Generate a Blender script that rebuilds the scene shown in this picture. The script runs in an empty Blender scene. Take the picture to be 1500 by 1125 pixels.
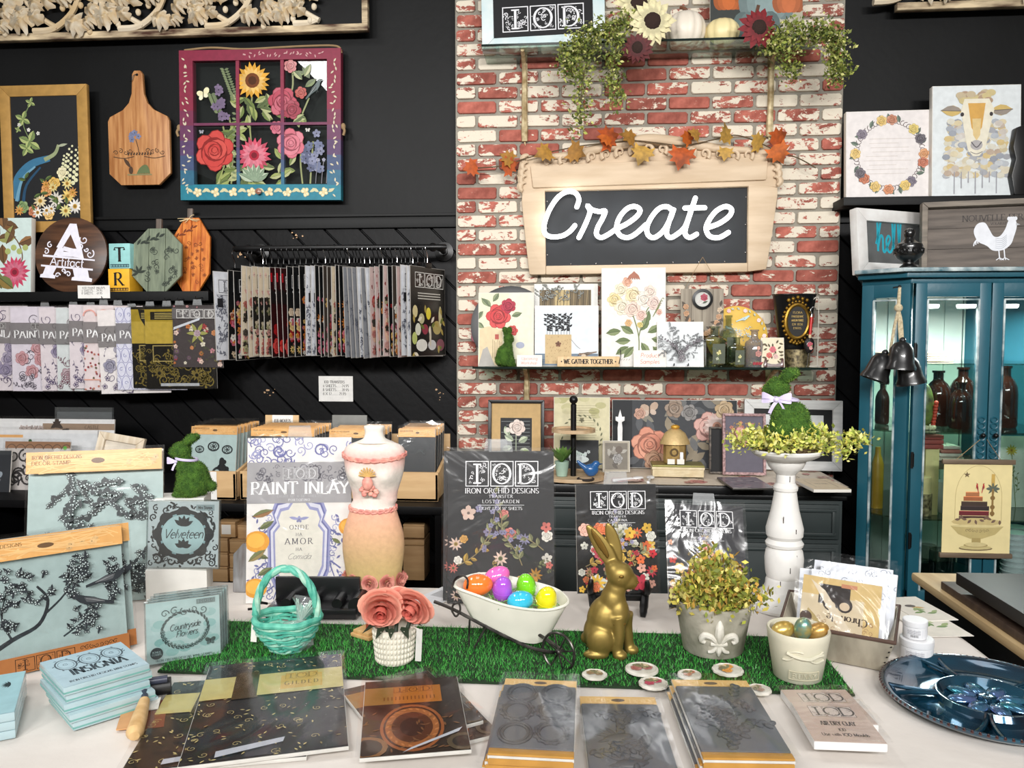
import bpy,bmesh,math,random
from mathutils import Vector,Matrix,Euler
S=bpy.context.scene
COLL=S.collection
rnd=random.Random(7)
PI=math.pi
# camera, world, lights
F_PX=1150.0
CAM=Vector((0,0,1.5))
ROT=Euler((math.radians(90-3.4),0,math.radians(4.4)),'XYZ')
cd=bpy.data.cameras.new('camera');cam=bpy.data.objects.new('camera',cd);COLL.objects.link(cam)
cam.location=CAM;cam.rotation_euler=ROT
cd.sensor_width=36;cd.lens=36*F_PX/1500;cd.clip_start=0.05
S.camera=cam
S.view_settings.view_transform='Standard';S.view_settings.look='None'
S.view_settings.gamma=1;S.view_settings.use_curve_mapping=False
S.view_settings.exposure=0.3
wd=bpy.data.worlds.new('shop_air');S.world=wd;wd.use_nodes=True
wd.node_tree.nodes['Background'].inputs[0].default_value=(1.0,0.99,0.98,1)
wd.node_tree.nodes['Background'].inputs[1].default_value=0.15
def area(name,loc,size,power,aim=None,col=(1,.985,.965)):
 l=bpy.data.lights.new(name,'AREA');l.shape='RECTANGLE';l.size,l.size_y=size;l.energy=power;l.color=col
 o=bpy.data.objects.new(name,l);COLL.objects.link(o);o.location=loc
 if aim:o.rotation_euler=(Vector(aim)-Vector(loc)).to_track_quat('-Z','Y').to_euler()
 return o
for x,ax in((-1.9,-2.6),(-.65,-1.1),(.6,.5),(1.85,1.7)):
 area('wall_fill_light',(x,-1.9,2.85),(.8,.35),25,(ax,3.7,1.9)).data.spread=math.radians(95)  # unseen fill lights, added behind the camera to brighten the walls
for x in(-1.62,-.2,1.2):area('ceiling_lamp',(x,1.88,3.3),(.36,1.2),16 if x<-1 else 4)
# pixel rays -> places in the room
RM=ROT.to_matrix()
def ray(px,py):return RM @ Vector(((px-750)/F_PX,(562.5-py)/F_PX,-1))
def WP(px,py,Y):
 d=ray(px,py);return CAM+d*(Y/d.y)
ZT=0.85
def TP(px,py,z=ZT):
 d=ray(px,py);return CAM+d*((z-CAM.z)/d.z)
def R(x0,y0,x1,y1,Y):
 a=WP(x0,(y0+y1)/2,Y);b=WP(x1,(y0+y1)/2,Y);t=WP((x0+x1)/2,y0,Y);u=WP((x0+x1)/2,y1,Y)
 return Vector(((a.x+b.x)/2,Y,u.z)),b.x-a.x,t.z-u.z
# colours and materials
def lin(c):
 r=[]
 for v in c[:3]:
  v=v/255.0
  r.append(v/12.92 if v<=.04045 else((v+.055)/1.055)**2.4)
 return(r[0],r[1],r[2],1.0)
MATS={}
def mat(name,c,rough=.6,metal=0,var=.08,scale=25,bump=0,bscale=60,spec=.5,coat=0,c2=None,stretch=None):
 if name in MATS:return MATS[name]
 m=bpy.data.materials.new(name);m.use_nodes=True;nt=m.node_tree;n=nt.nodes;p=n['Principled BSDF']
 p.inputs['Roughness'].default_value=rough;p.inputs['Metallic'].default_value=metal
 p.inputs['Specular IOR Level'].default_value=spec;p.inputs['Coat Weight'].default_value=coat
 tc=n.new('ShaderNodeTexCoord');src=tc.outputs['Object']
 if stretch:
  mp=n.new('ShaderNodeMapping');mp.inputs['Scale'].default_value=stretch;nt.links.new(src,mp.inputs['Vector']);src=mp.outputs['Vector']
 nz=n.new('ShaderNodeTexNoise');nz.inputs['Scale'].default_value=scale;nz.inputs['Detail'].default_value=5
 nt.links.new(src,nz.inputs['Vector'])
 L=lin(c);mx=n.new('ShaderNodeMix');mx.data_type='RGBA'
 if c2:A,B=L,lin(c2)
 else:A,B=tuple(v*(1-var)for v in L[:3])+(1,),tuple(min(1,v*(1+var))for v in L[:3])+(1,)
 mx.inputs['A'].default_value=A;mx.inputs['B'].default_value=B
 mr=n.new('ShaderNodeMapRange');mr.inputs['From Min'].default_value=.35;mr.inputs['From Max'].default_value=.65
 nt.links.new(nz.outputs['Fac'],mr.inputs['Value']);nt.links.new(mr.outputs['Result'],mx.inputs['Factor'])
 nt.links.new(mx.outputs['Result'],p.inputs['Base Color'])
 if bump:
  b=n.new('ShaderNodeBump');b.inputs['Strength'].default_value=bump;b.inputs['Distance'].default_value=.004
  n2=n.new('ShaderNodeTexNoise');n2.inputs['Scale'].default_value=bscale;n2.inputs['Detail'].default_value=4
  nt.links.new(src,n2.inputs['Vector']);nt.links.new(n2.outputs['Fac'],b.inputs['Height']);nt.links.new(b.outputs['Normal'],p.inputs['Normal'])
 MATS[name]=m;return m
def vmat(name,rough=.7,metal=0,spec=.4,var=.05,scale=40,bump=0,coat=0):
 if name in MATS:return MATS[name]
 m=mat(name,(128,128,128),rough,metal,spec=spec,scale=scale,bump=bump,coat=coat);nt=m.node_tree;n=nt.nodes
 at=n.new('ShaderNodeAttribute');at.attribute_name='Col'
 mx=[x for x in n if x.bl_idname=='ShaderNodeMix'][0]
 hs=n.new('ShaderNodeHueSaturation');hs.inputs['Value'].default_value=1-var*2
 nt.links.new(at.outputs['Color'],hs.inputs['Color'])
 nt.links.new(hs.outputs['Color'],mx.inputs['A']);nt.links.new(at.outputs['Color'],mx.inputs['B'])
 return m
def clear(name,tint=(255,255,255),rough=.06,crumple=0,cscale=14,gloss=.06,film=0):
 if name in MATS:return MATS[name]
 m=bpy.data.materials.new(name);m.use_nodes=True;nt=m.node_tree;n=nt.nodes;n.remove(n['Principled BSDF'])
 out=n['Material Output'];tr=n.new('ShaderNodeBsdfTransparent');tr.inputs[0].default_value=lin(tint)
 gl=n.new('ShaderNodeBsdfAnisotropic');gl.inputs['Roughness'].default_value=rough
 lw=n.new('ShaderNodeLayerWeight');lw.inputs[0].default_value=.5;fr=n.new('ShaderNodeMath');fr.operation='POWER';fr.inputs[1].default_value=4;nt.links.new(lw.outputs['Facing'],fr.inputs[0])
 ad=n.new('ShaderNodeMath');ad.operation='ADD';ad.inputs[1].default_value=gloss;ad.use_clamp=True
 nt.links.new(fr.outputs[0],ad.inputs[0])
 mx=n.new('ShaderNodeMixShader');nt.links.new(ad.outputs[0],mx.inputs[0]);nt.links.new(tr.outputs[0],mx.inputs[1]);nt.links.new(gl.outputs[0],mx.inputs[2])
 last=mx
 if film:
  df=n.new('ShaderNodeBsdfDiffuse');df.inputs[0].default_value=lin((235,238,240));m2=n.new('ShaderNodeMixShader');m2.inputs[0].default_value=film
  nt.links.new(mx.outputs[0],m2.inputs[1]);nt.links.new(df.outputs[0],m2.inputs[2]);last=m2
 nt.links.new(last.outputs[0],out.inputs['Surface'])
 if crumple:
  tc=n.new('ShaderNodeTexCoord');nz=n.new('ShaderNodeTexNoise');nz.inputs['Scale'].default_value=cscale;nz.inputs['Detail'].default_value=3;nz.inputs['Distortion'].default_value=1.2
  oi=n.new('ShaderNodeObjectInfo');ad2=n.new('ShaderNodeVectorMath');ad2.operation='ADD'
  nt.links.new(tc.outputs['Object'],ad2.inputs[0]);nt.links.new(oi.outputs['Location'],ad2.inputs[1]);nt.links.new(ad2.outputs[0],nz.inputs['Vector'])
  b=n.new('ShaderNodeBump');b.inputs['Strength'].default_value=crumple;b.inputs['Distance'].default_value=.02
  nt.links.new(nz.outputs['Fac'],b.inputs['Height'])
  nt.links.new(b.outputs['Normal'],gl.inputs['Normal'])
 MATS[name]=m;return m
def emit(name,c,s):
 m=bpy.data.materials.new(name);m.use_nodes=True;p=m.node_tree.nodes['Principled BSDF']
 p.inputs['Base Color'].default_value=lin(c);p.inputs['Emission Color'].default_value=lin(c);p.inputs['Emission Strength'].default_value=s
 return m
def wood(name,c,c2,rough=.55,scale=6,stretch=(8,8,.6)):
 return mat(name,c,rough,c2=c2,scale=scale,stretch=stretch)
# meshes
class M:
 def __init__(s):s.v=[];s.f=[];s.c=[];s.col=None
 def add(s,vs,fs,col=None):
  n=len(s.v);s.v+=[tuple(p)for p in vs];s.f+=[tuple(i+n for i in f)for f in fs]
  s.c+=[lin(col if col else(s.col or(200,200,200)))]*len(vs);return s
 def box(s,c,d,rx=0,ry=0,rz=0,col=None,taper=1.0):
  e=Euler((rx,ry,rz)).to_matrix();vs=[]
  for z in(-1,1):
   for y in(-1,1):
    for x in(-1,1):
     k=taper if z>0 else 1
     vs.append(Vector(c)+e @ Vector((x*d[0]/2*k,y*d[1]/2*k,z*d[2]/2)))
  return s.add(vs,[(0,2,3,1),(4,5,7,6),(0,1,5,4),(2,6,7,3),(0,4,6,2),(1,3,7,5)],col)
 def lathe(s,prof,n=24,c=(0,0,0),sx=1,sy=1,col=None,lobes=0,lobe=0,cap=True):
  vs,fs=[],[]
  for(r,z)in prof:
   for k in range(n):
    a=2*PI*k/n;q=r*(1+(lobe*(abs(math.cos(a*lobes/2))-.6)if lobes else 0))
    vs.append((c[0]+q*math.cos(a)*sx,c[1]+q*math.sin(a)*sy,c[2]+z))
  m=len(prof)
  for i in range(m-1):
   for k in range(n):
    k2=(k+1)%n;fs.append((i*n+k,i*n+k2,(i+1)*n+k2,(i+1)*n+k))
  if cap:
   if prof[0][0]>1e-5:fs.append(tuple(range(n))[::-1])
   if prof[-1][0]>1e-5:fs.append(tuple((m-1)*n+k for k in range(n)))
  return s.add(vs,fs,col)
 def tube(s,pts,r,n=8,closed=False,col=None,cap=True):
  pts=[Vector(p)for p in pts];m=len(pts);vs,fs=[],[]
  rr=r if isinstance(r,(list,tuple))else[r]*m;up=None
  for i in range(m):
   a=pts[i-1]if(i>0 or closed)else pts[i];b=pts[(i+1)%m]if(i<m-1 or closed)else pts[i]
   t=(b-a)
   if t.length<1e-9:t=Vector((0,0,1))
   t.normalize()
   if up is None:up=Vector((0,0,1))if abs(t.z)<.9 else Vector((1,0,0))
   x=up-t*up.dot(t)
   if x.length<1e-6:x=t.orthogonal()
   x.normalize();up=x;y=t.cross(x)
   for k in range(n):
    g=2*PI*k/n;vs.append(pts[i]+(x*math.cos(g)+y*math.sin(g))*rr[i])
  for i in range(m if closed else m-1):
   j=(i+1)%m
   for k in range(n):
    k2=(k+1)%n;fs.append((i*n+k,i*n+k2,j*n+k2,j*n+k))
  if cap and not closed:fs.append(tuple(range(n))[::-1]);fs.append(tuple((m-1)*n+k for k in range(n)))
  return s.add(vs,fs,col)
 def prism(s,pts,y0,y1,col=None):
  n=len(pts);vs=[(p[0],y0,p[1])for p in pts]+[(p[0],y1,p[1])for p in pts]
  return s.add(vs,[tuple(range(n)),tuple(range(2*n-1,n-1,-1))]+[(k,n+k,n+(k+1)%n,(k+1)%n)for k in range(n)],col)
 def ball(s,c,r,n=14,m=9,col=None,rot=None):
  if not isinstance(r,(tuple,list)):r=(r,r,r)
  e=Euler(rot).to_matrix()if rot else None;vs,fs=[],[]
  for i in range(m+1):
   t=PI*i/m
   for k in range(n):
    a=2*PI*k/n;p=Vector((r[0]*math.sin(t)*math.cos(a),r[1]*math.sin(t)*math.sin(a),r[2]*math.cos(t)))
    if e:p=e @ p
    vs.append(Vector(c)+p)
  for i in range(m):
   for k in range(n):
    k2=(k+1)%n;fs.append((i*n+k,(i+1)*n+k,(i+1)*n+k2,i*n+k2))
  return s.add(vs,fs,col)
 def grid(s,w,h,nx,ny,fn,col=None):
  vs=[fn(i/nx,j/ny)for j in range(ny+1)for i in range(nx+1)]
  fs=[(j*(nx+1)+i,j*(nx+1)+i+1,(j+1)*(nx+1)+i+1,(j+1)*(nx+1)+i)for j in range(ny)for i in range(nx)]
  return s.add(vs,fs,col)
 def build(s,name,m=None,parent=None,loc=None,smooth=True,bevel=0,seg=2,angle=38,rot=None,cols=None):
  me=bpy.data.meshes.new(name);me.from_pydata(s.v,[],s.f)
  if s.col is not None or cols:
   at=me.color_attributes.new('Col','FLOAT_COLOR','POINT');fl=[]
   for c in s.c:fl+=c
   at.data.foreach_set('color',fl)
  if bevel:
   bm=bmesh.new();bm.from_mesh(me)
   es=[e for e in bm.edges if len(e.link_faces)==2 and e.calc_face_angle(0)>.6]
   bmesh.ops.bevel(bm,geom=es,offset=bevel,segments=seg,affect='EDGES',profile=.6);bm.to_mesh(me);bm.free()
  if smooth and len(me.polygons):
   me.polygons.foreach_set('use_smooth',[True]*len(me.polygons));me.set_sharp_from_angle(angle=math.radians(angle))
  me.materials.append(m or mat('plain',(200,200,200)))
  me.update();o=bpy.data.objects.new(name,me);COLL.objects.link(o)
  if parent:o.parent=parent
  if loc is not None:o.location=loc
  if rot is not None:o.rotation_euler=rot
  return o
def tag(o,label,cat,group=None,kind=None):
 o['label']=label;o['category']=cat
 if group:o['group']=group
 if kind:o['kind']=kind
 return o
def thing(name,label,cat,loc,rx=0,ry=0,rz=0,group=None):
 o=bpy.data.objects.new(name,None);COLL.objects.link(o);o.location=loc
 o.empty_display_size=.02
 o.rotation_euler=(math.radians(rx),math.radians(ry),math.radians(rz));return tag(o,label,cat,group)
def struct(o):o['kind']='structure';return o
def copy_tree(o,parent=None):
 c=o.copy();COLL.objects.link(c)
 if parent:c.parent=parent
 for ch in list(o.children):copy_tree(ch,c)
 return c
def bez(pts,n=8,closed=False):
 P=[Vector(p)for p in pts];m=len(P);out=[]
 rng=range(m if closed else m-1)
 for i in rng:
  p0=P[(i-1)%m]if(i>0 or closed)else P[0];p1=P[i];p2=P[(i+1)%m];p3=P[(i+2)%m]if(i+2<m or closed)else P[-1]
  for k in range(n):
   t=k/n;out.append(.5*((2*p1)+(p2-p0)*t+(2*p0-5*p1+4*p2-p3)*t*t+(3*p1-p0-3*p2+p3)*t**3))
 if not closed:out.append(P[-1])
 return out
ORD='first second third fourth fifth sixth seventh eighth ninth tenth eleventh twelfth thirteenth fourteenth fifteenth sixteenth seventeenth eighteenth nineteenth twentieth'.split()
ORD+=['twenty-'+o for o in ORD[:9]]+['thirtieth']+['thirty-'+o for o in ORD[:9]]+['fortieth']+['forty-'+o for o in ORD[:9]]
# lettering strokes
def arc(cx,cy,rx,ry,a0,a1,n=9):return[(cx+rx*math.cos(math.radians(a0+(a1-a0)*k/n)),cy+ry*math.sin(math.radians(a0+(a1-a0)*k/n)))for k in range(n+1)]
G={
 'A':(.8,[[(0,0),(.38,1)],[(.38,1),(.78,0)],[(.13,.34),(.63,.34)]]),
 'B':(.68,[[(.1,0),(.1,1)],[(.1,1),(.33,1)]+arc(.33,.76,.22,.24,80,-90)+[(.1,.52)],[(.33,.52)]+arc(.36,.26,.26,.26,80,-90)+[(.1,0)]]),
 'C':(.85,[arc(.46,.5,.42,.5,48,312,14)]),'D':(.85,[[(.1,0),(.1,1)],[(.1,1)]+arc(.33,.5,.46,.5,90,-90,12)+[(.1,0)]]),
 'E':(.65,[[(.1,0),(.1,1)],[(.1,1),(.58,1),(.58,.85)],[(.1,.52),(.45,.52)],[(.1,0),(.6,0),(.6,.16)]]),
 'F':(.6,[[(.1,0),(.1,1)],[(.1,1),(.58,1),(.58,.85)],[(.1,.52),(.45,.52)]]),
 'G':(.88,[arc(.46,.5,.42,.5,48,320,14),[(.78,.1),(.78,.42)],[(.6,.42),(.88,.42)]]),
 'H':(.85,[[(.1,0),(.1,1)],[(.75,0),(.75,1)],[(.1,.52),(.75,.52)]]),'I':(.32,[[(.16,0),(.16,1)]]),
 'J':(.45,[[(.3,1),(.3,.1)]+arc(.14,.08,.16,.2,0,-130,5)]),'K':(.8,[[(.1,0),(.1,1)],[(.7,1),(.1,.42)],[(.3,.6),(.75,0)]]),
 'L':(.6,[[(.1,0),(.1,1)],[(.1,0),(.56,0),(.56,.18)]]),'M':(1.0,[[(.1,0),(.1,1)],[(.1,1),(.5,.1)],[(.5,.1),(.88,1)],[(.88,1),(.88,0)]]),
 'N':(.88,[[(.1,0),(.1,1)],[(.1,1),(.76,0)],[(.76,0),(.76,1)]]),'O':(.95,[arc(.47,.5,.43,.5,90,450,20)]),
 'P':(.66,[[(.1,0),(.1,1)],[(.1,1),(.33,1)]+arc(.33,.74,.25,.26,80,-90)+[(.1,.48)]]),
 'Q':(.95,[arc(.47,.5,.43,.5,90,450,20),[(.5,.2),(.9,-.15)]]),
 'R':(.78,[[(.1,0),(.1,1)],[(.1,1),(.33,1)]+arc(.33,.75,.24,.25,80,-90)+[(.1,.5)],[(.33,.5),(.75,0)]]),
 'S':(.62,[arc(.3,.75,.23,.25,30,250,8)+[(.4,.45)]+arc(.3,.25,.25,.25,50,-160,8)[1:]]),
 'T':(.78,[[(.39,0),(.39,1)],[(.02,.82),(.02,1),(.76,1),(.76,.82)]]),'U':(.82,[[(.1,1),(.1,.3)]+arc(.41,.3,.31,.3,180,360,8)+[(.72,1)]]),
 'V':(.8,[[(.02,1),(.4,0)],[(.4,0),(.78,1)]]),'W':(1.1,[[(.02,1),(.3,0)],[(.3,0),(.55,.9)],[(.55,.9),(.8,0)],[(.8,0),(1.08,1)]]),
 'X':(.75,[[(.02,1),(.72,0)],[(.7,1),(.02,0)]]),'Y':(.75,[[(.02,1),(.38,.45)],[(.73,1),(.38,.45)],[(.38,.45),(.38,0)]]),'Z':(.7,[[(.05,1),(.65,1),(.05,0),(.65,0)]]),
 '0':(.6,[arc(.3,.5,.25,.5,90,450,14)]),'1':(.4,[[(.05,.8),(.22,1),(.22,0)]]),'2':(.6,[arc(.3,.72,.24,.28,160,-30,8)+[(.05,0),(.56,0)]]),
 '3':(.6,[arc(.28,.75,.22,.25,150,-90,8)+arc(.28,.25,.26,.25,90,-150,8)]),'4':(.62,[[(.45,0),(.45,1),(.03,.28),(.6,.28)]]),
 '5':(.6,[[(.52,1),(.12,1),(.1,.55)]+arc(.28,.32,.26,.32,110,-150,9)]),'6':(.6,[[(.45,1)]+arc(.3,.3,.24,.3,150,510,14)]),
 '8':(.6,[arc(.3,.76,.2,.24,90,450,12),arc(.3,.27,.25,.27,90,450,12)]),'9':(.6,[arc(.3,.7,.24,.3,-30,330,14)+[(.2,0)]]),'7':(.55,[[(.03,1),(.52,1),(.18,0)]]),
 '.':(.25,[[(.1,0),(.1,.09)]]),',':(.25,[[(.12,.08),(.06,-.12)]]),'-':(.45,[[(.08,.42),(.38,.42)]]),'"':(.35,[[(.08,1),(.08,.78)],[(.24,1),(.24,.78)]]),"'":(.2,[[(.08,1),(.08,.78)]]),
 '$':(.6,[arc(.3,.72,.22,.22,30,250,8)+arc(.3,.28,.24,.22,60,-160,8),[(.3,-.08),(.3,1.08)]]),'*':(.3,[[(.13,.4),(.13,.56)],[(.05,.48),(.21,.48)]]),'+':(.5,[[(.05,.4),(.45,.4)],[(.25,.2),(.25,.6)]]),'?':(.5,[arc(.25,.75,.2,.25,170,-60,7)+[(.25,.28)],[(.25,0),(.25,.08)]]),
 '&':(.8,[[(.7,0),(.2,.75)]+arc(.33,.82,.15,.18,200,-20,6)+[(.12,.35)]+arc(.3,.22,.22,.22,150,300,5)+[(.7,.45)]]),
 'a':(.62,[arc(.28,.31,.25,.31,0,360,12),[(.54,.62),(.54,0)]]),'b':(.62,[[(.08,1),(.08,0)],arc(.34,.31,.25,.31,180,540,12)]),'c':(.56,[arc(.32,.31,.27,.31,45,315,10)]),
 'd':(.62,[arc(.28,.31,.25,.31,0,360,12),[(.54,1),(.54,0)]]),'e':(.6,[[(.06,.34),(.56,.34)]+arc(.31,.31,.26,.31,5,310,11)]),
 'f':(.36,[arc(.32,.8,.15,.2,40,180,5)+[(.17,0)],[(.02,.6),(.36,.6)]]),'g':(.62,[arc(.28,.31,.25,.31,0,360,12),[(.54,.62),(.54,-.1)]+arc(.28,-.1,.26,.2,0,-150,6)]),
 'h':(.6,[[(.08,1),(.08,0)],arc(.3,.36,.22,.26,180,0,7)+[(.52,0)]]),'i':(.22,[[(.1,.62),(.1,0)],[(.1,.84),(.1,.92)]]),'j':(.25,[[(.14,.62),(.14,-.15),(0,-.28)],[(.14,.84),(.14,.92)]]),
 'k':(.55,[[(.08,1),(.08,0)],[(.46,.62),(.08,.25)],[(.2,.37),(.5,0)]]),'l':(.22,[[(.1,1),(.1,0)]]),
 'm':(.9,[[(.08,.62),(.08,0)],arc(.26,.38,.18,.24,180,0,6)+[(.44,0)],arc(.62,.38,.18,.24,180,0,6)+[(.8,0)]]),'n':(.6,[[(.08,.62),(.08,0)],arc(.3,.36,.22,.26,180,0,7)+[(.52,0)]]),
 'o':(.62,[arc(.31,.31,.27,.31,90,450,12)]),'p':(.62,[[(.08,.62),(.08,-.3)],arc(.34,.31,.25,.31,180,540,12)]),'q':(.62,[arc(.28,.31,.25,.31,0,360,12),[(.54,.62),(.54,-.3)]]),
 'r':(.4,[[(.08,.62),(.08,0)],arc(.28,.38,.2,.24,180,50,5)]),'s':(.48,[arc(.24,.46,.17,.16,40,250,6)+arc(.23,.16,.19,.16,70,-150,6)]),
 't':(.4,[[(.17,.9),(.17,.12)]+arc(.29,.12,.12,.12,180,290,4),[(.02,.62),(.36,.62)]]),'u':(.6,[[(.08,.62),(.08,.25)]+arc(.3,.25,.22,.25,180,360,7)+[(.52,.62)],[(.52,.62),(.52,0)]]),
 'v':(.52,[[(.02,.62),(.26,0),(.5,.62)]]),'w':(.8,[[(.02,.62),(.2,0),(.4,.6),(.6,0),(.78,.62)]]),'x':(.5,[[(.02,.62),(.46,0)],[(.46,.62),(.02,0)]]),
 'y':(.54,[[(.02,.62),(.27,.02)],[(.52,.62),(.18,-.28),(.04,-.3)]]),'z':(.5,[[(.04,.62),(.44,.62),(.04,0),(.46,0)]]),' ':(.38,[]),
}
def shade(c,k):return tuple(max(0,min(255,v*k))for v in c)
def mixc(a,b,t):return tuple(a[i]*(1-t)+b[i]*t for i in range(3))
class Art(M):
 DZ=8e-6
 def __init__(s,w,h,bg=None,seed=1):
  super().__init__();s.col=(0,0,0);s.w,s.h=w,h;s.z=0.0;s.r=random.Random(seed);s.hold=False
  if bg:s.rect(0,0,w,h,bg)
 def in_(s,p):return(max(0,min(s.w,p[0]))-s.w/2,-s.z,max(0,min(s.h,p[1])))
 def up(s):
  if not s.hold:s.z+=s.DZ
 def poly(s,pts,c):
  s.up();s.add([s.in_(p)for p in pts],[tuple(range(len(pts)))],c)
 def rect(s,x,y,w,h,c):s.poly([(x,y),(x+w,y),(x+w,y+h),(x,y+h)],c)
 def frame(s,x,y,w,h,t,c):
  for a in((x,y,w,t),(x,y+h-t,w,t),(x,y+t,t,h-2*t),(x+w-t,y+t,t,h-2*t)):s.rect(*a,c)
 def disc(s,x,y,rx,c,ry=None,n=14,rot=0):
  ry=ry or rx;cr,sr=math.cos(rot),math.sin(rot)
  s.poly([(x+rx*math.cos(2*PI*k/n)*cr-ry*math.sin(2*PI*k/n)*sr,y+rx*math.cos(2*PI*k/n)*sr+ry*math.sin(2*PI*k/n)*cr)for k in range(n)],c)
 def stroke(s,pts,w,c,taper=0,closed=False,thin=None):
  m=len(pts)
  if m<2:return
  L,Rr=[],[]
  for i in range(m):
   a=pts[i-1]if(i or closed)else pts[i];b=pts[(i+1)%m]if(i<m-1 or closed)else pts[i]
   dx,dy=b[0]-a[0],b[1]-a[1];l=math.hypot(dx,dy)or 1e-9;dx/=l;dy/=l
   q=w*(1-taper*i/(m-1))/2
   if thin is not None:q=(thin+(w-thin)*abs(dy)**1.5)/2
   L.append((pts[i][0]-dy*q,pts[i][1]+dx*q));Rr.append((pts[i][0]+dy*q,pts[i][1]-dx*q))
  s.up();vs=[s.in_(p)for p in L+Rr]
  fs=[(i,i+m,(i+1)%m+m,(i+1)%m)for i in range(m if closed else m-1)];s.add(vs,fs,c)
 def curve(s,pts,w,c,taper=0,n=5,closed=False):s.stroke([(p.x,p.y)for p in bez([(a[0],a[1],0)for a in pts],n,closed)],w,c,taper,closed)
 def leaf(s,x,y,L,W,ang,c,vein=None):
  ca,sa=math.cos(ang),math.sin(ang)
  def P(u,v):return(x+u*L*ca-v*W*sa,y+u*L*sa+v*W*ca)
  s.poly([P(0,0),P(.2,.32),P(.45,.5),P(.7,.4),P(1,0),P(.7,-.4),P(.45,-.5),P(.2,-.32)],c)
  if vein:
   s.poly([P(0,0),P(.25,-.36),P(.5,-.48),P(.72,-.38),P(1,0)],vein);s.stroke([P(0,0),P(1,0)],W*.07,shade(vein,.7))
 def rose(s,x,y,r,c,hi=None,n=5):
  hi=hi or mixc(c,(255,255,255),.45);lo=shade(c,.62);t0=s.r.random()*6
  for k in range(6):a=t0+k*2*PI/6+s.r.random()*.3;s.disc(x+r*.5*math.cos(a),y+r*.5*math.sin(a),r*.52,mixc(c,lo,.3+s.r.random()*.5),r*.46,10,a);s.disc(x+r*.54*math.cos(a),y+r*.54*math.sin(a),r*.44,mixc(c,hi,.1+.35*s.r.random()),r*.4,10,a)
  q=.74
  for k in range(8):
   a=t0+k*2.2;s.disc(x+r*.1*math.cos(a)*q,y+r*.1*math.sin(a)*q,r*q,mixc(c,lo,.75),r*q*.92,12,a);s.disc(x+r*.22*math.cos(a)*q,y+r*.22*math.sin(a)*q,r*q*.86,mixc(c,hi,.05+.4*s.r.random()),r*q*.8,12,a);q*=.8
 def daisy(s,x,y,r,n,c,cc,wd=.3,rows=1,inner=.28):
  for q in range(rows):
   rr=r*(1-.25*q);col=mixc(c,(255,255,255),.0 if q==0 else .25)
   for k in range(n):
    a=(k+.5*q)*2*PI/n+s.r.random()*.12;s.leaf(x,y,rr*(.9+.15*s.r.random()),rr*wd,a,mixc(col,shade(col,.7),s.r.random()*.5))
  s.disc(x,y,r*inner,cc);s.disc(x,y,r*inner*.6,shade(cc,.7),n=8)
 def blossom(s,x,y,r,c,cc=None,n=5):
  t=s.r.random()*6
  for k in range(n):a=t+k*2*PI/n;s.disc(x+r*.5*math.cos(a),y+r*.5*math.sin(a),r*.5,mixc(c,shade(c,.75),s.r.random()*.6),r*.38,7,a)
  s.disc(x,y,r*.2,cc or shade(c,.5),n=6)
 def scroll(s,x,y,r,turns,a0,sgn,w,c,n=16):
  s.stroke([(x+r*(1-.85*k/n)*math.cos(a0+sgn*turns*2*PI*k/n),y+r*(1-.85*k/n)*math.sin(a0+sgn*turns*2*PI*k/n))for k in range(n+1)],w,c,.4)
 def filigree(s,x,y,w,h,c,n,rr,th=.16):
  s.up();s.hold=True
  for k in range(n):
   r=rr*(.6+.7*s.r.random());px=x+r+(w-2*r)*s.r.random();py=y+r+(h-2*r)*s.r.random()
   s.scroll(px,py,r,.9+.6*s.r.random(),s.r.random()*6.3,s.r.choice((-1,1)),r*th*1.6,c,10)
   a=s.r.random()*6.3;s.leaf(px+r*math.cos(a),py+r*math.sin(a),r*.8,r*.45,a+.6,c)
  s.hold=False
 def sprig(s,x,y,L,ang,cs,cl,n=6,lw=.16,fl=None,fr=.1,bend=.3):
  pts=[(x+L*t*math.cos(ang+bend*t),y+L*t*math.sin(ang+bend*t))for t in[k/6 for k in range(7)]]
  s.stroke(pts,L*.025,cs,.5)
  for k in range(n):
   t=.15+.85*(k+.5)/n;i=min(5,int(t*6));px,py=pts[i+1 if t>.9 else i];a=ang+bend*t+(1 if k%2 else-1)*(.6+.3*s.r.random())
   l=L*lw*(1.3-.5*t)*(.8+.4*s.r.random());s.leaf(px,py,l,l*.5,a,cl,shade(cl,.78))
  if fl:
   for k in range(3):px,py=pts[-1-k];s.blossom(px+(s.r.random()-.5)*L*.15,py+(s.r.random()-.5)*L*.15,L*fr,fl)
 def branch(s,x,y,L,ang,c,lw,depth=3):
  pts=[(x,y)];a=ang
  for k in range(5):a+=(s.r.random()-.5)*.7;pts.append((pts[-1][0]+L/5*math.cos(a),pts[-1][1]+L/5*math.sin(a)))
  s.stroke(pts,lw,c,.6)
  for k in range(1,6):
   if depth>0 and s.r.random()<.75:s.branch(pts[k][0],pts[k][1],L*(.35+.25*s.r.random()),a+s.r.choice((-1,1))*(.5+.5*s.r.random()),c,lw*.6,depth-1)
   elif s.r.random()<.9:s.ink(pts[k][0]+(s.r.random()-.5)*L*.15,pts[k][1]+(s.r.random()-.5)*L*.15,L*.1+lw,c)
 def ink(s,x,y,r,c,hi=None):
  hi=hi or(196,208,208)
  for k in range(5):a=k*1.257+s.r.random();s.disc(x+r*.55*math.cos(a),y+r*.55*math.sin(a),r*.5,c,r*.42,7,a);s.disc(x+r*.6*math.cos(a),y+r*.6*math.sin(a),r*.28,hi,r*.2,6,a)
  s.disc(x,y,r*.2,c,n=6)
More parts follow.
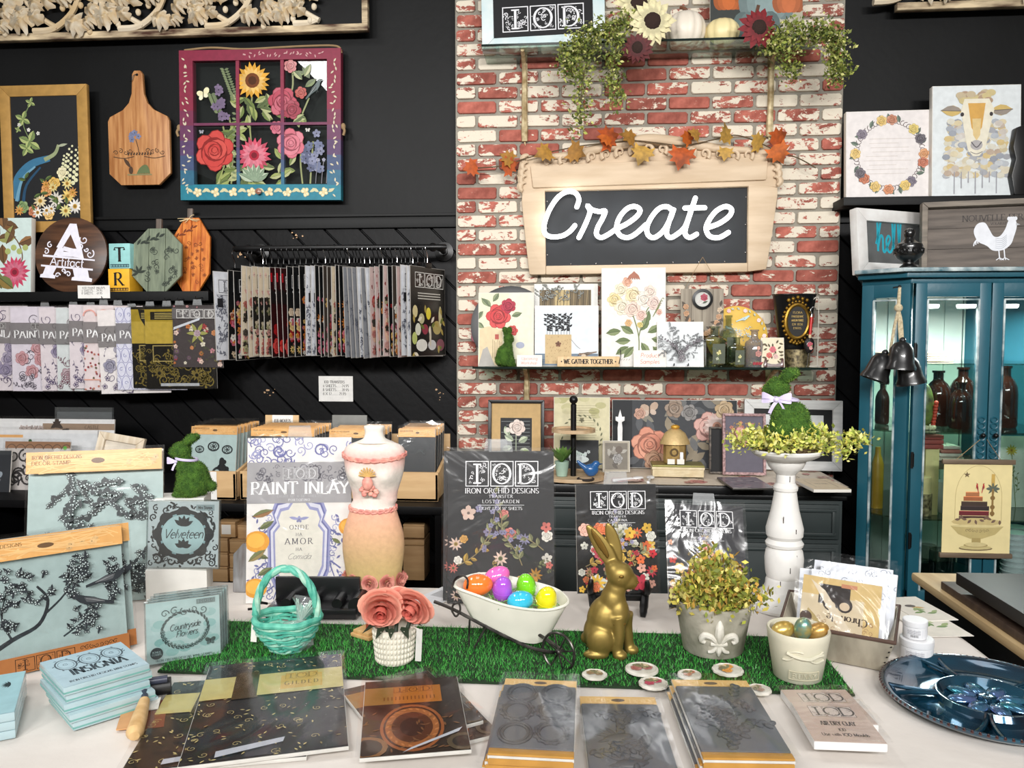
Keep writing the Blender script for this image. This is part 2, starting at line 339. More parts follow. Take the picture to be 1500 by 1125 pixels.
 def bird(s,x,y,L,c,flip=1,rot=0,belly=None,beak=None):
  cr,sr=math.cos(rot),math.sin(rot)
  def T(p):u,v=p[0]*flip*L,p[1]*L;return(x+u*cr-v*sr,y+u*sr+v*cr)
  out=[(-.5,.22),(-.38,.27),(-.3,.22),(-.12,.14),(.1,.06),(.3,-.06),(.62,-.2),(.6,-.27),(.25,-.16),(.08,-.14),(-.12,-.12),(-.28,-.02),(-.36,.08),(-.4,.16)]
  s.poly([T(p)for p in out],c);s.disc(*T((-.38,.19)),L*.085,c)
  s.poly([T(p)for p in[(-.15,.1),(.1,.04),(.38,-.12),(.1,-.1),(-.1,-.04)]],shade(c,.6)if sum(c)>200 else mixc(c,(150,150,150),.35))
  for k in range(3):s.stroke([T((-.1+.08*k,.06-.03*k)),T((.25+.06*k,-.1-.02*k))],L*.012,mixc(c,(220,220,220),.5))
  if belly:s.disc(*T((-.22,.0)),L*.15,belly,L*.09,rot=-.5*flip+rot)
  s.poly([T((-.45,.22)),T((-.58,.17)),T((-.45,.16))],beak or shade(c,.5));s.disc(*T((-.4,.21)),L*.014,(240,240,240),n=6)
  for k in(-.1,-.02):s.stroke([T((k,-.12)),T((k+.03,-.24))],L*.015,shade(c,.7))
 def butterfly(s,x,y,r,c,rot=0):
  for sg in(-1,1):
   s.disc(x+sg*r*.45*math.cos(rot),y+r*.3+sg*r*.45*math.sin(rot),r*.52,c,r*.38,9,sg*.7+rot);s.disc(x+sg*r*.35*math.cos(rot),y-r*.25+sg*r*.35*math.sin(rot),r*.36,mixc(c,(255,255,255),.2),r*.28,8,-sg*.7+rot)
  s.stroke([(x,y-r*.4),(x,y+r*.5)],r*.12,shade(c,.4))
 def text(s,t,x,y,h,c,align='c',serif=True,thick=.15,thin=.06,sp=.08,slant=0,maxw=None,rot=0):
  W=sum(G.get(ch,G[' '])[0]+sp for ch in t)-sp;k=h
  kx=min(h,maxw/W)if maxw else h
  x0=-W*kx*{'c':.5,'l':0,'r':1}[align];cr,sr=math.cos(rot),math.sin(rot)
  s.up();s.hold=True
  for ch in t:
   gw,st=G.get(ch,G[' '])
   def T(p):u,v=x0+(p[0]+slant*p[1])*kx,p[1]*k;return(x+u*cr-v*sr,y+u*sr+v*cr)
   for q in st:
    s.stroke([T(p)for p in q],thick*h,c,thin=(thin if serif else thick)*h)
    if serif:
     for e,nb in((q[0],q[1]),(q[-1],q[-2])):
      if abs(e[1]-nb[1])>abs(e[0]-nb[0])and(e[1]in(0,1)or(e[1]==.62))and abs(e[1]-nb[1])>.3:s.stroke([T((e[0]-.13,e[1]+(.03 if e[1]==0 else-.03))),T((e[0]+.13,e[1]+(.03 if e[1]==0 else-.03)))],thin*h*1.2,c)
   x0+=(gw+sp)*kx
  s.hold=False;return W*kx
 def iod(s,x,y,w,c,bg=None,h=None,n=16):
  h=h or w*.31;q=w/3
  for k,ch in enumerate('IOD'):
   X=x+k*q;g=q*.03
   if bg:s.rect(X+g,y,q-2*g,h,bg)
   s.frame(X+g,y,q-2*g,h,q*.035,c);s.filigree(X+q*.07,y+h*.06,q*.86,h*.88,c,n,q*.075,.22)
   b=bg or(30,30,32)
   hh=h*.78;ww={'I':.32,'O':.95,'D':.85}[ch]*hh
   for cc,th in((b,.2),(c,.12)):
    s.text(ch,X+q/2,y+h*.11,hh,cc,thick=th,thin=th*.5)
    if ch=='I':
     for yy in(.11,.84):s.rect(X+q/2-hh*.2,y+h*yy,hh*.4,hh*(.07 if cc==c else .1),cc)
 def scatter(s,x,y,w,h,n,cols,leafs,r,clear=None):
  for k in range(n):
   px,py=x+w*s.r.random(),y+h*s.r.random()
   if clear and clear(px,py):continue
   t=s.r.random();rr=r*(.6+.8*s.r.random());c=s.r.choice(cols)
   mx=lambda v,lo,hi:max(lo,min(hi,v))
   px,py=mx(px,x+rr,x+w-rr),mx(py,y+rr,y+h-rr)
   if t<.4:s.sprig(px,py,rr*1.4,s.r.random()*6.3,shade(s.r.choice(leafs),.7),s.r.choice(leafs),5,.35)if(x+rr*1.6<px<x+w-rr*1.6 and y+rr*1.6<py<y+h-rr*1.6)else s.blossom(px,py,rr*.8,c)
   elif t<.6:s.rose(px,py,rr*.85,c)
   elif t<.85:s.blossom(px,py,rr*.8,c)
   else:s.daisy(px,py,rr*.9,9,c,s.r.choice(leafs))
 def vineframe(s,x,y,w,h,c,n,rr):
  for k in range(n):
   t=k/n*2*(w+h)
   if t<w:p=(x+t,y)
   elif t<w+h:p=(x+w,y+t-w)
   elif t<2*w+h:p=(x+2*w+h-t,y+h)
   else:p=(x,y+2*w+2*h-t)
   s.scroll(p[0],p[1],rr,1.1,s.r.random()*6,s.r.choice((-1,1)),rr*.22,c,9);a=s.r.random()*6;s.leaf(p[0],p[1],rr*1.2,rr*.5,a,c)
 def put(s,name,parent,m=None,y=0.0,z=0.0,x=0.0):
  return s.build(name,m or vmat('print_ink',.62),parent,(x,y-4e-4,z),smooth=False)
PRINT=lambda:vmat('print_ink',.62)
SHINY=lambda:vmat('gloss_ink',.25)
FOIL=lambda:vmat('foil_ink',.3,metal=.3,var=.08)
# the setting
YW,YB=3.65,3.72
BLACK=mat('black_wall_paint',(11,12,13),.55,spec=.25,var=.25,scale=3,bump=.15,bscale=30)
BLACKP=mat('black_plank_paint',(6,6,8),.5,spec=.2,var=.3,scale=6,bump=.2,bscale=40,stretch=(1,1,1))
w=struct(M().box((-.6,YB+.06,1.7),(7.6,.1,3.4)).build('wall_back',BLACK));wall_back=w
struct(M().box((-.6,.8,-.05),(7.6,6.4,.1)).build('floor',wood('floor_boards',(92,70,52),(70,52,38))))
struct(M().box((-.6,-2.4,1.7),(7.6,.1,3.4)).build('wall_front',mat('front_wall_paint',(210,206,198),.8)))
struct(M().box((-4.4,.8,1.7),(.1,6.4,3.4)).build('wall_left',mat('side_wall_paint',(150,146,140),.8)))
struct(M().box((3.2,.8,1.7),(.1,6.4,3.4)).build('wall_right',mat('side_wall_paint',(150,146,140),.8)))
def clip(poly,x0,x1,z0,z1):
 for ax,lim,sg in((0,x0,1),(0,x1,-1),(1,z0,1),(1,z1,-1)):
  out=[]
  for i in range(len(poly)):
   a,b=poly[i-1],poly[i];da,db=sg*(a[ax]-lim),sg*(b[ax]-lim)
   if(da>=0)!=(db>=0):t=da/(da-db);out.append((a[0]+(b[0]-a[0])*t,a[1]+(b[1]-a[1])*t))
   if db>=0:out.append(b)
  poly=out
  if not poly:return poly
 return poly
RAILZ=WP(560,335,YB).z;RAILT=WP(560,317,YB).z
def planks(x0,x1,z0,z1):
 pitch=.172;k=0;xx=x0-(z1-z0)
 while xx<x1+.1:
  a=[(xx,z1),(xx+pitch-.008,z1),(xx+pitch-.008+(z1-z0),z0),(xx+(z1-z0),z0)]
  p=clip(a,x0,x1,z0,z1)
  if len(p)>2:M().prism(p,YB-.012-rnd.random()*.003,YB+.01).build('plank',BLACKP,wall_back,smooth=False,bevel=.003,seg=1)
  xx+=pitch
planks(-3.2,-.545,.25,RAILZ);planks(1.2,2.6,.25,RAILZ)
for i,(a,b)in enumerate(((-3.2,-.545),(1.2,2.6))):
 struct(M().box(((a+b)/2,YB-.012,(RAILZ+RAILT)/2),(b-a,.04,RAILT-RAILZ)).box(((a+b)/2,YB-.022,RAILT),(b-a,.05,.014)).build('trim_%d'%(i+1),BLACK,bevel=.003))
CH=M()
for px,py in((393,577),(645,578),(430,345),(352,372)):
 for k in range(7):
  p=WP(px+rnd.gauss(0,5),py+rnd.gauss(0,4),YB-.0155);q=rnd.uniform(.002,.007);CH.prism([(p.x+q*math.cos(t)*rnd.uniform(.5,1.3),p.z+q*math.sin(t)*rnd.uniform(.5,1))for t in(0,1.2,2.4,3.8,5)],p.y-.0006,p.y)
CH.build('paint_chips',mat('bare_wood_chip',(196,160,124),.8),wall_back,smooth=False)['kind']='stuff'
BX0,BX1=-.541,1.19
mortar=struct(M().box(((BX0+BX1)/2,YW+.06,1.62),(BX1-BX0,.12,3.24)).build('wall_chimney',mat('mortar_grey',(146,141,130),.95,bump=.6,bscale=160)))
def brick_mat():
 m=mat('peeling_brick',(172,98,84),.85,c2=(140,74,62),scale=30,bump=.5,bscale=110);nt=m.node_tree;n=nt.nodes;L=nt.links
 p=n['Principled BSDF'];mx=[x for x in n if x.bl_idname=='ShaderNodeMix'][0]
 tc=[x for x in n if x.bl_idname=='ShaderNodeTexCoord'][0];oi=n.new('ShaderNodeObjectInfo')
 ofs=n.new('ShaderNodeVectorMath');ofs.operation='MULTIPLY_ADD';ofs.inputs[1].default_value=(.55,1,1)
 sc=n.new('ShaderNodeVectorMath');sc.operation='SCALE';sc.inputs['Scale'].default_value=40
 cb=n.new('ShaderNodeCombineXYZ');L.new(oi.outputs['Random'],cb.inputs[0]);L.new(oi.outputs['Random'],cb.inputs[1]);L.new(cb.outputs[0],sc.inputs[0])
 L.new(tc.outputs['Object'],ofs.inputs[0]);L.new(sc.outputs[0],ofs.inputs[2])
 nz=n.new('ShaderNodeTexNoise');nz.inputs['Scale'].default_value=30;nz.inputs['Detail'].default_value=8;nz.inputs['Roughness'].default_value=.7;nz.inputs['Distortion'].default_value=.4
 L.new(ofs.outputs[0],nz.inputs['Vector'])
 sp=n.new('ShaderNodeSeparateColor');L.new(oi.outputs['Color'],sp.inputs[0])
 sub=n.new('ShaderNodeMath');sub.operation='SUBTRACT';L.new(nz.outputs['Fac'],sub.inputs[0]);L.new(sp.outputs[0],sub.inputs[1])
 mr=n.new('ShaderNodeMapRange');mr.inputs['From Min'].default_value=-.012;mr.inputs['From Max'].default_value=.012;L.new(sub.outputs[0],mr.inputs['Value'])
 hv=n.new('ShaderNodeHueSaturation');L.new(sp.outputs[1],hv.inputs['Value']);L.new(mx.outputs['Result'],hv.inputs['Color'])
 m2=n.new('ShaderNodeMix');m2.data_type='RGBA';m2.inputs['B'].default_value=lin((222,212,194));L.new(hv.outputs['Color'],m2.inputs['A']);L.new(mr.outputs['Result'],m2.inputs['Factor'])
 L.new(m2.outputs['Result'],p.inputs['Base Color']);return m
BRICK=brick_mat()
BW,BH=.192,.0645
def brick_shape(w,h,seed):
 r=random.Random(seed);x,z,t=w/2,h/2,.013;j=lambda q=.002:(r.random()-.5)*q*2;out=[]
 for(sx,sz)in((-1,-1),(1,-1),(1,1),(-1,1)):
  c=.006+r.random()*.004;cx,cz=sx*x+j(),sz*z+j()
  a,b=(cx-sx*c,cz),(cx,cz-sz*c);out+=[b,a]if sx*sz>0 else[a,b]
 m=M();k=len(out)
 m.add([(p[0],0,p[1])for p in out]+[(p[0],-t*.6,p[1])for p in out]+[(p[0]*.975,-t+j(.001),p[1]*.93)for p in out],
   [(i,(i+1)%k,k+(i+1)%k,k+i)for i in range(k)]+[(k+i,k+(i+1)%k,2*k+(i+1)%k,2*k+i)for i in range(k)]+[tuple(range(2*k,3*k))])
 return m
full=[brick_shape(BW-.012,BH-.012,s)for s in range(7)]
ZREF=2.7125;hidden=M();cnt=0;meshes={}
for row in range(-5,42):
 zc=ZREF-BH*(row+.5);off=0 if row%2==0 else .5;i=-1
 if zc<.1 or zc>3.2:continue
 while True:
  a=BX0+(i+off)*BW+.002;b=a+BW;i+=1
  if a>BX1-.02:break
  a2,b2=max(a,BX0-.002),min(b,BX1+.002)
  if b2-a2<.03:continue
  behind=(-.22<a2 and b2<.86 and 1.83<zc<2.30)or zc<.93 or zc>3.06
  whole=b2-a2>BW-.004
  if behind:v=brick_shape(b2-a2-.012,BH-.012,99);hidden.add([(p[0]+(a2+b2)/2,p[1]+YW+.001,p[2]+zc)for p in v.v],v.f);continue
  k=rnd.randrange(7)if whole else('cut',round(b2-a2,3))
  if k not in meshes:o=(full[k]if whole else brick_shape(b2-a2-.012,BH-.012,row)).build('brick',BRICK,mortar,smooth=False);meshes[k]=o.data
  else:o=bpy.data.objects.new('brick',meshes[k]);COLL.objects.link(o);o.parent=mortar
  o.location=((a2+b2)/2,YW+.001+(rnd.random()-.5)*.005,zc)
  lowz=max(0,min(1,(1.45-zc)/.15));q=rnd.random()
  o.color=((.39+.2*q+lowz*.08 if q<.82 else .66),.85+.5*rnd.random()-.1*lowz,0,1);cnt+=1
ho=hidden.build('brick',BRICK,mortar,smooth=False);ho['kind']='stuff';ho.color=(.55,1,0,1)
print('bricks',cnt)
CLOTH=mat('cream_tablecloth',(222,215,208),.9,var=.05,scale=5,bump=.55,bscale=16)
table=thing('display_table','long display table under a cream cloth in front of the shelves','table',(-.4,1.2,0))
M().box((0,0,ZT-.03),(2.48,1.56,.04)).build('tabletop',wood('table_wood',(120,90,60),(100,75,50)),table)
for sx in(-1,1):
 for sy in(-1,1):M().box((sx*1.12,sy*.68,(ZT-.05)/2),(.06,.06,ZT-.05)).build('leg',BLACK,table)
tc=M();NX,NY=90,60
def clothfn(u,v):
 x=(u-.5)*2.72;y=(v-.5)*1.82;hx,hy=1.262,.79;dx,dy=max(0,abs(x)-hx),max(0,abs(y)-hy)
 X=max(-hx,min(hx,x));Y=max(-hy,min(hy,y));d=math.hypot(dx,dy)
 z=ZT-.0005+.0010*math.sin(7*x+3*y)*math.sin(5*y-2*x)-.0012 if d==0 else ZT-1.9*d
 wv=.012*math.sin((x+y)*26)*min(1,d*12)
 return(X+(wv if dx else 0)*(1 if x>0 else-1),Y+(wv if dy else 0)*(1 if y>0 else-1),z)
tc.grid(0,0,NX,NY,clothfn);cl=tc.build('tablecloth',CLOTH,None,(-.4,1.2,0),angle=60)
tag(cl,'cream woven cloth draped over the long display table','tablecloth')
# builders shared by many things
WHITE=mat('white_canvas',(226,222,214),.8,var=.03)
PAPER=mat('paper_card',(232,228,220),.8,var=.02)
SLEEVE=clear('plastic_sleeve',crumple=.5,cscale=7,rough=.15,gloss=.05)
SLEEVE2=clear('stiff_plastic',crumple=.25,cscale=6,rough=.08,gloss=.06)
GLASS=clear('window_glass',tint=(244,248,246),rough=.01,gloss=.05)
METAL=mat('black_metal',(18,18,19),.35,metal=.3,var=.2)
CHROME=mat('chrome_wire',(190,190,192),.22,metal=1,var=.05)
STEEL=mat('grey_wire',(96,94,90),.35,metal=.8)
DARKGLASS=mat('glass_edge',(20,34,30),.15)
def sheet(name,w,h,t,m,parent,y=0,z=0,x=0,bevel=0):return M().box((x,y,z+h/2),(w,t,h)).build(name,m,parent,bevel=bevel,smooth=bool(bevel))
def panel(name,label,cat,px,Y,art,t=.018,body=None,lean=0,rz=0,ry=0,group=None,bname='board',seed=1,inks=None,bg=None,bevel=.002):
 loc,w,h=R(*px,Y);h/=math.cos(math.radians(lean))if lean else 1
 o=thing(name,label,cat,loc,-lean,ry,rz,group);sheet(bname,w,h,t,body or WHITE,o,t/2,bevel=bevel)
 a=Art(w-2*bevel,h-2*bevel,bg,seed);art(a,a.w,a.h);a.put('print',o,inks or PRINT(),0,bevel);o['wh']=(w,h);return o
def rails(o,w,h,fw,t,m,names=('frame_rail',),y=0,bevel=.003,prof=None):
 for k in range(4):
  L=(w,w,h,h)[k];q=[(-L/2,0),(L/2,0),(L/2-fw,fw),(-L/2+fw,fw)]
  if k==0:p=q
  elif k==1:p=[(-a,h-b)for a,b in q]
  elif k==2:p=[(-w/2+b,h/2-a)for a,b in q]
  else:p=[(w/2-b,h/2+a)for a,b in q]
  M().prism(p,y,y+t).build(names[0],m,o,bevel=bevel,smooth=True)
def framed(name,label,cat,px,Y,fw,fm,art,t=.022,lean=0,rz=0,seed=1,mat_c=None,mat_w=0,bg=None,glass=False,inks=None,group=None,recess=.006,bevel=.003):
 loc,w,h=R(*px,Y);h/=math.cos(math.radians(lean))if lean else 1
 o=thing(name,label,cat,loc,-lean,0,rz,group);rails(o,w,h,fw,t,fm,bevel=bevel)
 iw,ih=w-2*fw,h-2*fw;sheet('backing',iw+.004,ih+.004,.004,BLACK,o,recess+.004,fw-.002)
 a=Art(iw,ih,bg,seed)
 if mat_c:a.rect(0,0,iw,ih,mat_c)
 art(a,iw,ih);a.put('print',o,inks or PRINT(),recess,fw)
 if glass:sheet('glazing',iw,ih,.0015,GLASS,o,recess-.002,fw)
 return o
def spiral_hook(m,o,x,z,r=.012,y=0):pass
# left wall: carved panels, pictures, board, sash
RUST=mat('peeling_white_on_rust',(70,40,26),.8,c2=(226,206,170),scale=9,bump=.4,stretch=(.6,1,3))
IVORY=mat('weathered_ivory_carving',(228,218,198),.75,c2=(206,180,138),scale=3,bump=.3,bscale=8)
def oak(seed):
 r=random.Random(seed);L=[(0,0),(.08,.06),(.16,.3),(.27,.34),(.33,.1),(.44,.44),(.57,.46),(.6,.14),(.74,.32),(.84,.26),(.84,.1),(1,0)]
 out=L+[(a,-b)for a,b in L[-2:0:-1]];out=[(a+(r.random()-.5)*.05,b*(.9+.3*r.random()))for a,b in out];n=len(out)
 m=M();m.add([(a,-.05,b)for a,b in out]+[(a*.8+.08,-.16,b*.55)for a,b in out]+[(.1+.16*k,-.13,0)for k in range(1)],
     [(i,(i+1)%n,n+(i+1)%n,n+i)for i in range(n)]+[tuple(range(n,2*n))])
 m.v=[(p[0],p[1]-.05*math.sin(p[0]*3),p[2])for p in m.v];return m
def carved_panel(label,px0,px1,ybot0,Y,h,stop,seed):
 a,b=WP(px0,ybot0[0],Y),WP(px1,ybot0[1],Y);L=(b-a).length;ang=math.atan2(b.z-a.z,b.x-a.x);r=random.Random(seed)
 o=thing('carved_panel',label,'carving',a,0,-math.degrees(ang),0)
 M().box((L/2,0,.016),(L,.035,.032)).build('frame_rail',RUST,o,bevel=.004)
 M().box((L-.014,0,h/2+.032),(.028,.035,h)).build('frame_rail',RUST,o,bevel=.004)
 M().box((L/2,.02,h/2),(L,.004,h)).build('backing',BLACK,o)
 shapes=[oak(s)for s in range(4)];shared={}
 per=.42;k=0;x=-.1
 while x<stop-.12:
  for pts,rad in(([(0,.04),(.1,.05),(.19,.12),(.24,.22),(.3,.3)],.017),([(.12,.05),(.04,.1),(-.03,.17),(-.1,.26)],.014),([(.2,.13),(.14,.2),(.13,.28)],.011),([(.24,.2),(.31,.17),(.36,.2),(.37,.25)],.010)):
   q=[p for p in bez([(x+u,-.012,v)for u,v in pts],5)if p.x<stop-.01 and p.z<h]
   if len(q)>2:M().tube(q,[rad*(1-.4*i/len(q))for i in range(len(q))],7).build('vine_stem',IVORY,o)
  for(u,v,an,s)in((.02,.1,200,.12),(.08,.12,75,.1),(.17,.07,-15,.11),(.27,.09,35,.09),(.3,.2,-40,.11),(.12,.2,150,.1),(.2,.27,100,.1),(-.06,.2,60,.11),(.36,.12,-70,.09),(.34,.27,20,.1),(.02,.26,170,.09),(.26,.04,10,.07),(.06,.06,130,.07),(.13,.15,20,.08),(.22,.16,120,.08),(.33,.15,80,.08),(.09,.2,10,.08),(.38,.22,160,.08),(.16,.3,60,.08),(.28,.27,-20,.08),(.0,.16,-30,.07),(.4,.07,110,.07)):
   if x+u>stop-.05 or x+u<.02:continue
   i=r.randrange(4)
   if i not in shared:l=shapes[i].build('carved_leaf',IVORY,o,angle=70);shared[i]=l.data
   else:l=bpy.data.objects.new('carved_leaf',shared[i]);COLL.objects.link(l);l.parent=o
   s*=.92+.3*r.random();l.scale=(s,.25,s);l.location=(x+u,-.012,v+.01);l.rotation_euler=(0,-math.radians(an+r.randrange(-15,15)),0)
   if r.random()<.6:M().ball((x+u+.02,-.02,v-.01),(.013,.012,.016),8,6).build('acorn',IVORY,o)
  x+=per
 return o
carved_panel('ivory leaf fretwork in a flaking rusty frame, high above the window sash',-40,540,(63,46),3.64,.3,1.72,3)
carved_panel('short stretch of ivory fretwork in a rusty frame above the sheep canvas',1312,1560,(17,9),3.64,.3,.9,5)
def gold_art(a,w,h):
 a.rect(0,0,w,h,(26,27,30));px=w/100.0;py=h/170.0
 def X(u):return u*px
 def Z(v):return h-v*py
 a.curve([(X(28),Z(60)),(X(18),Z(35)),(X(30),Z(8))],w*.012,(120,140,90))
 for(u,v,s)in((30,8,9),(18,30,14),(27,62,20),(22,70,14),(10,44,6)):
  for k in range(4):a.leaf(X(u),Z(v),X(s*.9),X(s*.5),1.2+k*1.5,(176,188,120),(120,140,84))
 for(u,v)in((26,45),(40,50),(12,38)):a.blossom(X(u),Z(v),X(3),(240,238,228))
 a.curve([(X(0),Z(140)),(X(8),Z(112)),(X(28),Z(92)),(X(56),Z(84))],w*.17,(58,116,150),.5);a.curve([(X(4),Z(142)),(X(14),Z(112)),(X(34),Z(95))],w*.05,(110,160,186),.5);a.curve([(X(14),Z(145)),(X(20),Z(120)),(X(42),Z(96))],w*.05,(34,74,104),.5)
 a.curve([(X(48),Z(86)),(X(64),Z(78)),(X(70),Z(66))],w*.06,(150,160,120),.3);a.leaf(X(68),Z(68),X(16),X(4),.2,(170,176,150))
 for(u,v,L)in((82,120,56),(92,118,52),(74,112,36)):
  for k in range(14):a.disc(X(u+(2 if k%2 else-2)+k*.5),Z(v-L*k/14),X(3.2-k*.12),(222,220,178),n=7)
 for(u,v,r,c)in((62,118,9,(226,178,76)),(74,104,8,(236,226,180)),(50,128,9,(220,150,80)),(40,142,11,(232,214,170)),(64,140,12,(240,232,220)),(82,136,11,(238,206,120)),(92,150,12,(244,240,232)),(78,156,10,(230,220,150)),(30,156,9,(200,120,80)),(52,160,9,(236,190,110)),(14,150,9,(120,150,90))):
  a.daisy(X(u),Z(v),X(r),11,c,(196,150,60))if r>9 else a.rose(X(u),Z(v),X(r),c)
 for k in range(14):a.leaf(X(10+80*a.r.random()),Z(110+52*a.r.random()),X(12),X(5),a.r.random()*3,(96,116,62),(66,86,46))
 for k in range(8):a.daisy(X(8+84*a.r.random()),Z(118+44*a.r.random()),X(6+3*a.r.random()),9,a.r.choice([(238,220,150),(244,240,230),(224,160,84)]),(190,140,50))
framed('floral_picture','black floral picture with a blue bird in a broad matte gold frame','picture',(2,124,130,340),3.62,.052,mat('matte_gold_frame',(186,144,78),.5,metal=.25,var=.1),gold_art,rz=0,seed=4)
o=panel
loc,w,h=R(158,103,248,271,3.66)
bb=thing('bread_board','honey coloured wooden bread peel with a printed vignette hung beside the sash','cutting board',loc)
W2=w/2;prof=[(-W2*.62,0),(W2*.62,0),(W2,h*.1),(W2,h*.56),(W2*.93,h*.6),(W2*.5,h*.66),(W2*.3,h*.72),(W2*.2,h*.8),(W2*.17,h*.97),(W2*.1,h),(-W2*.1,h),(-W2*.17,h*.97),(-W2*.2,h*.8),(-W2*.3,h*.72),(-W2*.5,h*.66),(-W2*.93,h*.6),(-W2,h*.56),(-W2,h*.1)]
M().prism(prof,0,.02).build('board',wood('honey_board',(200,146,94),(160,104,58),.45,5,(14,14,1.0)),bb,bevel=.004)
a=Art(w,h,None,3);INK=(74,52,34)
for k in range(7):a.blossom(w*.42+(a.r.random()-.5)*w*.16,h*.43+(a.r.random()-.5)*w*.12,w*.05,(126,134,168))
a.curve([(w*.45,h*.4),(w*.48,h*.34),(w*.5,h*.28)],w*.012,INK)
for sg in(-1,1):
 for k in range(4):a.scroll(w*(.5+sg*(.14+.08*k)),h*(.3-.015*(k%2)),w*.04,1.2,k,sg,w*.012,INK)
 a.curve([(w*(.5+sg*.08),h*.25),(w*(.5+sg*.25),h*.235),(w*(.5+sg*.42),h*.25)],w*.012,INK)
for k in range(9):a.stroke([(w*(.32+k*.045),h*.262),(w*(.335+k*.045),h*.285)],w*.025,INK)
a.rect(w*.3,h*.085,w*.4,h*.012,(140,130,90));a.disc(w*.36,h*.13,w*.035,INK,w*.06);a.leaf(w*.36,h*.15,w*.2,w*.06,2.2,INK)
for k in range(12):a.leaf(w*(.45+.02*k),h*.09,w*.16,w*.03,1+.08*k,(96,110,70))
a.put('print',bb);M().tube(bez([(0,-.004,h*.965),(-.012,-.01,h*.95),(-.02,-.01,h*.91),(-.03,-.008,h*.9)],5),.0016,6).build('hanging_cord',METAL,bb)
M().tube([(0,-.002,h*.962),(0,.021,h*.962)],.006,10).build('cord_hole',BLACK,bb)
sl,sw,sh=R(262,72,498,293,3.65)
sash=thing('window_sash','old six pane window sash painted plum fading to teal with flowers on the glass','window frame',sl,0,.7,0)
def grad(z):t=max(0,min(1,z/sh));return mixc((28,122,142),mixc((76,62,104),(134,34,62),min(1,max(0,(t-.3)/.35))),min(1,max(0,(t-.06)/.26)))
SM=vmat('sash_paint',.5,var=.08)
def bar(name,x0,x1,z0,z1,y0=0,y1=.035):
 m=M();m.col=(0,0,0);n=10 if z1-z0>.1 else 1
 for k in range(n):m.box(((x0+x1)/2,(y0+y1)/2,z0+(z1-z0)*(k+.5)/n),(x1-x0,y1-y0,(z1-z0)/n),col=grad(z0+(z1-z0)*(k+.5)/n))
 return m.build(name,SM,sash,smooth=False)
fwv=sw*.085;fwb=sh*.105;fwt=sh*.07
bar('stile',-sw/2,-sw/2+fwv,0,sh);bar('stile',sw/2-fwv,sw/2,0,sh);bar('top_rail',-sw/2+fwv,sw/2-fwv,sh-fwt,sh);bar('bottom_rail',-sw/2+fwv,sw/2-fwv,0,fwb)
ix0,ix1,iz0,iz1=-sw/2+fwv,sw/2-fwv,fwb,sh-fwt;mz=iz0+(iz1-iz0)*.49;pw=(ix1-ix0)/3
for k in(1,2):bar('muntin',ix0+pw*k-.008,ix0+pw*k+.008,iz0,iz1,.004,.026)
bar('muntin',ix0,ix1,mz-.006,mz+.006,.003,.026)
for k in range(3):
 for z0,z1 in((iz0,mz),(mz,iz1)):sheet('pane',pw,z1-z0,.002,GLASS,sash,.014,z0,ix0+pw*(k+.5))
a=Art(ix1-ix0,iz1-iz0,None,12);w,h=a.w,a.h
def U(x):return(x-130)/690*w
def V(y):return h-(y-290)/630*h
GR=[(150,160,96),(108,124,70),(172,176,128),(90,104,66)]
for st in([(432,470),(420,600),(425,700),(440,880)],[(640,340),(640,430),(600,520)],[(690,700),(680,800),(690,915)],[(310,560),(330,700),(320,915)],[(745,700),(735,830),(730,915)],[(280,620),(300,760),(250,910)],[(725,480),(690,560)]):a.curve([(U(x),V(y))for x,y in st],w*.012,(140,146,100))
for k in range(80):x,y=a.r.choice([(430,540),(300,790),(450,850),(560,860),(660,820),(340,640),(690,390),(540,440),(280,880),(520,560),(400,900),(590,800),(700,560),(360,500)]);a.leaf(U(x+a.r.randrange(-40,40)),V(y+a.r.randrange(-40,40)),w*.1,w*.045,a.r.random()*6.3,a.r.choice(GR),a.r.choice(GR))
for x0,y0,x1,y1 in((290,335,350,500),(350,560,345,915),(220,460,260,560)):
 for k in range(13):t=k/13;a.leaf(U(x0+(x1-x0)*t),V(y0+(y1-y0)*t),w*.035,w*.018,.3,(110,122,92));a.leaf(U(x0+(x1-x0)*t),V(y0+(y1-y0)*t),w*.035,w*.018,2.8,(120,132,98))
a.daisy(U(435),V(390),w*.135,19,(236,176,66),(110,62,30),.3,2,.4)
a.rose(U(235),V(745),w*.15,(190,62,60),(226,120,104));a.daisy(U(442),V(770),w*.135,18,(206,84,106),(170,40,60),.3,3)
a.rose(U(590),V(500),w*.11,(176,66,84));a.rose(U(640),V(540),w*.07,(150,50,66));a.rose(U(632),V(710),w*.11,(200,100,116));a.rose(U(560),V(630),w*.05,(190,90,110));a.rose(U(632),V(320),w*.05,(190,110,110));a.rose(U(685),V(455),w*.045,(170,60,50))
for(x,y)in((262,435),(265,510),(285,575),(250,520)):
 for k in range(4):a.blossom(U(x+a.r.randrange(-18,18)),V(y+a.r.randrange(-18,18)),w*.03,(128,112,140))
for k in range(22):a.blossom(U(700+a.r.randrange(90)),V(660+a.r.randrange(200)),w*.032,a.r.choice([(110,118,150),(136,140,168),(92,98,128)]))
a.butterfly(U(182),V(460),w*.055,(232,226,186),.4);a.butterfly(U(170),V(650),w*.02,(150,150,160));a.butterfly(U(720),V(645),w*.02,(200,196,190))
a.bird(U(755),V(435),w*.15,(66,84,84),-1,.5)
for k in range(7):a.leaf(U(440),V(905),w*.13,w*.05,.5+k*.36,(176,190,166),(130,150,126))
for x in(760,790,815):a.curve([(U(x),V(915)),(U(x+5),V(850)),(U(x+12),V(800))],w*.004,(130,130,140));a.blossom(U(x+12),V(795),w*.015,(160,160,180))
a.put('painted_flowers',sash,SHINY(),.0115,iz0)
a=Art(sw,sh,None,5)
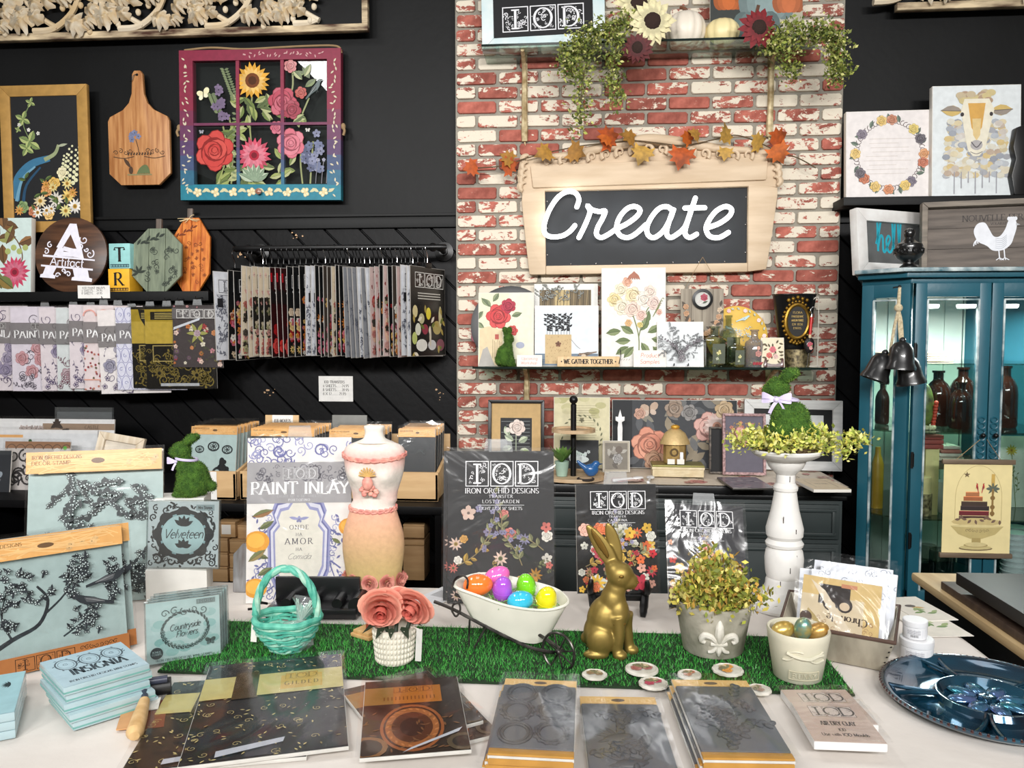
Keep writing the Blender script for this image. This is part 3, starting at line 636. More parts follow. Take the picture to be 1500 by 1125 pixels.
for k in range(8):x=fwv*.6+(sw-fwv*1.2)*(k+.5)/8;a.ink(x,fwb*.5,fwb*.3,(214,196,150),(236,226,190));a.leaf(x+fwb*.3,fwb*.5,fwb*.5,fwb*.2,.5,(206,200,160));a.leaf(x-fwb*.3,fwb*.5,fwb*.5,fwb*.2,2.6,(206,200,160))
for sx in(fwv*.45,sw-fwv*.45):
 for k in range(34):a.leaf(sx+(a.r.random()-.5)*fwv*.3,sh*(.04+.92*k/34),fwv*.3,fwv*.12,a.r.random()*6,(206,196,170))
for k in range(26):a.leaf(sw*(.4+.5*k/26),sh-fwt*.5+(a.r.random()-.5)*fwt*.2,fwv*.25,fwv*.1,a.r.random()*6,(196,150,150))
a.put('print',sash,PRINT(),-.0005)
M().lathe([(.005,0),(.007,.01),(.014,.016),(.014,.024),(.007,.028),(0,.029)],16).build('knob',mat('brown_knob',(150,104,84),.3,coat=.4),sash,(0,0,fwb*.5),rot=(PI/2,0,0))
M().tube(bez([(-sw*.47,.01,sh+.004),(-sw*.3,.005,sh+.012),(-sw*.1,.008,sh+.004),(sw*.1,.01,sh+.01),(sw*.3,.008,sh+.014),(sw*.47,.01,sh+.012),(sw*.5,.012,sh-.02)],6),.005,7).build('rope',mat('jute_rope',(150,124,90),.9),sash)
for sg in(-1,1):M().ball((sg*(sw/2+.008),.012,sh*.49),(.012,.012,.016),10,7).tube(bez([(sg*(sw/2+.008),.012,sh*.49),(sg*(sw/2+.016),.004,sh*.46),(sg*(sw/2+.01),.006,sh*.43)],4),.006,7).build('rope_knot',mat('jute_rope',(150,124,90),.9),sash)
# left display shelf and what stands on it
YS=3.5
zsh=WP(150,427,YS).z;zsb=WP(150,441,YS).z
xa,xb=WP(-60,430,YS).x,WP(305,430,YS).x
ls=thing('wall_shelf','long black wall shelf above the row of paint inlay packets','shelf',((xa+xb)/2,YS,zsb))
M().box((0,.11,(zsh-zsb)/2),(xb-xa,.22,zsh-zsb)).build('shelf_board',BLACK,ls,bevel=.003)
def on_shelf(px0,px1,ytop,Y=YS+.03):l,w,h=R(px0,ytop,px1,427,Y);l.z=zsh;return l,w,WP((px0+px1)/2,ytop,Y).z-zsh
def canv_art(a,w,h):
 a.rect(0,0,w,h,(206,224,220))
 for k in range(9):a.leaf(w*(.3+.6*a.r.random()),h*(.62+.3*a.r.random()),w*.34,w*.17,a.r.random()*6,a.r.choice([(146,106,66),(120,84,50),(150,150,90)]),(104,76,50))
 a.curve([(w*.4,h*.95),(w*.75,h*.7),(w*.85,h*.45),(w*.7,h*.3)],w*.02,(110,84,60));a.daisy(w*.72,h*.27,w*.27,18,(208,70,104),(180,40,70),.28,3)
 for k in range(4):a.leaf(w*(.1+.2*k),h*.05,w*.34,w*.2,1+k*.5,(140,116,60),(112,120,70))
 for k in range(4):a.disc(w*(.6+.1*k),h*(.55+.05*(k%2)),w*.05,(170,180,110))
l,w,h=on_shelf(-42,43,318);c=thing('floral_canvas','pale mint canvas with a crimson dahlia beside the round walnut sign','canvas',l,-4)
sheet('board',w,h,.03,WHITE,c,.015,bevel=.002);a=Art(w,h,None,6);canv_art(a,w,h);a.put('print',c)
l,w,h=on_shelf(47,153,323,YS+.05);sg=thing('round_sign','round walnut sign with a big white split letter A','sign',l+Vector((0,0,.001)),-6)
M().lathe([(w/2-.004,0),(w/2,.003),(w/2,.015),(w/2-.004,.018)],48).build('wood_disc',wood('walnut',(98,66,46),(56,36,26),.4,4,(1.2,9,9)),sg,(0,.018,w/2),rot=(PI/2,0,0))
a=Art(w,w,None,2);k=w/108.0;WH=(236,234,246)
def Q(x,y):return((x-172)/4.03*k*1.02,w-(y-80)/3.9*k*1.02)
a.poly([Q(375,115),Q(415,117),Q(465,310),Q(405,300),Q(395,262),Q(300,245)],WH)
a.poly([Q(378,118),Q(398,165),Q(330,292),Q(285,290)],WH)
a.poly([Q(382,175),Q(420,255),Q(335,250)],(92,62,44));a.poly([Q(318,268),Q(405,275),Q(410,300),Q(305,293)],WH);a.poly([Q(345,240),Q(430,262),Q(430,285),Q(330,262)],WH)
a.poly([Q(222,284),Q(530,315),Q(530,323),Q(222,296)],WH);a.poly([Q(212,340),Q(520,366),Q(520,376),Q(212,350)],WH)
a.poly([Q(240,350),Q(305,356),Q(285,395),Q(300,402),Q(298,418),Q(208,410),Q(210,395),Q(225,390)],WH);a.poly([Q(400,362),Q(490,370),Q(500,415),Q(518,420),Q(516,438),Q(395,428),Q(398,412),Q(412,408)],WH)
for(x,y,r,s,t0)in((262,232,18,1,1.5),(240,268,18,-1,2),(462,205,26,1,2.6),(500,285,26,-1,1),(440,240,20,1,4),(312,400,16,1,0),(375,395,18,-1,3),(345,375,14,1,5),(480,260,14,1,3)):x2,y2=Q(x,y);a.scroll(x2,y2,r*k*.26,1.1,t0,s,k*1.9,WH,14)
x2,y2=Q(365,345);a.text('Artifact',x2,y2-k*1.5,k*12,WH,serif=False,thick=.13,sp=.06,maxw=k*56,rot=-.08)
a.put('print',sg,PRINT())
def block(px,ch,c,lbl,strip,z):
 l,w,h=R(px[0],px[1],px[2],px[3],YS+.04);l.z=z
 o=thing('letter_block',lbl,'block',l,0,0,-3);M().box((0,w/2,h/2),(w,w,h)).build('block_body',mat('block_'+ch.lower(),c,.5),o,bevel=.003)
 a=Art(w,h,None,3);a.text(ch,w/2,h*.28,h*.55,(30,28,26),thick=.2,thin=.06);a.rect(w*.05,h*.05,w*.9,h*.13,strip)
 for k in range(7):a.disc(w*(.1+.13*k),h*.11,w*.05,shade(c,.8),h*.04)
 a.put('print',o);return h
hb=block((158,392,190,426),'R',(240,180,44),'mustard yellow wooden block with black letter R, under the mint block',(60,40,30),zsh)
block((159,355,191,392),'T',(150,206,204),'mint wooden block with black letter T stacked on the yellow block',(60,90,100),zsh+hb+.0005)
def pumpkin(px,Y,lbl,c,c2,ink,nsl,seed,stem):
 l,w,h=on_shelf(px[0],px[2],px[1],Y);o=thing('wooden_pumpkin',lbl,'pumpkin',l,-5);m=wood('pumpkin_'+str(seed),c,c2,.5,7,(10,10,1.5));r=random.Random(seed)
 for k in range(nsl):
  x0,x1=-w/2+w*k/nsl+.001,-w/2+w*(k+1)/nsl-.001;e=.26
  def top(x):q=abs(x)/(w/2);return h-(max(0,q-.38)/.62)*h*e
  def bot(x):q=abs(x)/(w/2);return(max(0,q-.38)/.62)*h*e
  xs=[x0]+[x for x in(-.38*w/2,.38*w/2)if x0<x<x1]+[x1]
  M().prism([(x,bot(x))for x in xs]+[(x,top(x))for x in xs[::-1]],0,.016).build('slat',m,o,bevel=.0015,seg=1)
 M().box((stem,.009,h+.02),(.026,.016,.05)).build('stem',wood('stem_grey',(112,100,92),(84,74,66)),o,bevel=.002)
 a=Art(w,h,None,seed)
 for k in range(26):
  x,y=w*(.28+.66*a.r.random()),h*(.12+.56*a.r.random())
  if abs(x/w-.5)/.5*.5+abs(y/h-.5)<.66:a.ink(x,y,w*.05,ink,mixc(c,ink,.35))if k%2 else a.scroll(x,y,w*.06,1.2,k,1,w*.014,ink)
 for k in range(8):a.leaf(w*(.1+.5*k/8),h*(.74+.14*k/8),w*.14,w*.05,1-.5*(k%3),ink)
 for k in range(5):a.leaf(w*.14,h*.3,w*.16,w*.05,.3+k*.8,ink)
 a.put('print',o);return o
pumpkin((250,317,305,426),YS+.12,'bright orange slatted pumpkin with raffia bow behind the green one',(222,136,54),(180,88,26),(120,54,20),4,9,-.01)
op=[x for x in COLL.objects if x.name.startswith('wooden_pumpkin')][-1]
m=M()
for k in range(7):a_=rnd.random()*6;m.tube(bez([(-.01,-.006,.0),(-.01+.03*math.cos(a_),-.012,.015*math.sin(a_)),(-.01+.055*math.cos(a_),-.008,.02*math.sin(a_))],4),.0015,5)
m.build('raffia_bow',mat('raffia',(226,206,160),.9),op,(0,0,R(250,317,305,426,YS+.1)[2]+.004))
pumpkin((191,333,264,426),YS+.05,'sage green slatted pumpkin with stamped dark flowers',(128,138,116),(104,114,96),(46,54,46),3,5,.005)
def pricecard(px,Y,lbl,lines,hs=.13,lean=0):
 def art(a,w,h):
  a.rect(0,0,w,h,(238,236,232))
  for k,t in enumerate(lines):a.text(t,w*.12 if k else w*.5,h*(.72-.62*k/len(lines)),h*hs,(60,56,56),'c' if not k and len(lines)==3 else 'l',thick=.16,thin=.1,maxw=w*.76)if k or len(lines)==3 else a.text(t,w*.16,h*.72,h*hs,(60,56,56),'l',thick=.16,thin=.1,maxw=w*.6)
 return panel('price_card',lbl,'sign',px,Y,art,.0015,PAPER,bname='card',bevel=0,lean=lean)
pricecard((114,418,161,437),YS-.003,'small white price card clipped to the shelf under the round sign',['IOD PAINT INLAYS','4 SHEETS.....29.95','8 SHEETS.....49.95'],.16)
pricecard((467,551,517,588),3.70,'white price sign fixed to the black planks below the rail of transfers',['IOD TRANSFERS','4 SHEETS.......24.95','8 SHEETS.......39.95','6 X 12.........21.95'],.1)
# packets hanging under the shelf
LINE=[(96,84,116),(86,80,92),(120,84,96),(84,96,110)]
def inlay_art(a,w,h,st):
 base={0:(232,222,226),1:(230,222,232),2:(220,226,226),3:(236,222,222),4:(242,236,234),5:(226,226,240)}[st%6]
 a.rect(0,0,w,h,base);ink=LINE[st%4];acc=[(92,82,128),(190,96,96),(146,84,100),(204,132,124),(92,92,130),(150,110,120)][st%6]
 if st%6==5:
  for j in range(6):
   for i in range(9):x,y=w*(i+.5*(j%2))/8,h*(j+.5)/6;a.stroke(arc(x,y,w*.06,h*.09,0,360,10),w*.008,(138,138,184));a.scroll(x,y,w*.03,1,j,1,w*.008,(120,124,180))
 elif st%6==3:
  for k in range(120):a.blossom(w*a.r.random(),h*a.r.random()*.55,w*.018,a.r.choice([(204,84,84),(216,140,120),(120,110,80),(170,70,80)]))
  a.rect(0,h*.12,w,h*.012,(222,160,140));a.rect(0,h*.56,w,h*.01,(222,160,140))
  for k in range(5):a.stroke(arc(w*.1+k*w*.2,h*.88,w*.09,h*.07,0,180,8),w*.02,(228,170,160))
 else:
  for k in range(16):a.sprig(w*(.05+.85*a.r.random()),h*(.02+.8*a.r.random()),w*.25,a.r.random()*6.3,ink,mixc(base,ink,.7),6,.16)
  for k in range(10):a.scroll(w*(.1+.8*a.r.random()),h*a.r.random()*.9+h*.04,w*.08,1.2,k,1,w*.009,ink)
  for k in range(5):a.rose(w*(.13+.75*a.r.random()),h*(.1+.5*a.r.random()),w*.1,mixc(acc,base,.35),base)
  for k in range(8):a.ink(w*(.04+.3*a.r.random()),h*(.04+.16*a.r.random()),w*.04,ink,base)
 a.rect(0,h*.56,w,h*.25,mixc(base,(110,106,106),.8))
 for k in range(14):a.scroll(w*a.r.random(),h*(.6+.17*a.r.random()),w*.06,1.1,k,1,w*.008,(88,84,86))
 a.iod(w*.3,h*.735,w*.4,(200,198,196),(110,106,106),h=h*.065,n=5)
 a.text('PAINT INLAY',w*.055,h*.625,h*.095,(250,250,250),'l',thick=.17,thin=.04,sp=.06,maxw=w*.9)
def gold_pack(a,w,h,st):
 a.rect(0,0,w,h,(34,32,28))
 a.rect(0,h*.55,w,h*.42,(182,156,52));a.rect(0,h*.55,w,h*.27,(208,180,78))
 a.rect(w*.08,h*.84,w*.84,h*.1,(40,36,28))if st else a.leaf(w*.1,h*.97,w*.5,w*.24,-.7,(34,32,28))
 for k in range(4):a.rect(w*.14,h*(.855+.02*k),w*(.3+.1*(k%2)),h*.008,(210,190,110))
 a.filigree(0,h*.02,w,h*.52,(150,132,66),60,w*.06,.13)
 for k in range(6):a.daisy(w*(.1+.8*a.r.random()),h*(.06+.42*a.r.random()),w*.09,9,(140,122,62),(34,32,28),.3)
 a.frame(w*.1,h*.33,w*.5,h*.2,w*.012,(196,176,110));a.rect(w*.2,h*.03,w*.55,h*.035,(196,200,204))
def dark_floral(a,w,h,st):
 a.rect(0,0,w,h,(62,54,54));a.scatter(0,0,w,h*.72,46,[(206,140,150),(226,196,180),(200,120,60),(120,90,110),(230,222,200),(170,60,60)],[(112,120,66),(84,92,60),(146,140,80)],w*.055)
 for k in range(6):a.leaf(w*.5,h*.55,w*.22,w*.07,k*1.05,(150,150,80))
 a.rose(w*.5,h*.55,w*.07,(176,150,160));a.rect(0,h*.78,w,h*.17,(96,92,92));a.iod(w*.08,h*.79,w*.84,(222,220,216),(96,92,92),h=h*.14,n=9);a.scatter(0,h*.95,w,h*.05,6,[(206,140,150),(220,180,170)],[(112,120,66)],w*.03)
 a.poly([(w*.02,h*.6),(w*.55,h*.76),(w*.56,h*.8),(w*.03,h*.645)],(196,200,206))  # pale slanted band is sleeve glare painted into the print
HOOKM=mat('hook_wire',(70,70,72),.3,metal=.9)
def hung(name,lbl,px,Y,art,st,grp,rz=0,ry=0,inks=None):
 l,w,h=R(*px,Y);o=thing(name,lbl,'packet',l,0,ry,rz,grp);sheet('card',w,h,.004,PAPER,o,.002)
 a=Art(w,h,None,100+st*7);art(a,w,h,st);a.put('print',o,inks or PRINT());sheet('plastic_sleeve',w+.008,h+.012,.0006,SLEEVE,o,-.006,-.004)
 M().prism([(-.022,h),(.022,h),(.018,h+.026),(-.018,h+.026)],-.001,.001).build('hang_tab',clear('tab_plastic',film=.15,gloss=.1),o)
 M().tube([(0,.15,h+.05),(0,.0,h+.03),(0,-.012,h+.028),(0,-.016,h+.04)],.0018,6).build('peg_hook',HOOKM,o);return o
spec=[(-60,448,572,0,0),(17,449,573,1,0),(60,450,572,0,-.6),(83,451,573,2,.5),(101,447,570,0,.9),(123,448,572,3,.3),(147,453,576,4,-1.5),(171,450,571,5,-.3)]
inlab=['blush script','lilac toile','plum line drawing','grey green rose','mauve cabbage rose','small red blossom','black scribble vine','pale blue lattice']
for i,(x0,y0,y1,st,ry)in enumerate(spec):
 hung('paint_inlay_packet',f'{inlab[i]} paint inlay packet under the shelf, {ORD[i]} from its far end',(x0,y0,x0+102,y1),3.535-.009*i,inlay_art,st,'paint inlay packets under the wall shelf',0,ry)
for i,(x0,x1,y0,y1,fn,nm,fo)in enumerate(((194,300,449,568,gold_pack,'gold and black foil packet with bare gold top, behind another gold one',1),(214,317,449,569,gold_pack,'gold and black foil packet with an oval dark label, under the dark floral one',1),(253,326,447,538,dark_floral,'dark floral transfer packet at the end of the shelf row, shorter than the rest',0))):
 hung('foil_packet' if fo else 'floral_packet',nm,(x0,y0,x1,y1),3.535-.009*(8+i),fn,i,'paint inlay packets under the wall shelf',0,-.5 if fo else .4,FOIL()if fo else None)
# pipe rail with hanging transfers
YR=3.5
pa,pb=WP(356,364,YR),WP(640,362,YR);zr=(pa.z+pb.z)/2
rail=thing('pipe_rail','black iron pipe rail on the planks, hung with transfers','rail',(pa.x,YR,zr))
M().tube(bez([(0,.2,0),(0,.04,0),(.03,0,0),(pb.x-pa.x-.04,0,0),(pb.x-pa.x,.04,0),(pb.x-pa.x,.2,0)],5),.013,12).build('pipe',METAL,rail)
for x in(0,pb.x-pa.x):M().lathe([(.045,0),(.045,.008),(.02,.012),(.02,.03)],20).build('flange',METAL,rail,(x,YB-.02-YR,0),rot=(PI/2,0,0))
for x in(.0,pb.x-pa.x):M().ball((x+(.02 if x==0 else-.02),.01,0),.02,12,8).build('elbow',METAL,rail)
def tr_art(a,w,h,st):
 BG={'w':(228,230,236),'k':(24,25,26),'c':(222,208,184),'r':(52,20,22),'g':(150,152,158),'p':(214,190,186),'d':(70,62,56)}
 s,n=st;a.rect(0,0,w,h,BG[s])
 if s=='w' or s=='g':
  for k in range(14):a.sprig(w*a.r.random()*.8,h*a.r.random()*.8,w*.3,a.r.random()*6,(110,112,124),(150,152,164),6)
  for k in range(10):a.scroll(w*(.1+.8*a.r.random()),h*a.r.random(),w*.09,1.3,k,1,w*.012,(96,98,110))
 elif s=='k' or s=='d':
  a.scatter(0,0,w,h*.6,26,[(206,120,130),(224,200,170),(214,130,60),(230,226,214),(160,40,44)],[(96,106,60),(120,126,84),(70,80,50)],w*.08);a.scatter(0,0,w*.35,h*.3,8,[(204,110,130),(226,180,90)],[(96,106,60)],w*.08)
 elif s=='c':
  a.rect(0,h*.3,w,h*.36,(40,38,34))if n%2 else None
  a.scatter(0,h*.05,w,h*.9,30,[(60,54,44),(226,210,180),(150,140,110),(224,190,180)],[(80,84,60),(140,140,100)],w*.08)
  for k in range(3):a.disc(w*(.1+.1*k),h*.76,w*.05,(216,170,160),h*.07)
 elif s=='r':
  for k in range(9):a.rose(w*(.1+.8*a.r.random()),h*(.08+.84*a.r.random()),w*.13,(168,30,34),(206,70,64))
  a.rose(w*.14,h*.12,w*.14,(206,50,46));a.rect(0,h*.6,w,h*.16,(30,26,26));a.rect(0,h*.84,w,h*.1,(176,30,40))
 elif s=='p':
  a.scatter(0,0,w,h,26,[(190,120,120),(150,60,60),(222,200,196),(120,100,90)],[(110,104,90)],w*.08)
  a.disc(w*.1,h*.3,w*.08,(226,186,160),h*.14);a.disc(w*.1,h*.62,w*.07,(170,36,42),h*.07)
 if s in 'wg':[a.sprig(w*.3*a.r.random(),h*.66*a.r.random(),w*.2,a.r.random()*6,(84,86,98),(120,124,140),7,.2)for k in range(10)]
 elif s in 'kdcp':a.scatter(0,0,w*.36,h*.68,20,[(206,110,130),(226,190,120),(214,130,60),(230,226,214),(160,40,44)]if s in 'kd' else[(206,150,140),(60,54,46),(176,170,130),(190,110,100)],[(96,116,60),(130,136,84)],w*.075)
 c=(235,235,235);a.rect(w*.04,h*.74,w*.92,h*.2,BG[s]if s!='w' else(232,234,238));a.iod(w*.08,h*.76,w*.84,c if s in 'krgd' else(50,50,56),BG[s],h=h*.15,n=7)
 if s!='w':a.rect(w*.1,h*.71,w*.8,h*.02,c)
 if s=='w':a.rect(w*.05,h*.6,w*.12,h*.1,(40,40,44))
def kitchen(a,w,h,st):
 a.rect(0,0,w,h,(30,29,28));a.iod(w*.12,h*.77,w*.84,(226,226,222),(30,29,28),h=h*.17,n=12)
 for k in range(3):a.rect(w*.2,h*(.7-.03*k),w*.66,h*.012,(190,188,180))
 for(u,v,rx,ry,c)in((.5,.48,.07,.07,(232,214,70)),(.12,.5,.07,.07,(214,200,150)),(.3,.42,.08,.06,(196,190,150)),(.4,.3,.09,.06,(150,60,74)),(.2,.3,.08,.07,(222,222,204)),(.1,.2,.07,.07,(190,200,120)),(.75,.32,.13,.08,(176,160,96)),(.85,.45,.05,.12,(206,196,150)),(.3,.12,.16,.07,(230,228,220)),(.6,.12,.12,.06,(206,206,206)),(.85,.12,.12,.07,(130,80,90)),(.55,.22,.03,.12,(210,200,180))):a.disc(w*u,h*v,w*rx,c,h*ry)
 for k in range(16):a.leaf(w*a.r.random()*.9,h*a.r.random()*.6,w*.14,w*.06,a.r.random()*6,a.r.choice([(110,120,60),(230,220,200),(170,150,80)]))
XS=[313,335,343,355,362,370,379,387,396,404,412,421,430,439,448,456,462,468,474,480,486,492,497,503,509,516,523,529,535,542,549,556,562,568,575,581,587,596,601]
STY='w1 k1 k2 c2 c4 c1 c1 c1 r1 r2 r3 k3 k3 k4 w2 w3 k5 k5 d1 d2 c2 k6 k6 g1 g2 g3 w4 g4 w5 p1 p2 k7 p3 k8 d3 p4 w6 w6'.split()
DESC={'w':'white line drawn','k':'black floral','c':'cream and black','r':'red poppy','g':'grey etched','p':'pink figured','d':'brown floral'}
CARDE=mat('card_edge',(176,172,166),.8);protos={};PWD,PHT=.285,.395
def transfer(key,art,st):
 o=thing('transfer_packet','x','packet',(0,0,0),group='transfers hung on the pipe rail');sheet('card',PWD,PHT,.002,CARDE,o,.001,-PHT)
 a=Art(PWD-.003,PHT-.003,None,len(protos)+3);art(a,a.w,a.h,st);a.put('print',o,SHINY(),0,-PHT+.0015)
 wc=CHROME if key in('w2','g2','g3','c2','w5','p4','k7','last')else METAL
 M().box((0,.002,.01),(.05,.016,.022)).build('hanger_clip',METAL,o,bevel=.002)
 M().tube(bez([(0,.003,.02),(0,.003,.05),(-.015,.003,.085),(0,.003,.103),(.015,.003,.092)],5),.0022,6).build('hanger_hook',wc,o);return o
for i,x in enumerate(XS):
 st=STY[i]if i<len(STY)else 'k1';key=st;last=i==len(XS)-1
 if last:key='last'
 if key not in protos:o=transfer(key,kitchen if last else tr_art,(st[0],int(st[1])));protos[key]=o
 else:o=copy_tree(protos[key])
 o['label']=f'{"farmhouse vegetable" if last else DESC[st[0]]} transfer packet on the pipe rail, {ORD[i]} counted from the shelf side'
 rz=73-5*i/len(XS)+rnd.uniform(-2,2);c,s_=math.cos(math.radians(rz)),math.sin(math.radians(rz));ty=YR
 top=388-(2 if i%4 else 0)+(8 if i<3 else 0)
 near=WP(x,450,ty-s_*PWD/2);o.location=(near.x+c*PWD/2,ty,zr-.088-(.02 if i<3 else rnd.random()*.006));o.rotation_euler=(math.radians(rnd.uniform(-1,1)),math.radians(rnd.uniform(-1.5,1.0)-(2 if 8<=i<=10 or 23<=i<=28 else 0)),math.radians(rz))
# brick chimney: glass shelves, signs, garlands
GREEN_GLASS=clear('shelf_glass',tint=(214,230,222),rough=.01,gloss=.06)
BRASSW=mat('chipped_cream_iron',(216,200,160),.55,c2=(150,126,84),scale=30,metal=.2)
def glass_shelf(lbl,px0,px1,py,Y,d,br,bh):
 a,b=WP(px0,py,Y),WP(px1,py,Y);z=(a.z+b.z)/2;o=thing('glass_shelf',lbl,'shelf',((a.x+b.x)/2,Y,z));L=b.x-a.x
 M().box((0,d/2+.004,-.004),(L,d-.006,.008)).build('glass_plate',GREEN_GLASS,o,smooth=False)
 M().box((0,.002,-.004),(L,.004,.009)).build('polished_edge',DARKGLASS,o)
 for k,bx in enumerate(br):
  x=WP(bx,py,YW).x-o.location.x;n=thing
  m=M();m.tube(bez([(x,d-.012,-bh),(x,d-.03,-bh*.55),(x,d-.04,-.06),(x,d*.45,-.02),(x,d*.2,-.011)],5),[.014,.015,.016,.014,.013,.013,.013,.012,.012,.011,.011,.010,.010,.010,.010,.009,.009,.009,.008,.008,.008][:21],8)
  m.prism([(x-.012,-.01),(x+.012,-.01),(x+.014,-bh*.6),(x+.004,-bh-.02),(x-.006,-bh)],d-.012,d-.003);m.build('bracket',BRASSW,o)
  for zz in(-.08,-bh+.01):M().ball((x,d-.022,zz),.005,8,6).build('screw',METAL,o)
 return z
ztop=glass_shelf('upper glass shelf on chipped iron brackets, high on the brick chimney',705,1207,58,3.42,.225,(769,1128),.36)
zlow=glass_shelf('lower glass shelf on chipped iron brackets, lined with decoupage samples',692,1213,538,3.40,.245,(772,1124),.2)
def stand(px0,px1,ytop,z,Y):l,w,h=R(px0,ytop,px1,ytop+50,Y);l.z=z;return l,w,WP((px0+px1)/2,ytop,Y).z-z
PALEBLUE=mat('pale_blue_frame',(192,214,218),.5,c2=(222,228,226),scale=8)
l,w,h=stand(706,888,-42,ztop,3.47)
o=thing('logo_sign','pale blue framed black sign with three ornate white initials on the upper glass shelf','sign',l,-6,-1.6,0);rails(o,w,h,.052,.04,PALEBLUE,bevel=.004)
sheet('backing',w-.1,h-.1,.01,BLACK,o,.014,.05);iw,ih=w-.104,h-.104;a=Art(iw,ih,(14,14,18),9);a.iod(iw*.08,ih*.12,iw*.84,(232,232,236),(14,14,18),n=22);a.put('print',o,PRINT(),.008,.052)
l,w,h=stand(1042,1178,-60,ztop,3.5);c=thing('pumpkin_picture','painted picture of orange and blue pumpkins behind the cream pumpkins','picture',l,-5);sheet('board',w,h,.02,WHITE,c,.01,bevel=.002)
a=Art(w,h,(52,56,54),2);a.rect(w*.75,0,w*.25,h,(176,170,150))
def pump(x,y,r,cc):
 for k in(-2,2,-1,1,0):a.disc(x+k*r*.3,y,r*.45,mixc(cc,shade(cc,.6),abs(k)*.25),r*.72);
 a.stroke([(x,y+r*.6),(x+r*.1,y+r)],r*.15,(90,60,40))
pump(w*.2,h*.55,w*.16,(196,104,50));pump(w*.42,h*.62,w*.16,(206,110,50));pump(w*.62,h*.52,w*.3,(136,156,156));pump(w*.85,h*.5,w*.17,(196,110,66));pump(w*.5,h*.2,w*.25,(110,130,130));a.put('print',c)
def pumpkin3d(lbl,px0,px1,ytop,Y,c,sq):
 l,w,h=stand(px0,px1,ytop,ztop,Y);o=thing('pumpkin',lbl,'pumpkin',l);r=w/2;m=M();n,mm=60,14;vs,fs=[],[]
 for i in range(mm+1):
  t=PI*i/mm
  for k in range(n):
   a=2*PI*k/n;q=1-.09*abs(math.cos(a*5))**.5 if False else 1-.1*(1-abs(math.sin(a*5.5))**.6)
   rr=r*(math.sin(t)**.8)*q;vs.append((rr*math.cos(a),rr*math.sin(a),h/2+h/2*math.cos(t)*(1-.16*math.exp(-(math.sin(t)/.3)**2))*(1 if True else 0)))
 for i in range(mm):
  for k in range(n):k2=(k+1)%n;fs.append((i*n+k,(i+1)*n+k,(i+1)*n+k2,i*n+k2))
 mn=min(v[2]for v in vs);vs=[(x,y,z-mn)for x,y,z in vs]
 m.add(vs,fs);m.build('pumpkin_body',mat('pumpkin_'+lbl.split()[1],c,.45,var=.06,scale=6),o,angle=80)
 M().tube(bez([(0,0,h*.86),(.005,0,h*.95),(-.01,-.005,h*1.02),(-.025,0,h*1.06)],4),[.012,.011,.01,.009,.009,.008,.008,.008,.008,.007,.007,.007,.007],8).build('stem',wood('pumpkin_stem',(120,76,50),(84,50,34)),o)
pumpkin3d('large white ribbed pumpkin on the upper glass shelf',975,1034,14,3.53,(232,222,206),1)
pumpkin3d('small yellow ribbed pumpkin on the upper glass shelf',1031,1084,26,3.53,(234,218,164),1)
def sunflower(lbl,px,py,rpx,Y,c,cc,az,el,seed):
 p=WP(px,py,Y);r=rpx*Y/F_PX;R_=random.Random(seed);o=thing('silk_sunflower',lbl,'flower',p,el,0,az);sh=None
 for row,(n,k,dy)in enumerate(((16,1.0,0),(14,.8,-.008))):
  for i in range(n):
   a=2*PI*(i+.5*row)/n+R_.uniform(-.08,.08);L=r*k*R_.uniform(.9,1.1)
   if sh is None:
    m=M();m.add([(0,0,-.08),(0,0,.08),(.4,-.06,.19),(.4,-.06,-.19),(.75,-.02,.15),(.75,-.02,-.15),(1,.06,0),(.4,-.1,0)],[(0,3,7,2,1),(3,5,6,7),(7,6,4,2)]);q=m.build('petal',mat('petal_'+lbl.split()[0]+lbl.split()[1],c,.7,c2=shade(c,.8),scale=3),o,angle=80);sh=q.data
   else:q=bpy.data.objects.new('petal',sh);COLL.objects.link(q);q.parent=o
   q.scale=(L,L,L);q.location=(0,dy,0);q.rotation_euler=(0,-a,0)
 M().ball((0,-.008,0),(r*.4,r*.16,r*.4),16,10).build('flower_centre',mat('seed_head',(46,28,22),.9,bump=1,bscale=200),o)
 M().tube([(0,.01,0),(.0,.06,-.05)],.004,6).build('stem',mat('silk_green',(86,96,48),.7),o)
sunflower('pale cream silk sunflower, the topmost of the cluster beside the white pumpkin',935,6,34,3.36,(232,222,176),0,8,-10,1)
sunflower('pale cream silk sunflower with full face, touching the white pumpkin',955,32,33,3.33,(238,230,190),0,5,4,2)
sunflower('dark burgundy silk sunflower drooping below the cream ones',934,70,22,3.34,(92,26,28),0,-10,14,3)
sunflower('dark red silk sunflower in front of the pumpkin picture',1111,41,28,3.34,(126,18,28),0,6,0,4)
def foliage(name,parent,m,blobs,n,s,cols,seed,stems=True,up=0):
 r=random.Random(seed);f=M();f.col=(0,0,0)
 for(c,rad,wt)in blobs:
  for k in range(int(n*wt)):
   p=Vector(c)+Vector((r.gauss(0,rad[0]),r.gauss(0,rad[1]),r.gauss(0,rad[2])));a,b=r.random()*6.3,r.uniform(-1,1.2)+up
   d=Vector((math.cos(a)*math.cos(b),math.sin(a)*math.cos(b),math.sin(b)));L=s*r.uniform(.6,1.3);sd=d.orthogonal().normalized();e=d.cross(sd);g=r.random()*6;sd=sd*math.cos(g)+e*math.sin(g)
   f.add([p,p+d*L*.5+sd*L*.28,p+d*L,p+d*L*.5-sd*L*.28],[(0,1,2,3)],shade(r.choice(cols),r.uniform(.8,1.15)))
 o=f.build(name,m,parent,smooth=False);o['kind']='stuff';return o
LEAFM=vmat('silk_leaf',.65,spec=.3)
GRN=[(130,142,62),(160,166,80),(100,114,50),(190,190,116),(84,98,46),(140,150,84)]
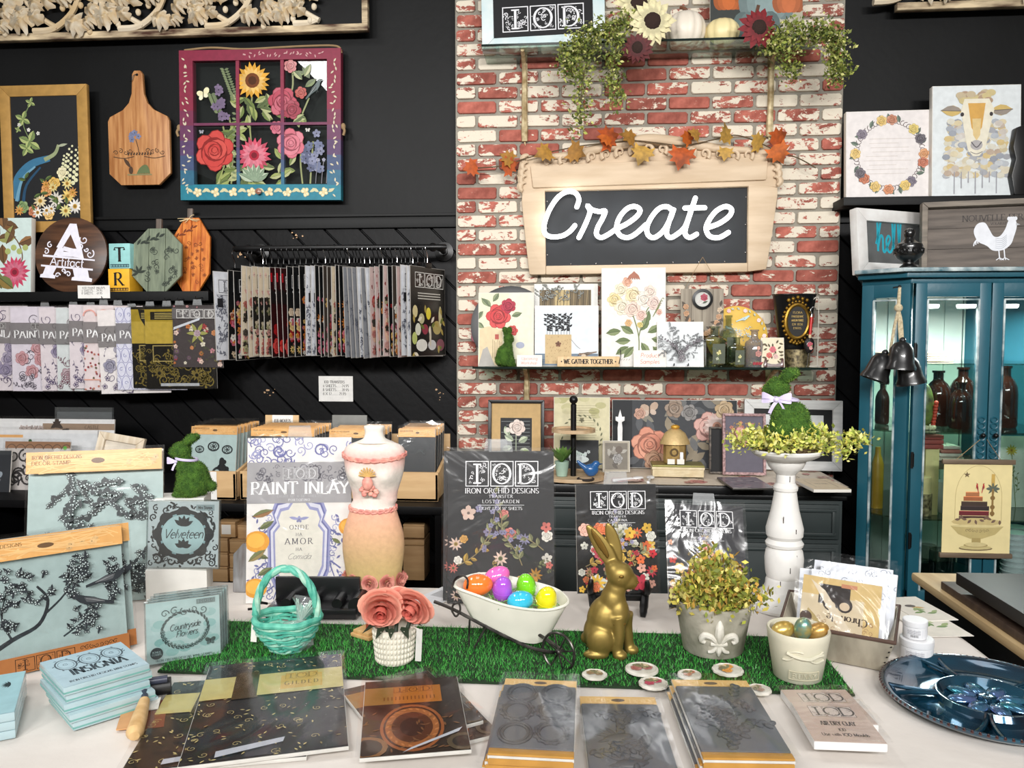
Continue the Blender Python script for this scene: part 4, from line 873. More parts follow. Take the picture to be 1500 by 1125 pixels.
def garland(lbl,strands,Y,seed,n,wt):
 p0=WP(*strands[0][0],Y);o=thing('trailing_garland',lbl,'garland',p0);r=random.Random(seed);m=M();blobs=[]
 for s in strands:
  pts=[WP(x,y,Y-.02+r.uniform(-.02,.02))-p0 for x,y in s];m.tube(bez(pts,4),.002,5)
  for q in bez(pts,3):blobs.append((q,(.022,.022,.022),1))
 m.build('twig',mat('twig_brown',(88,70,46),.8),o);foliage('small_leaves',o,LEAFM,blobs,int(n*1.7),.019,GRN,seed)
 b=M()
 for k in range(40):q=r.choice(blobs)[0];b.ball((q[0]+r.gauss(0,.025),q[1]-.02+r.gauss(0,.02),q[2]+r.gauss(0,.025)),.004,6,4)
 bo=b.build('berries',mat('pale_berry',(222,214,160),.5),o);bo['kind']='stuff'
garland('trailing green artificial vine hanging below the sunflowers',[[(905,50),(870,55),(842,80),(838,110)],[(880,45),(862,85),(852,130),(850,180)],[(905,45),(900,90),(896,120),(905,145)],[(850,60),(832,75),(830,95)],[(920,30),(890,40),(850,50)]],3.37,5,36,1)
garland('trailing green artificial vine at the end of the upper glass shelf',[[(1130,70),(1160,40),(1200,45),(1225,55)],[(1215,50),(1224,80),(1222,115)],[(1130,60),(1150,85),(1160,105)],[(1135,55),(1170,60),(1200,48)],[(1225,60),(1228,90),(1232,108)]],3.37,6,36,1)
cl0,cw,chh=R(757,205,1146,400,3.58)
board=thing('chalkboard','wide black chalkboard in a carved cream wooden frame on the bricks','chalkboard',cl0,0,-.45,0)
CREAM=mat('cream_carved_wood',(214,192,164),.6,c2=(196,172,142),scale=7,bump=.25,bscale=20,stretch=(.5,1,3))
def BX(px):return(px-757)/389*cw-cw/2
def BZ(py):return(400-py)/195*chh
def bp(l):return[(BX(x),BZ(y))for x,y in l]
M().prism(bp([(776,400),(770,345),(765,290),(766,280),(800,272),(801,392),(801,400)]),0,.05).build('side_rail',CREAM,board,bevel=.006)
M().prism(bp([(1098,400),(1098,272),(1140,278),(1140,290),(1133,345),(1125,397)]),0,.05).build('side_rail',CREAM,board,bevel=.006)
M().prism(bp([(801,400),(801,387),(1098,387),(1098,400)]),0,.05).build('bottom_rail',CREAM,board,bevel=.005)
M().prism(bp([(766,282),(758,252),(762,232),(776,222),(800,226),(870,222),(960,217),(1040,219),(1100,222),(1124,218),(1140,226),(1146,246),(1140,278),(1098,276),(801,276)]),0,.05).build('head_panel',CREAM,board,bevel=.008)
M().prism(bp([(778,238),(1125,234),(1123,268),(782,272)]),-.016,.01).build('head_field',CREAM,board,bevel=.01)
cm=M()
arch=[(800,226),(840,224),(880,216),(920,209),(952,205),(985,208),(1025,215),(1065,222),(1105,224)]
M().tube([(p.x,-.004,p.y)for p in bez([(BX(x),BZ(y),0)for x,y in arch],5)],[.012+.014*math.sin(PI*i/40)for i in range(41)],10).build('crest_moulding',CREAM,board)
for k in range(15):
 x=808+20.6*k;y=232-13*math.exp(-((x-952)/75)**2);sgn=-1 if x<952 else 1
 M().tube([(BX(x)+.019*math.cos(t)*(1-t/8)*sgn,-.014+.001*t,BZ(y)+.022*math.sin(t)*(1-t/8))for t in[i*.42-1 for i in range(14)]],[.0105-.0006*i for i in range(14)],7).build('crest_scroll',CREAM,board)
for sx,px in((-1,770),(1,1133)):
 for k in range(5):
  y=230+k*10;M().tube([(BX(px-sx*(3-1.2*k)+1)+.02*math.cos(t)*sx,-.012,BZ(y)+.02*math.sin(t))for t in[i*.35-1.2 for i in range(10)]],[.008,.011,.013,.014,.014,.013,.011,.009,.007,.004],7).build('corner_scroll',CREAM,board)
M().box((BX(949.5),.03,BZ(330)),(BX(1103)-BX(796),.012,BZ(270)-BZ(390))).build('slate',mat('chalk_black',(30,33,37),.7,var=.2,scale=6),board)
for x,y in[(803,290),(803,330),(803,370),(1096,290),(1096,330),(1096,371)]+[(840+39*k,276-k*.4)for k in range(7)]+[(838+38*k,384)for k in range(7)]:M().ball((BX(x),.021,BZ(y)),.0035,8,5).build('tack',CHROME,board)
NEON=emit('white_neon',(255,255,255),3.2)
no=thing('neon_word','white glowing neon script reading Create, mounted on the black chalkboard','neon sign',WP(940,385,3.555))
def NP(l):return[WP(680+x/2.679,180+y/2.679,3.545)-no.location for x,y in l]
strokes=[[(442,330),(450,300),(436,275),(405,270),(368,292),(335,340),(315,395),(316,432),(342,447),(385,443),(415,425),(434,403)],
 [(450,450),(470,410),(488,368),(493,345),(484,324),(500,340),(530,348),(553,346),(543,375),(524,410),(519,437),(537,450),(565,438),(595,418),(640,395),(678,366),(690,342),(670,328),(640,336),(610,370),(598,410),(610,440),(640,450),(672,436),(712,400)],
 [(820,347),(797,329),(765,336),(735,370),(717,410),(722,440),(746,450),(780,425),(808,378),(823,334),(803,390),(794,432),(808,450),(834,438),(866,408),(888,350),(907,295)],[(888,352),(869,412),(868,438),(886,450),(912,437)],[(866,334),(944,333)],
 [(952,412),(1000,395),(1040,366),(1049,340),(1026,328),(990,345),(962,380),(949,415),(964,445),(1000,450),(1037,430)]]
for s in strokes:
 q=bez(NP(s),6);M().tube(q,.0105,10).build('neon_tube',NEON,no)
 for e in(q[0],q[-1]):M().ball(e,.0105,10,6).build('tube_end',NEON,no);M().tube([e,e+Vector((0,.055,0))],.003,6).build('standoff',CHROME,no)
mg0=WP(950,200,3.54);mg=thing('maple_garland','garland of orange artificial maple leaves draped over the chalkboard frame','garland',mg0)
vine=[(700,246),(735,243),(770,232),(810,222),(850,214),(885,210),(925,206),(960,209),(1000,213),(1040,206),(1075,198),(1105,206),(1140,222),(1170,232),(1195,246)]
M().tube(bez([WP(x,y,3.545)-mg0 for x,y in vine],5),.0028,6).build('vine',mat('twig_brown',(88,70,46),.8),mg)
ML=[(0,0),(.18,.12),(.12,.3),(.34,.22),(.42,.4),(.56,.24),(.62,.36),(1,0)]
def maple(px,py,s,az,tilt,c,k):
 out=[(0,0),(.1,.28),(-.05,.5),(.25,.44),(.36,.62),(.5,.34),(.72,.44),(.7,.2),(1.02,0),(.7,-.2),(.72,-.44),(.5,-.34),(.36,-.62),(.25,-.44),(-.05,-.5),(.1,-.28)]
 m=M();m.add([(x,-.12*abs(z)-.1*math.sin(3*x),z)for x,z in out]+[(.4,-.16,0)],[(i,(i+1)%16,16)for i in range(16)]);r_=s*3.5/F_PX
 m.v=[tuple(v*r_ for v in p)for p in m.v]
 m.build('maple_leaf',mat('maple_%d'%k,c,.7,c2=shade(c,.62),scale=20),mg,WP(px,py,3.525)-mg0,rot=(tilt,-math.radians(az),tilt*.7),angle=75)
for a in((700,245,24,190,.2,0),(735,246,26,20,.3,0),(752,238,24,150,.3,1),(808,222,28,200,.4,2),(832,218,28,-20,.3,1),(878,206,32,20,.4,0),(896,206,24,170,.4,3),(930,208,28,160,.5,1),(945,214,30,250,.3,4),(1002,216,34,255,.4,0),(1000,208,24,50,.5,3),(1024,204,22,150,.5,2),(1060,210,30,90,.5,4),(1064,216,20,-100,.4,4),(1100,210,26,20,.5,4),(1128,208,30,30,.4,0),(1134,212,30,-60,.4,3)):
 maple(*a[:5],[(214,96,32),(196,138,54),(206,150,60),(226,112,30),(226,176,80)][a[5]],a[5])
# samples on the lower glass shelf
def low(px0,px1,ytop,Y=3.45):l,w,h=R(px0,ytop,px1,ytop+50,Y);l.z=zlow+.0005;return l,w,WP((px0+px1)/2,ytop,Y).z-zlow
def sample(name,lbl,cat,px0,px1,ytop,Y,art,t=.018,lean=4,ry=0,seed=1,body=None):
 l,w,h=low(px0,px1,ytop,Y);o=thing(name,lbl,cat,l,-lean,ry,0);sheet('board',w,h,t,body or WHITE,o,t/2,bevel=.002)
 a=Art(w-.004,h-.004,None,seed);art(a,a.w,a.h);a.put('print',o,None,0,.002);return o
l,w,h=low(689,806,415,3.58);o=thing('round_tray','round black tray with a painted dusky rose, half hidden behind the rose canvas','tray',l,-5)
M().lathe([(w/2-.02,.012),(w/2-.012,0),(w/2,.0),(w/2,.02),(w/2-.02,.022)],48).build('tray_body',METAL,o,(0,.02,w/2),rot=(PI/2,0,0))
a=Art(w,w,None,3);a.disc(w/2,w/2,w*.45,(24,24,26),n=40);a.rose(w*.12,w*.4,w*.14,(126,66,78),(170,110,116));a.leaf(w*.2,w*.2,w*.2,w*.08,2,(80,90,60));a.put('print',o,None,.012-.008)
def rose_post(a,w,h):
 a.rect(0,0,w,h,(232,226,198));a.rect(w*.55,0,w*.45,h,(236,232,208));a.rect(w*.02,0,w*.42,h*.5,(226,206,168));a.disc(w*.2,h*.46,w*.18,(226,206,168),h*.08)
 for k in range(6):a.stroke([(w*.26+k*w*.03,h*.1),(w*.26+k*w*.03,h*(.36-.02*(k%3)))],w*.008,(150,130,100))
 a.rect(w*.3,h*.36,w*.07,h*.07,(184,90,80));a.poly([(w*.0,0),(w*.3,0),(w*.16,h*.26),(w*.08,h*.22)],(176,172,166))
 for(u,v,an)in((.1,.92,5.4),(.18,.82,2.3),(.26,.88,1),(.08,.75,4),(.6,.68,.3),(.1,.52,2.6),(.48,.5,5)):a.leaf(w*u,h*v,w*.2,w*.1,an,(140,152,116),(108,122,92))
 a.rose(w*.36,h*.68,w*.23,(206,62,66),(232,124,116));a.rose(w*.54,h*.82,w*.14,(170,40,64),(206,90,104));a.rose(w*.62,h*.48,w*.1,(206,56,56));a.disc(w*.76,h*.28,w*.08,(170,176,196),w*.06)
sample('rose_canvas','cream canvas with red roses over old letter paper on the lower glass shelf','canvas',700,782,428,3.5,rose_post)
MOSS=mat('green_moss',(74,112,34),.95,c2=(44,78,20),scale=60,bump=1,bscale=260)
def fuse(m,name,mt,parent,vox,smooth=6,loc=None,rot=None,disp=0):
 o=m.build(name,mt,parent,loc,rot=rot);r=o.modifiers.new('skin','REMESH');r.mode='VOXEL';r.voxel_size=vox;r.use_smooth_shade=True
 s=o.modifiers.new('smooth','SMOOTH');s.iterations=smooth;s.factor=.6
 if disp:
  tx=bpy.data.textures.new('moss_clumps','CLOUDS');tx.noise_scale=disp*4;d=o.modifiers.new('clumps','DISPLACE');d.texture=tx;d.strength=disp;d.mid_level=.5
 return o
def moss_rabbit(lbl,loc,H,rz,seed,dirn=1,ears='back'):
 o=thing('moss_rabbit',lbl,'rabbit figurine',loc,0,0,rz);m=M();k=H/100.0;S3=lambda*p:tuple(v*k for v in p)
 m.ball(S3(-4,0,28),S3(25,20,28),18,12).ball(S3(-12,0,18),S3(20,21,18),16,10).ball(S3(6,0,45),S3(15,14,20),14,10,rot=(0,.25,0))
 m.ball(S3(12,0,72),S3(15,12,13),14,10).ball(S3(22,0,69),S3(10,8,8),12,8).ball(S3(-32,0,14),S3(8,8,8),10,8)
 for s in(-1,1):
  m.ball(S3(-2,s*15,14),S3(18,8,15),12,8).ball(S3(10,s*13,4),S3(16,6,5),12,8).tube([S3(10,s*8,34),S3(16,s*8,16),S3(19,s*8,4)],[7*k,5.5*k,5*k],10).ball(S3(21,s*8,3.5),S3(6,4.5,4),10,6)
  e=(-14,s*7,92)if ears=='back' else(4,s*8,102)
  m.tube(bez([S3(8,s*5,80),S3((8+e[0])/2,s*7,(84+e[2])/2+2),S3(*e)],4),[4*k,5*k,6*k,7*k,7.2*k,7*k,6*k,4.5*k,2.5*k],10)
 m.v=[(p[0]*dirn,p[1],p[2])for p in m.v]
 if dirn<0:m.f=[f[::-1]for f in m.f]
 b=fuse(m,'rabbit_body',MOSS,o,k*2.4,4,disp=k*3)
 dg=bpy.context.evaluated_depsgraph_get();dg.update();ev=b.evaluated_get(dg).to_mesh();r=random.Random(seed);f=M();f.col=(0,0,0);vs=ev.vertices;nv=len(vs)
 for _ in range(min(5200,nv*2)):
  v=vs[r.randrange(nv)];p=v.co;d=(v.normal+Vector((r.gauss(0,.5),r.gauss(0,.5),r.gauss(0,.5)))).normalized();L=k*r.uniform(1.6,3.6);sd=d.orthogonal().normalized()*k*.55
  f.add([p-sd,p+sd,p+d*L],[(0,1,2)],shade(r.choice([(86,124,40),(64,100,28),(110,140,54),(50,84,24)]),r.uniform(.8,1.15)))
 fo=f.build('moss_tufts',vmat('moss_blade',.9),o,smooth=False);fo['kind']='stuff';b.evaluated_get(dg).to_mesh_clear();return o,k
def bow(o,p,s,c,name='ribbon_bow',axis=0):
 m=M();rb=mat('lilac_ribbon',c,.45,var=.04)
 for sg in(-1,1):
  for q in(0,1):
   pts=[(0,0,0),(sg*.5,-.12,.22),(sg*1,-.05,.3),(sg*1.05,.05,0),(sg*.5,-.1,-.06),(0,0,0)]if q==0 else[(0,0,0),(sg*.35,-.1,-.5),(sg*.6,-.06,-1.05)]
   P=bez([(a*s,b*s,c_*s)for a,b,c_ in pts],5);w_=s*.2;vs=[]
   for i,t in enumerate(P):wv=w_*(1 if q else(.4+abs(t.x)/s*.9));vs+=[(t.x-(0 if q==0 else 0),t.y,t.z+wv*(1 if q==0 else .25)),(t.x+(0 if q==0 else wv*1.2),t.y-.001,t.z-wv*(1 if q==0 else .25))]
   m.add(vs,[(2*i,2*i+1,2*i+3,2*i+2)for i in range(len(P)-1)])
 m.ball((0,-s*.08,0),(s*.2,s*.16,s*.2),10,8);b=m.build(name,rb,o,p);return b
l,w,h=low(722,760,480,3.43)
moss_rabbit('small leafy moss rabbit sitting on the lower glass shelf before the rose canvas',l,h*1.0,60,2,1,'up')
def forest(a,w,h):
 a.rect(0,0,w,h,(228,228,224));x0,y0,W,H_=w*.08,h*.68,w*.82,h*.25;a.rect(x0,y0,W,H_,(110,96,72));a.rect(x0+W*.3,y0,W*.3,H_,(190,170,124));a.rect(x0,y0,W,H_*.2,(130,116,92))
 for k in range(16):u=x0+W*(k+.5)/16;a.stroke([(u,y0+H_*.08),(u+w*.01*(k%3),y0+H_)],w*.012,(70,62,50)if k%2 else(150,132,100))
 for k in range(6):a.branch(x0+W*a.r.random(),y0+H_*.4,W*.3,.5+2*a.r.random(),(78,66,50),w*.006,1)
sample('forest_print','white canvas with a brown winter forest band, behind the vase print','canvas',782,876,415,3.56,forest)
def vase(a,w,h):
 a.rect(0,0,w,h,(222,230,236));a.rect(0,0,w,h*.2,(120,136,152))
 for k in range(5):a.rect(0,h*.02+k*h*.04,w,h*.006,(88,106,126))
 a.rect(w*.16,h*.03,w*.42,h*.49,(204,178,134))
 for k in range(60):a.disc(w*(.18+.38*a.r.random()),h*(.05+.45*a.r.random()),w*.008,(176,146,104),n=5)
 a.blossom(w*.37,h*.36,w*.05,(120,80,60));IN=(34,34,38)
 for k in range(9):
  x=w*(.19+.045*k);a.stroke([(x,h*.52),(x,h*(.78+.1*a.r.random()))],w*.006,IN)
  for q in range(9):a.leaf(x,h*(.58+.032*q),w*.06,w*.03,a.r.choice((.5,2.6))+a.r.random()*.4,IN)
 a.bird(w*.82,h*.2,w*.25,(132,110,92),1,.55,(206,190,170));a.curve([(w*.58,h*.43),(w*.66,h*.33),(w*.72,h*.28)],w*.006,(110,90,80))
sample('vase_print','pale canvas print of black sprigs in a tan square vase with a bird','canvas',783,877,447,3.5,vase)
def card2(lines,c):
 def art(a,w,h):
  a.rect(0,0,w,h,(240,234,226))
  for k,t in enumerate(lines):a.text(t,w*.5,h*(.58-.4*k),h*.26,c,serif=False,thick=.1,sp=.1,slant=.15,maxw=w*.84)
 return art
sample('handwritten_card','small white card with red handwriting about a workshop, leaning by the moss rabbit','card',757,794,520,3.42,card2(['Upcoming','Workshop!'],(214,120,116)),.002,8,body=PAPER)
def gather(a,w,h):
 a.text('WE GATHER TOGETHER',w/2,h*.3,h*.42,(44,34,26),maxw=w*.78,thick=.2,thin=.1);a.disc(w*.07,h*.5,w*.012,(44,34,26),n=8);a.disc(w*.93,h*.5,w*.012,(44,34,26),n=8)
l,w,h=low(816,908,522,3.415);o=thing('wooden_sign','narrow tan wooden sign reading we gather together on the shelf edge','sign',l,-6)
M().box((0,.008,h/2),(w,.014,h)).build('board',wood('tan_sign',(222,192,146),(206,172,124),.5),o,bevel=.005);a=Art(w,h,None,2);gather(a,w,h);a.put('print',o)
M().tube(bez([(w*.5-.004,-.004,h*.3),(w*.5+.003,-.006,h),(w*.5+.002,.006,h+.03)],4),.0018,6).build('wire_stand',METAL,o)
def tallrose(a,w,h):
 a.rect(0,0,w,h,(234,231,226));ST=(120,130,84)
 for pts in([(.58,.1),(.58,.3),(.5,.5),(.42,.62)],[(.58,.3),(.66,.5),(.74,.6)],[(.5,.5),(.36,.58)]):a.curve([(w*u,h*v)for u,v in pts],w*.018,ST)
 for(u,v,an)in((.5,.33,2.6),(.45,.26,3.2),(.42,.2,3.7),(.6,.36,.9),(.72,.34,.5),(.78,.28,-.2),(.8,.2,-.8),(.62,.24,-1),(.5,.2,4),(.68,.42,1.3),(.3,.36,3.3),(.86,.38,.3)):a.leaf(w*u,h*v,w*.24,w*.12,an,(134,146,104),(104,120,78))
 for(u,v,r,c)in((.2,.68,.12,(234,210,150)),(.3,.78,.11,(240,226,190)),(.32,.6,.13,(238,224,196)),(.5,.72,.14,(238,216,170)),(.48,.58,.13,(238,206,190)),(.66,.68,.13,(240,226,212)),(.76,.76,.1,(238,214,200)),(.82,.64,.11,(232,200,190)),(.4,.86,.08,(226,160,130)),(.62,.52,.09,(236,190,176)),(.9,.55,.05,(222,160,140)),(.42,.44,.06,(222,170,110)),(.6,.42,.05,(214,190,90))):a.rose(w*u,h*v,w*r,c,(250,244,232))
 for k in range(6):a.leaf(w*(.4+.04*k),h*.88,w*.14,w*.04,.9+.25*k,(170,110,90))
 for k in range(5):a.curve([(w*.8,h*.5),(w*(.86+.02*k),h*(.56+.03*k)),(w*(.9+.02*k),h*(.6+.02*k))],w*.008,ST)
 for k in range(9):a.stroke([(w*(.1+.04*k),h*.06),(w*(.12+.04*k),h*.075)],w*.006,(150,140,130))
sample('rose_print','tall white canvas with a botanical spray of pale roses under the chalkboard','canvas',882,977,391,3.46,tallrose,ry=-.3)
sample('handwritten_card','small white card with red handwriting saying product samples, before the tall rose canvas','card',928,976,513,3.42,card2(['Product','Samples'],(224,130,110)),.002,8,body=PAPER)
def vinetile(a,w,h):
 a.rect(0,0,w,h,(226,230,232));IN=(74,66,72)
 for(u,v,an,L)in((.5,.2,1.0,.5),(.5,.2,2.1,.5),(.5,.36,.2,.42),(.5,.36,2.9,.42),(.5,.15,1.57,.25)):a.branch(w*u,h*v,w*L,an,IN,w*.012,2)
 for k in range(40):
  t=a.r.random()*2-1;a.ink(w*(.5+.42*t),h*(.3+.3*abs(t)+.1*(a.r.random()-.5)),w*.025,IN,(170,166,172))
 for k in range(14):a.ink(w*(.5+.12*(a.r.random()-.5)),h*(.1+.22*a.r.random()),w*.035,IN,(190,186,190))
o=sample('vine_tile','white square tile with a dark blossom vine on a wire stand','tile',963,1032,470,3.43,vinetile,.008,10)
for s in(-1,1):M().tube(bez([(s*.03,-.03,.002),(s*.03,-.026,.012),(s*.03,-.008,.004),(s*.028,.02,.03)],4),.0016,6).build('wire_leg',METAL,o)
pl,w,h=R(997,423,1060,492,3.55);pl.z-=.0;l2,w2,h2=low(997,1060,423,3.56);o=thing('wooden_plaque','grey wood plaque with roses and a small round black frame, hung by twine','plaque',pl)
for k in range(4):M().box((-w/2+w*(k+.5)/4,.006,h/2),(w/4-.001,.012,h)).build('plank',wood('grey_plaque',(166,156,140),(136,126,112),.7),o,bevel=.001)
a=Art(w,h,None,8)
for k in range(26):t=k/25*PI;x,y=w*(.52+.4*math.cos(t)),h*(.62-.58*math.sin(t));a.leaf(x,y,w*.16,w*.07,a.r.random()*6,(86,76,66));(a.rose(x,y,w*.07,a.r.choice([(216,190,160),(150,110,104),(200,150,110)]))if k%2 else None)
a.put('print',o);fr=M();M().lathe([(w*.19,0),(w*.24,.004),(w*.24,.012),(w*.18,.014),(w*.18,.006)],32,cap=False).build('round_frame',METAL,o,(0,.0,h*.78),rot=(PI/2,0,0))
a=Art(w*.4,w*.4,None,3);a.disc(w*.2,w*.2,w*.19,(206,206,200),n=24);a.rose(w*.24,w*.24,w*.09,(176,60,80));a.rose(w*.14,w*.14,w*.06,(226,220,214));a.leaf(w*.2,w*.1,w*.14,w*.05,.4,(90,96,80));a.put('print',o,None,-.003,h*.78-w*.2)
for s in(-1,1):M().tube([(s*w*.42,.004,h),(0,.004,h+.14)],.001,5).build('twine',mat('jute_rope',(150,124,90),.9),o)
l,w,h=low(1036,1128,441,3.55);o=thing('yellow_plate','round yellow plate decoupaged with birds and flowers, behind the little bottles','plate',l,-7)
M().lathe([(0,.0),(w*.36,.001),(w*.47,-.008),(w/2,-.012),(w/2,-.006),(w*.4,.008),(0,.008)],56,cap=False).build('plate_body',mat('yellow_glaze',(224,184,84),.3,var=.05),o,(0,.014,w/2),rot=(PI/2,0,0))
a=Art(w,w,None,11)
for k in range(30):t=k*2*PI/30;x,y=w*(.5+.43*math.cos(t)),w*(.5+.43*math.sin(t));a.leaf(x,y,w*.06,w*.03,t+1,(120,130,96))if k%3 else a.rose(x,y,w*.035,a.r.choice([(196,120,120),(222,160,150),(206,100,90)]))
for k in range(16):a.sprig(w*(.25+.5*a.r.random()),w*(.25+.4*a.r.random()),w*.18,a.r.random()*6,(130,130,110),(112,146,150),5)
a.bird(w*.6,w*.78,w*.2,(110,160,170),-1);a.bird(w*.38,w*.62,w*.16,(110,160,170),1);a.put('print',o,SHINY(),.003)
BOTTLE=clear('bottle_glass',tint=(206,216,206),rough=.03,gloss=.12)
def bottle(lbl,px0,px1,ytop,Y,art,square=True,m=None):
 l,w,h=low(px0,px1,ytop,Y);o=thing('glass_bottle',lbl,'bottle',l,0,0,12);r=w/2*1.08;n=8 if square else 24
 prof=[(r*.96,0),(r,.004),(r,h*.62),(r*.86,h*.7),(r*.42,h*.76),(r*.36,h*.8),(r*.36,h*.95),(r*.46,h*.96),(r*.46,h)]
 b=M()
 if square:
  vs=[(max(-1,min(1,1.3*math.cos(PI*2*(k+.5)/8)))*q,max(-1,min(1,1.3*math.sin(PI*2*(k+.5)/8)))*q,z)for q,z in prof for k in range(8)]
  b.add(vs,[(i*8+k,i*8+(k+1)%8,(i+1)*8+(k+1)%8,(i+1)*8+k)for i in range(len(prof)-1)for k in range(8)]+[tuple(range(8))[::-1]])
 else:b.lathe(prof,24)
 b.build('bottle_body',m or BOTTLE,o,angle=30);a=Art(w*.8,h*.6,None,int(px0));art(a,a.w,a.h);a.put('print',o,None,-r*1.01,h*.03)
 f=M();f.col=(0,0,0)
 for k in range(20):f.ball((rnd.uniform(-.6,.6)*r,rnd.uniform(-.5,.5)*r,.006+rnd.random()*h*.12),.004,6,4,col=rnd.choice([(196,186,110),(222,214,160),(150,140,80)]))
 fo=f.build('dried_flowers',vmat('dried_flower',.9),o);fo['kind']='stuff';return o
def bart(a,w,h):a.rect(w*.1,h*.1,w*.8,h*.8,(92,98,84));a.sprig(w*.5,h*.1,h*.6,1.5,(140,150,110),(120,140,90),6);a.ink(w*.5,h*.55,w*.16,(206,196,120),(230,226,190));a.ink(w*.4,h*.3,w*.1,(190,190,150))
bottle('clear square bottle with dried yellow flowers, the widest of the small bottles',1032,1062,478,3.45,bart)
bottle('tall narrow clear bottle between the two square bottles',1057,1077,462,3.52,bart)
bottle('small dark square bottle in front of the yellow plate',1068,1090,494,3.43,bart)
def angel(a,w,h):a.rose(w*.5,h*.55,w*.24,(206,140,130));a.disc(w*.5,h*.8,w*.14,(216,170,150));[a.rose(w*(.2+.2*k),h*.12,w*.12,(176,50,60))for k in range(4)]
bottle('round clear bottle with a pink angel print before the yellow plate',1092,1118,483,3.45,angel,False,clear('smoky_glass',tint=(206,200,200),gloss=.12,film=.12))
def rtile(a,w,h):
 a.rect(0,0,w,h,(232,220,192))
 for k in range(20):a.leaf(w*(.5+.3*math.cos(k)),h*(.52+.3*math.sin(k*1.3)),w*.2,w*.09,k,(110,90,70),(80,76,50))
 a.rose(w*.5,h*.6,w*.16,(222,110,120));a.rose(w*.33,h*.4,w*.14,(216,96,86));a.rose(w*.62,h*.36,w*.12,(232,190,180))
o=sample('rose_tile','little cream tile with pink roses on a dark red stand','tile',1116,1150,494,3.41,rtile,.007,10);l,w,h=low(1116,1150,494,3.41)
for s in(-1,1):M().prism([(s*w*.36-.007,-.001),(s*w*.36+.007,-.001),(s*w*.36+.006,h*.28),(s*w*.36,h*.3),(s*w*.36-.006,h*.12)],-.014,-.004).build('stand_foot',mat('oxblood_stand',(74,22,22),.3,coat=.4),o,bevel=.002)
M().prism([(-w*.36,h*.02),(w*.36,h*.02),(w*.36,h*.16),(w*.1,h*.1),(-w*.1,h*.1),(-w*.36,h*.16)],-.012,-.003).build('stand_rail',mat('oxblood_stand',(74,22,22),.3),o)
l,w,h=low(1148,1186,512,3.5);o=thing('mottled_tin','low oval dark bronze tin carrying the black bucket','tin',l)
M().lathe([(w/2,0),(w/2,h),(w/2-.004,h),(w/2-.005,.003)],36,sy=.75).build('tin_body',mat('mottled_bronze',(58,50,34),.4,c2=(150,136,100),scale=70,metal=.5),o);tinz=l.z+h
l,w,h=R(1130,431,1196,512,3.53);l.z=tinz+.001;h=WP(1163,431,3.53).z-l.z
o=thing('black_bucket','black enamel bucket with an ornate gold oval label frame','bucket',l);r=w/2
M().lathe([(r*.62,0),(r*.64,.003),(r*.96,h-.006),(r,h-.003),(r,h),(r*.95,h),(r*.62,.006)],40,sy=.6).build('bucket_body',mat('black_enamel',(20,20,21),.3,coat=.3),o)
GOLD=mat('antique_gold',(190,150,62),.35,metal=.85,c2=(120,90,36),scale=20)
fz=h*.5;fy=-r*.54
M().tube([(w*.25*math.cos(t),fy,fz+h*.3*math.sin(t))for t in[k*PI/16 for k in range(32)]],w*.045,8,closed=True).build('oval_frame',GOLD,o);m=M()
for k in range(26):t=k*2*PI/26;m.ball((w*.31*math.cos(t),fy,fz+h*.36*math.sin(t)),w*.034,8,6)
for k in range(5):m.ball((w*.1*(k-2),fy-.004,fz+h*.43-abs(k-2)*.006),w*.045,8,6);m.ball((w*.07*(k-2),fy-.002,fz-h*.4+abs(k-2)*.004),w*.04,8,6)
m.build('frame_beading',GOLD,o)
a=Art(w*.5,h*.6,None,4);a.disc(w*.25,h*.3,w*.22,(26,24,22),h*.28,24)
for k,t in enumerate(['FLORA','PARISIENNE','MAISON FONDEE','EN 1836','PARIS']):a.text(t,w*.25,h*(.44-.07*k),h*.04,(190,160,90),maxw=w*.26)
a.put('print',o,None,fy-.003,fz-h*.3)
l,w,h=R(1176,439,1196,510,3.44);o=thing('painted_ladle','long ladle with a red handle and rose painted bowl leaning on the bucket','ladle',(l.x,3.44,zlow+.095),-2,4)
h=WP(1186,439,3.44).z-zlow-.095
M().ball((0,0,.0),(.022,.012,.034),16,12).build('ladle_bowl',mat('dark_lacquer',(34,30,30),.25,coat=.5),o);a=Art(.04,.06,None,3);a.rose(.02,.032,.012,(190,70,84));a.leaf(.02,.015,.02,.008,1,(100,120,70));a.rose(.024,.018,.008,(220,160,150));a.put('print',o,None,-.0125,-.03)
M().tube([(0,0,.03),(0,0,.045)],.006,8).build('ferrule',mat('tan_ferrule',(206,180,140),.5),o);M().tube([(0,0,.045),(0,0,.12)],.006,10).build('red_handle',mat('red_lacquer',(190,30,28),.3,coat=.5),o)
M().tube(bez([(0,0,.12),(0,0,.135),(-.006,0,.15),(.004,0,.162),(.016,0,.152)],4),.003,8).build('hook',CHROME,o)
M().tube([(.0,.0,-.034),(0,.012,-.0945)],.002,6).build('prop_wire',CHROME,o)
st=thing('wire_display_stand','slim white wire display stand beside the bucket at the shelf end','stand',(WP(1196,530,3.5).x,3.5,zlow+.001));M().tube(bez([(-.1,-.02,.003),(.0,-.02,.003),(.004,0,.01),(.004,0,.27),(-.004,0,.3),(-.02,0,.29)],5),.0022,6).build('wire',mat('white_wire',(214,208,196),.4),st)
